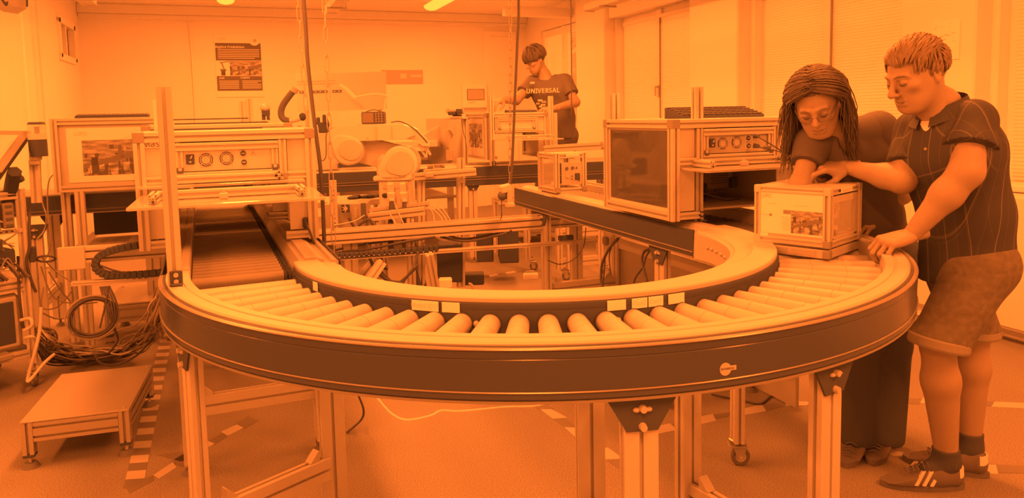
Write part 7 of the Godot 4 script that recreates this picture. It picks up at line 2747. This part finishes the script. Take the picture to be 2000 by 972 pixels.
func woman(cr: Vector3, cb: Vector3) -> void:
	var o := thing("person", "woman with long dark hair and glasses in dark clothes bending over the box", "person", V(1.36, 0, 0.36))
	var shL: Vector3 = Vector3(1.332, 1.305, 0.398)
	var shR: Vector3 = Vector3(1.026, 1.257, 0.374)
	var elL: Vector3 = Vector3(1.406, 1.047, 0.451)
	var wrL: Vector3 = Vector3(1.291, 0.971, 0.436)
	var elR: Vector3 = Vector3(0.927, 1.103, 0.416)
	var wrR: Vector3 = Vector3(1.108, 0.966, 0.325)
	var neck: Vector3 = Vector3(1.125, 1.291, 0.408)
	var hc: Vector3 = Vector3(0.990, 1.405, 0.432)
	var chest: Vector3 = Vector3(1.217, 1.160, 0.380)
	var waist: Vector3 = Vector3(1.310, 0.959, 0.380)
	var pel: Vector3 = Vector3(1.419, 0.783, 0.320)
	var hipL := pel + cr * 0.07
	var hipR := pel - cr * 0.07
	var anL: Vector3 = Vector3(1.349, 0.080, 0.431)
	var anR: Vector3 = Vector3(1.240, 0.080, 0.406)
	var knL := hipL.lerp(anL, 0.5) + cb * 0.03
	var knR := hipR.lerp(anR, 0.5) + cb * 0.03
	var left := (shL - shR).normalized()
	var f := left.cross(Vector3.UP).normalized()
	var b := MB.new()
	soft_body(b, [[pel, waist, 0.1, 0.085], [waist, chest, 0.085, 0.09], [chest, neck, 0.08, 0.05], [shR, shL, 0.042, 0.042], [neck, hc - V(0, 0.03, 0), 0.048, 0.044],
		[shL, elL, 0.043, 0.036], [elL, wrL, 0.038, 0.024], [shR, elR, 0.043, 0.036], [elR, wrR, 0.038, 0.024],
		[hipL, knL, 0.075, 0.05], [knL, anL, 0.05, 0.032], [hipR, knR, 0.075, 0.05], [knR, anR, 0.05, 0.032]], 0.012)
	var hf := head_frame(hc, cb * 0.8 - cr * 0.42 - Vector3.UP * 0.5, Vector3.UP + cr * -0.16, 0.97)
	head_into(b, hf, 0.004, 0.9, 0.95)
	hand_into(b, wrL, Vector3(1.216, 0.937, 0.444) - wrL, V(0.3, 1, 0.5), -1.0, [[0.7, 0.8, 0.4], [0.75, 0.85, 0.4], [0.8, 0.85, 0.4], [0.8, 0.8, 0.4]], [0.9, 0.7], 0.92)
	hand_into(b, wrR, V(0.3, -0.9, 0.1), V(-0.5, -0.2, 1), 1.0, [[0.4, 0.4, 0.3], [0.45, 0.4, 0.3], [0.5, 0.5, 0.3], [0.5, 0.5, 0.3]], [0.9, 0.4], 0.92)
	part("body", b, M.skin_dim, o)
	face_parts(o, hf, M.hair_brow, M.lip)
	garment("top", [[shL - left * 0.02, shR + left * 0.02, 0.068, 0.068, 0.04], [chest - left * 0.06, chest + left * 0.06, 0.102, 0.102, 0.04], [chest - left * 0.06, waist - left * 0.04, 0.1, 0.092, 0.04], [chest + left * 0.06, waist + left * 0.04, 0.1, 0.092, 0.04], [waist - left * 0.04, pel - left * 0.05, 0.092, 0.11, 0.04], [waist + left * 0.04, pel + left * 0.05, 0.092, 0.11, 0.04], [chest, neck - V(0, 0.05, 0), 0.09, 0.07, 0.03],], 0.03, 0.0105,[], M.top_dark, o, "dark round-necked top", [[neck + f * 0.1 - V(0, 0.08, 0), neck + V(0, 0.03, 0), 0.03, 0.05]])
	for q in [[shL, elL, 0.45, -1.0], [shR, elR, 0.5, 1.0]]:
		garment("sleeve", [[q[0] + left * 0.03 * q[3], q[0], 0.068, 0.066, 0.03], [q[0], q[0].lerp(q[1], 0.7), 0.066, 0.06, 0.03]], 0.03, 0.009, [[q[0].lerp(q[1], q[2]), q[1] - q[0]]], M.top_dark, o)
	garment("trousers", [[pel, pel + V(0, 0.06, 0), 0.118, 0.11, 0.03], [hipL, hipR, 0.1, 0.1, 0.03], [hipL, knL, 0.098, 0.078], [knL, anL - V(0, 0.02, 0), 0.078, 0.088], [hipR, knR, 0.098, 0.078], [knR, anR - V(0, 0.02, 0), 0.078, 0.08]], 0.02, 0.0105, [[V(anL.x, 0.035, anL.z), V(0, -1, 0)]], M.dark_matt, o, "wide dark trousers")
	for q in [[anL, 0.1], [anR, -0.25]]:
		var d: Vector3 = (cb * 0.8 - cr * 0.6).normalized()
		var hl: Vector3 = V(q[0].x, 0, q[0].z) - d * 0.06
		shoe(o, hl, hl + d, 0.245, M.suede, M.rubber, false, 0.75)
	# glasses
	b = MB.new()
	for k in [-1.0, 1.0]:
		var rim := []
		for i in 17:
			var t := TAU * i / 16.0
			rim.append(hf * V(k * 0.033 + cos(t) * 0.023, -0.006 + sin(t) * 0.0155, 0.104 - absf(k * 0.033 + cos(t) * 0.023) * 0.16))
		b.tube(rim, 0.0011, 5, false)
		b.tube([hf * V(k * 0.056, 0.0, 0.096), hf * V(k * 0.07, 0.004, 0.05), hf * V(k * 0.078, 0.006, 0.0)], 0.0019, 5)
	b.tube([hf * V(-0.01, -0.002, 0.103), hf * V(0, 0.001, 0.105), hf * V(0.01, -0.002, 0.103)], 0.0011, 5)
	part("glasses", b, M.dark_soft, o, "thin-framed glasses")
	# long hair
	var s := Soft.new(V(-0.12, -0.12, -0.15), V(0.12, 0.17, 0.14), 0.005)
	s.egg(V(0, 0.038, -0.02), V(0.083, 0.098, 0.102))
	s.egg(V(0, -0.04, -0.05), V(0.075, 0.1, 0.07))
	s.cut(V(0, 0.062, 0.06), V(0, -0.62, 0.6).normalized())
	s.cut(V(0, 0.0, 0.01), V(0, -0.3, 0.9).normalized(), 0.09)
	b = MB.new()
	b.colored = true
	b.col = Color(0.8, 0.8, 0.8)
	s.to(b, hf)
	for k in 950:
		var sd := -1.0 if k % 2 == 0 else 1.0
		var a := rng.randf_range(-0.8, 1.1)  # where on the parting, front to back
		var d := V(sd * rng.randf_range(-0.12, 0.3), cos(a * 1.1), -sin(a * 1.25) * 0.95 + 0.12).normalized()
		var pts := []
		var q := d
		var off := rng.randf_range(0.0, 0.022)
		var end := rng.randf_range(0.12, 0.29)
		var last := Vector3()
		for i in 6:
			pts.append(hf * (V(0, 0.04, -0.02) + q * V(0.086 + off + 0.003 * i, 0.1 + off * 0.5, 0.104 + off)))
			var fl := V(sd * (0.9 if i < 3 else 0.1), -0.8, -0.62 if a < 0.2 else -0.3)
			q = (q + (fl - q * fl.dot(q)) * 0.34).normalized()
		last = pts[pts.size() - 1]
		var drop := V(0, -1, 0) - cb * 0.12 + cr * (0.22 if sd > 0 else -0.04)
		for i in 4:
			last += drop.normalized() * end / 4.0 + V(rng.randf_range(-0.006, 0.006), 0, rng.randf_range(-0.006, 0.006)) + cr * (0.01 * sin(i * 1.3 + k))
			pts.append(last)
		lock(b, pts, 0.0038)
	part("hair", b, M.hair_dark, o, "long dark hair hanging past the shoulders")


func student(cr: Vector3, cb: Vector3) -> void:
	var o := thing("person", "person with floppy dark hair in a printed dark T-shirt working behind the rear cabinet", "person", V(2.0, 0.2, -4.95))
	var shL: Vector3 = Vector3(2.248, 1.722, -4.573)
	var shR: Vector3 = Vector3(1.967, 1.717, -4.785)
	var elL: Vector3 = Vector3(2.300, 1.503, -4.425)
	var wrL: Vector3 = Vector3(1.986, 1.442, -4.269)
	var elR: Vector3 = Vector3(1.740, 1.538, -4.692)
	var wrR: Vector3 = Vector3(1.537, 1.543, -4.554)
	var neck: Vector3 = Vector3(2.066, 1.821, -4.704)
	var hc: Vector3 = Vector3(1.967, 1.954, -4.701)
	var chest: Vector3 = Vector3(2.132, 1.619, -4.660)
	var waist: Vector3 = Vector3(2.192, 1.347, -4.633)
	var pel: Vector3 = Vector3(2.205, 1.156, -4.642)
	var hipL := pel + cr * 0.09
	var hipR := pel - cr * 0.09
	var anL := V(hipL.x + 0.03, 0.3, -4.92)
	var anR := V(hipR.x - 0.03, 0.3, -4.98)
	var left := (shL - shR).normalized()
	var f := left.cross(Vector3.UP).normalized()
	var b := MB.new()
	var knL := hipL.lerp(anL, 0.5)
	var knR := hipR.lerp(anR, 0.5)
	soft_body(b, [[pel, waist, 0.12, 0.105], [waist, chest, 0.105, 0.12], [chest, neck, 0.11, 0.06], [shR, shL, 0.055, 0.055], [neck, hc - V(0, 0.03, 0), 0.06, 0.056],
		[shL, elL, 0.056, 0.046], [elL, wrL, 0.05, 0.032], [shR, elR, 0.056, 0.046], [elR, wrR, 0.05, 0.032],
		[hipL, knL, 0.09, 0.06], [knL, anL, 0.06, 0.04], [hipR, knR, 0.09, 0.06], [knR, anR, 0.06, 0.04]], 0.016)
	var hf := head_frame(hc, -cr * 0.78 + cb * 0.45 - Vector3.UP * 0.4, Vector3.UP, 1.12)
	head_into(b, hf, 0.0055, 0.95, 1.0)
	hand_into(b, wrL, Vector3(1.821, 1.439, -4.224) - wrL, V(0.1, 1, 0.2), -1.0, [[0.5, 0.5, 0.3], [0.55, 0.5, 0.3], [0.6, 0.5, 0.3], [0.6, 0.5, 0.3]], [0.9, 0.4], 1.15)
	hand_into(b, wrR, Vector3(1.429, 1.517, -4.485) - wrR, V(-0.2, 1, 0.3), 1.0, [[0.4, 0.5, 0.3], [0.6, 0.7, 0.4], [0.7, 0.8, 0.4], [0.7, 0.8, 0.4]], [0.9, 0.5], 1.15)
	part("body", b, M.skin, o)
	face_parts(o, hf, M.hair_brow, M.lip)
	garment("t_shirt", [[shL - left * 0.02, shR + left * 0.02, 0.085, 0.085, 0.04], [chest - left * 0.09, chest + left * 0.09, 0.125, 0.125, 0.04], [chest - left * 0.09, waist - left * 0.06, 0.125, 0.118, 0.04], [chest + left * 0.09, waist + left * 0.06, 0.125, 0.118, 0.04], [waist - left * 0.06, pel - left * 0.06, 0.118, 0.125, 0.04], [waist + left * 0.06, pel + left * 0.06, 0.118, 0.125, 0.04], [chest, neck - V(0, 0.07, 0), 0.11, 0.085, 0.03],], 0.03, 0.013,
		[[pel - V(0, 0.03, 0), V(0, -1, 0)], [neck - V(0, 0.05, 0), V(0, 1, 0) + f * 0.35, 0.1]], M.tee, o, "dark T-shirt with pale print")
	for q in [[shL, elL, 0.62, -1.0], [shR, elR, 0.55, 1.0]]:
		garment("sleeve", [[q[0] + left * 0.04 * q[3], q[0], 0.085, 0.083, 0.03], [q[0], q[0].lerp(q[1], 0.8), 0.083, 0.084, 0.03]], 0.03, 0.011, [[q[0].lerp(q[1], q[2]), q[1] - q[0]]], M.tee, o)
	garment("trousers", [[pel + V(0, 0.03, 0), pel - V(0, 0.05, 0), 0.128, 0.125, 0.03], [hipL, hipR, 0.115, 0.115, 0.03], [hipL, knL, 0.115, 0.09], [knL, anL, 0.09, 0.085], [hipR, knR, 0.115, 0.09], [knR, anR, 0.09, 0.085]], 0.02, 0.015, [], M.tee, o)
	for q in [anL, anR]:
		shoe(o, V(q.x, 0.202, q.z) - f * 0.06, V(q.x, 0.202, q.z) + f, 0.28, M.suede, M.rubber, false)
	# print on the chest
	var at: Vector3 = Vector3(1.975, 1.631, -4.527)
	var rd := (left * V(1, 0.4, 1)).normalized()
	part("lettering", letters("UNIVERSAL", at, rd, rd.cross(Vector3.UP), 0.05, true), M.panel, o, "pale lettering on the chest")
	b = MB.new()
	for k in 9:
		b.box(at + rd * (-0.02 + 0.045 * sin(k * 2.4) * 0.8) - V(0, 0.1 + 0.016 * (k % 5), 0), V(0.03, 0.02, 0.004), 0.002, Basis(rd, Vector3.UP, rd.cross(Vector3.UP)))
	b.box(at + rd * -0.11 + V(0, 0.085, 0), V(0.05, 0.02, 0.004), 0.002, Basis(rd, Vector3.UP, rd.cross(Vector3.UP)))
	part("print", b, M.panel, o).set_meta("kind", "stuff")
	# hair
	var s := Soft.new(V(-0.13, -0.12, -0.15), V(0.13, 0.17, 0.15), 0.006)
	s.egg(V(0, 0.045, -0.012), V(0.088, 0.1, 0.108))
	s.cut(V(0, 0.0, 0.0), V(0, -0.8, 0.62).normalized())
	b = MB.new()
	b.colored = true
	b.col = Color(0.8, 0.8, 0.8)
	s.to(b, hf)
	for k in 260:
		var th := rng.randf_range(-PI, PI)
		var ph := acos(rng.randf_range(0.1, 1.0))
		var q := V(sin(ph) * sin(th), cos(ph), sin(ph) * cos(th))
		var pts := []
		var fl := V(q.x * 1.2 + 0.12, -0.9, q.z * 1.1 + 0.1)
		for i in 6:
			var e := 0.004 + 0.008 * sin(i / 5.0 * PI)
			pts.append(hf * (V(0, 0.045, -0.012) + q * V(0.088 + e, 0.1 + e, 0.108 + e)))
			q = (q + (fl - q * fl.dot(q)) * 0.17).normalized()
		lock(b, pts, 0.008)
	part("hair", b, M.hair_dark, o, "floppy dark hair over the forehead")
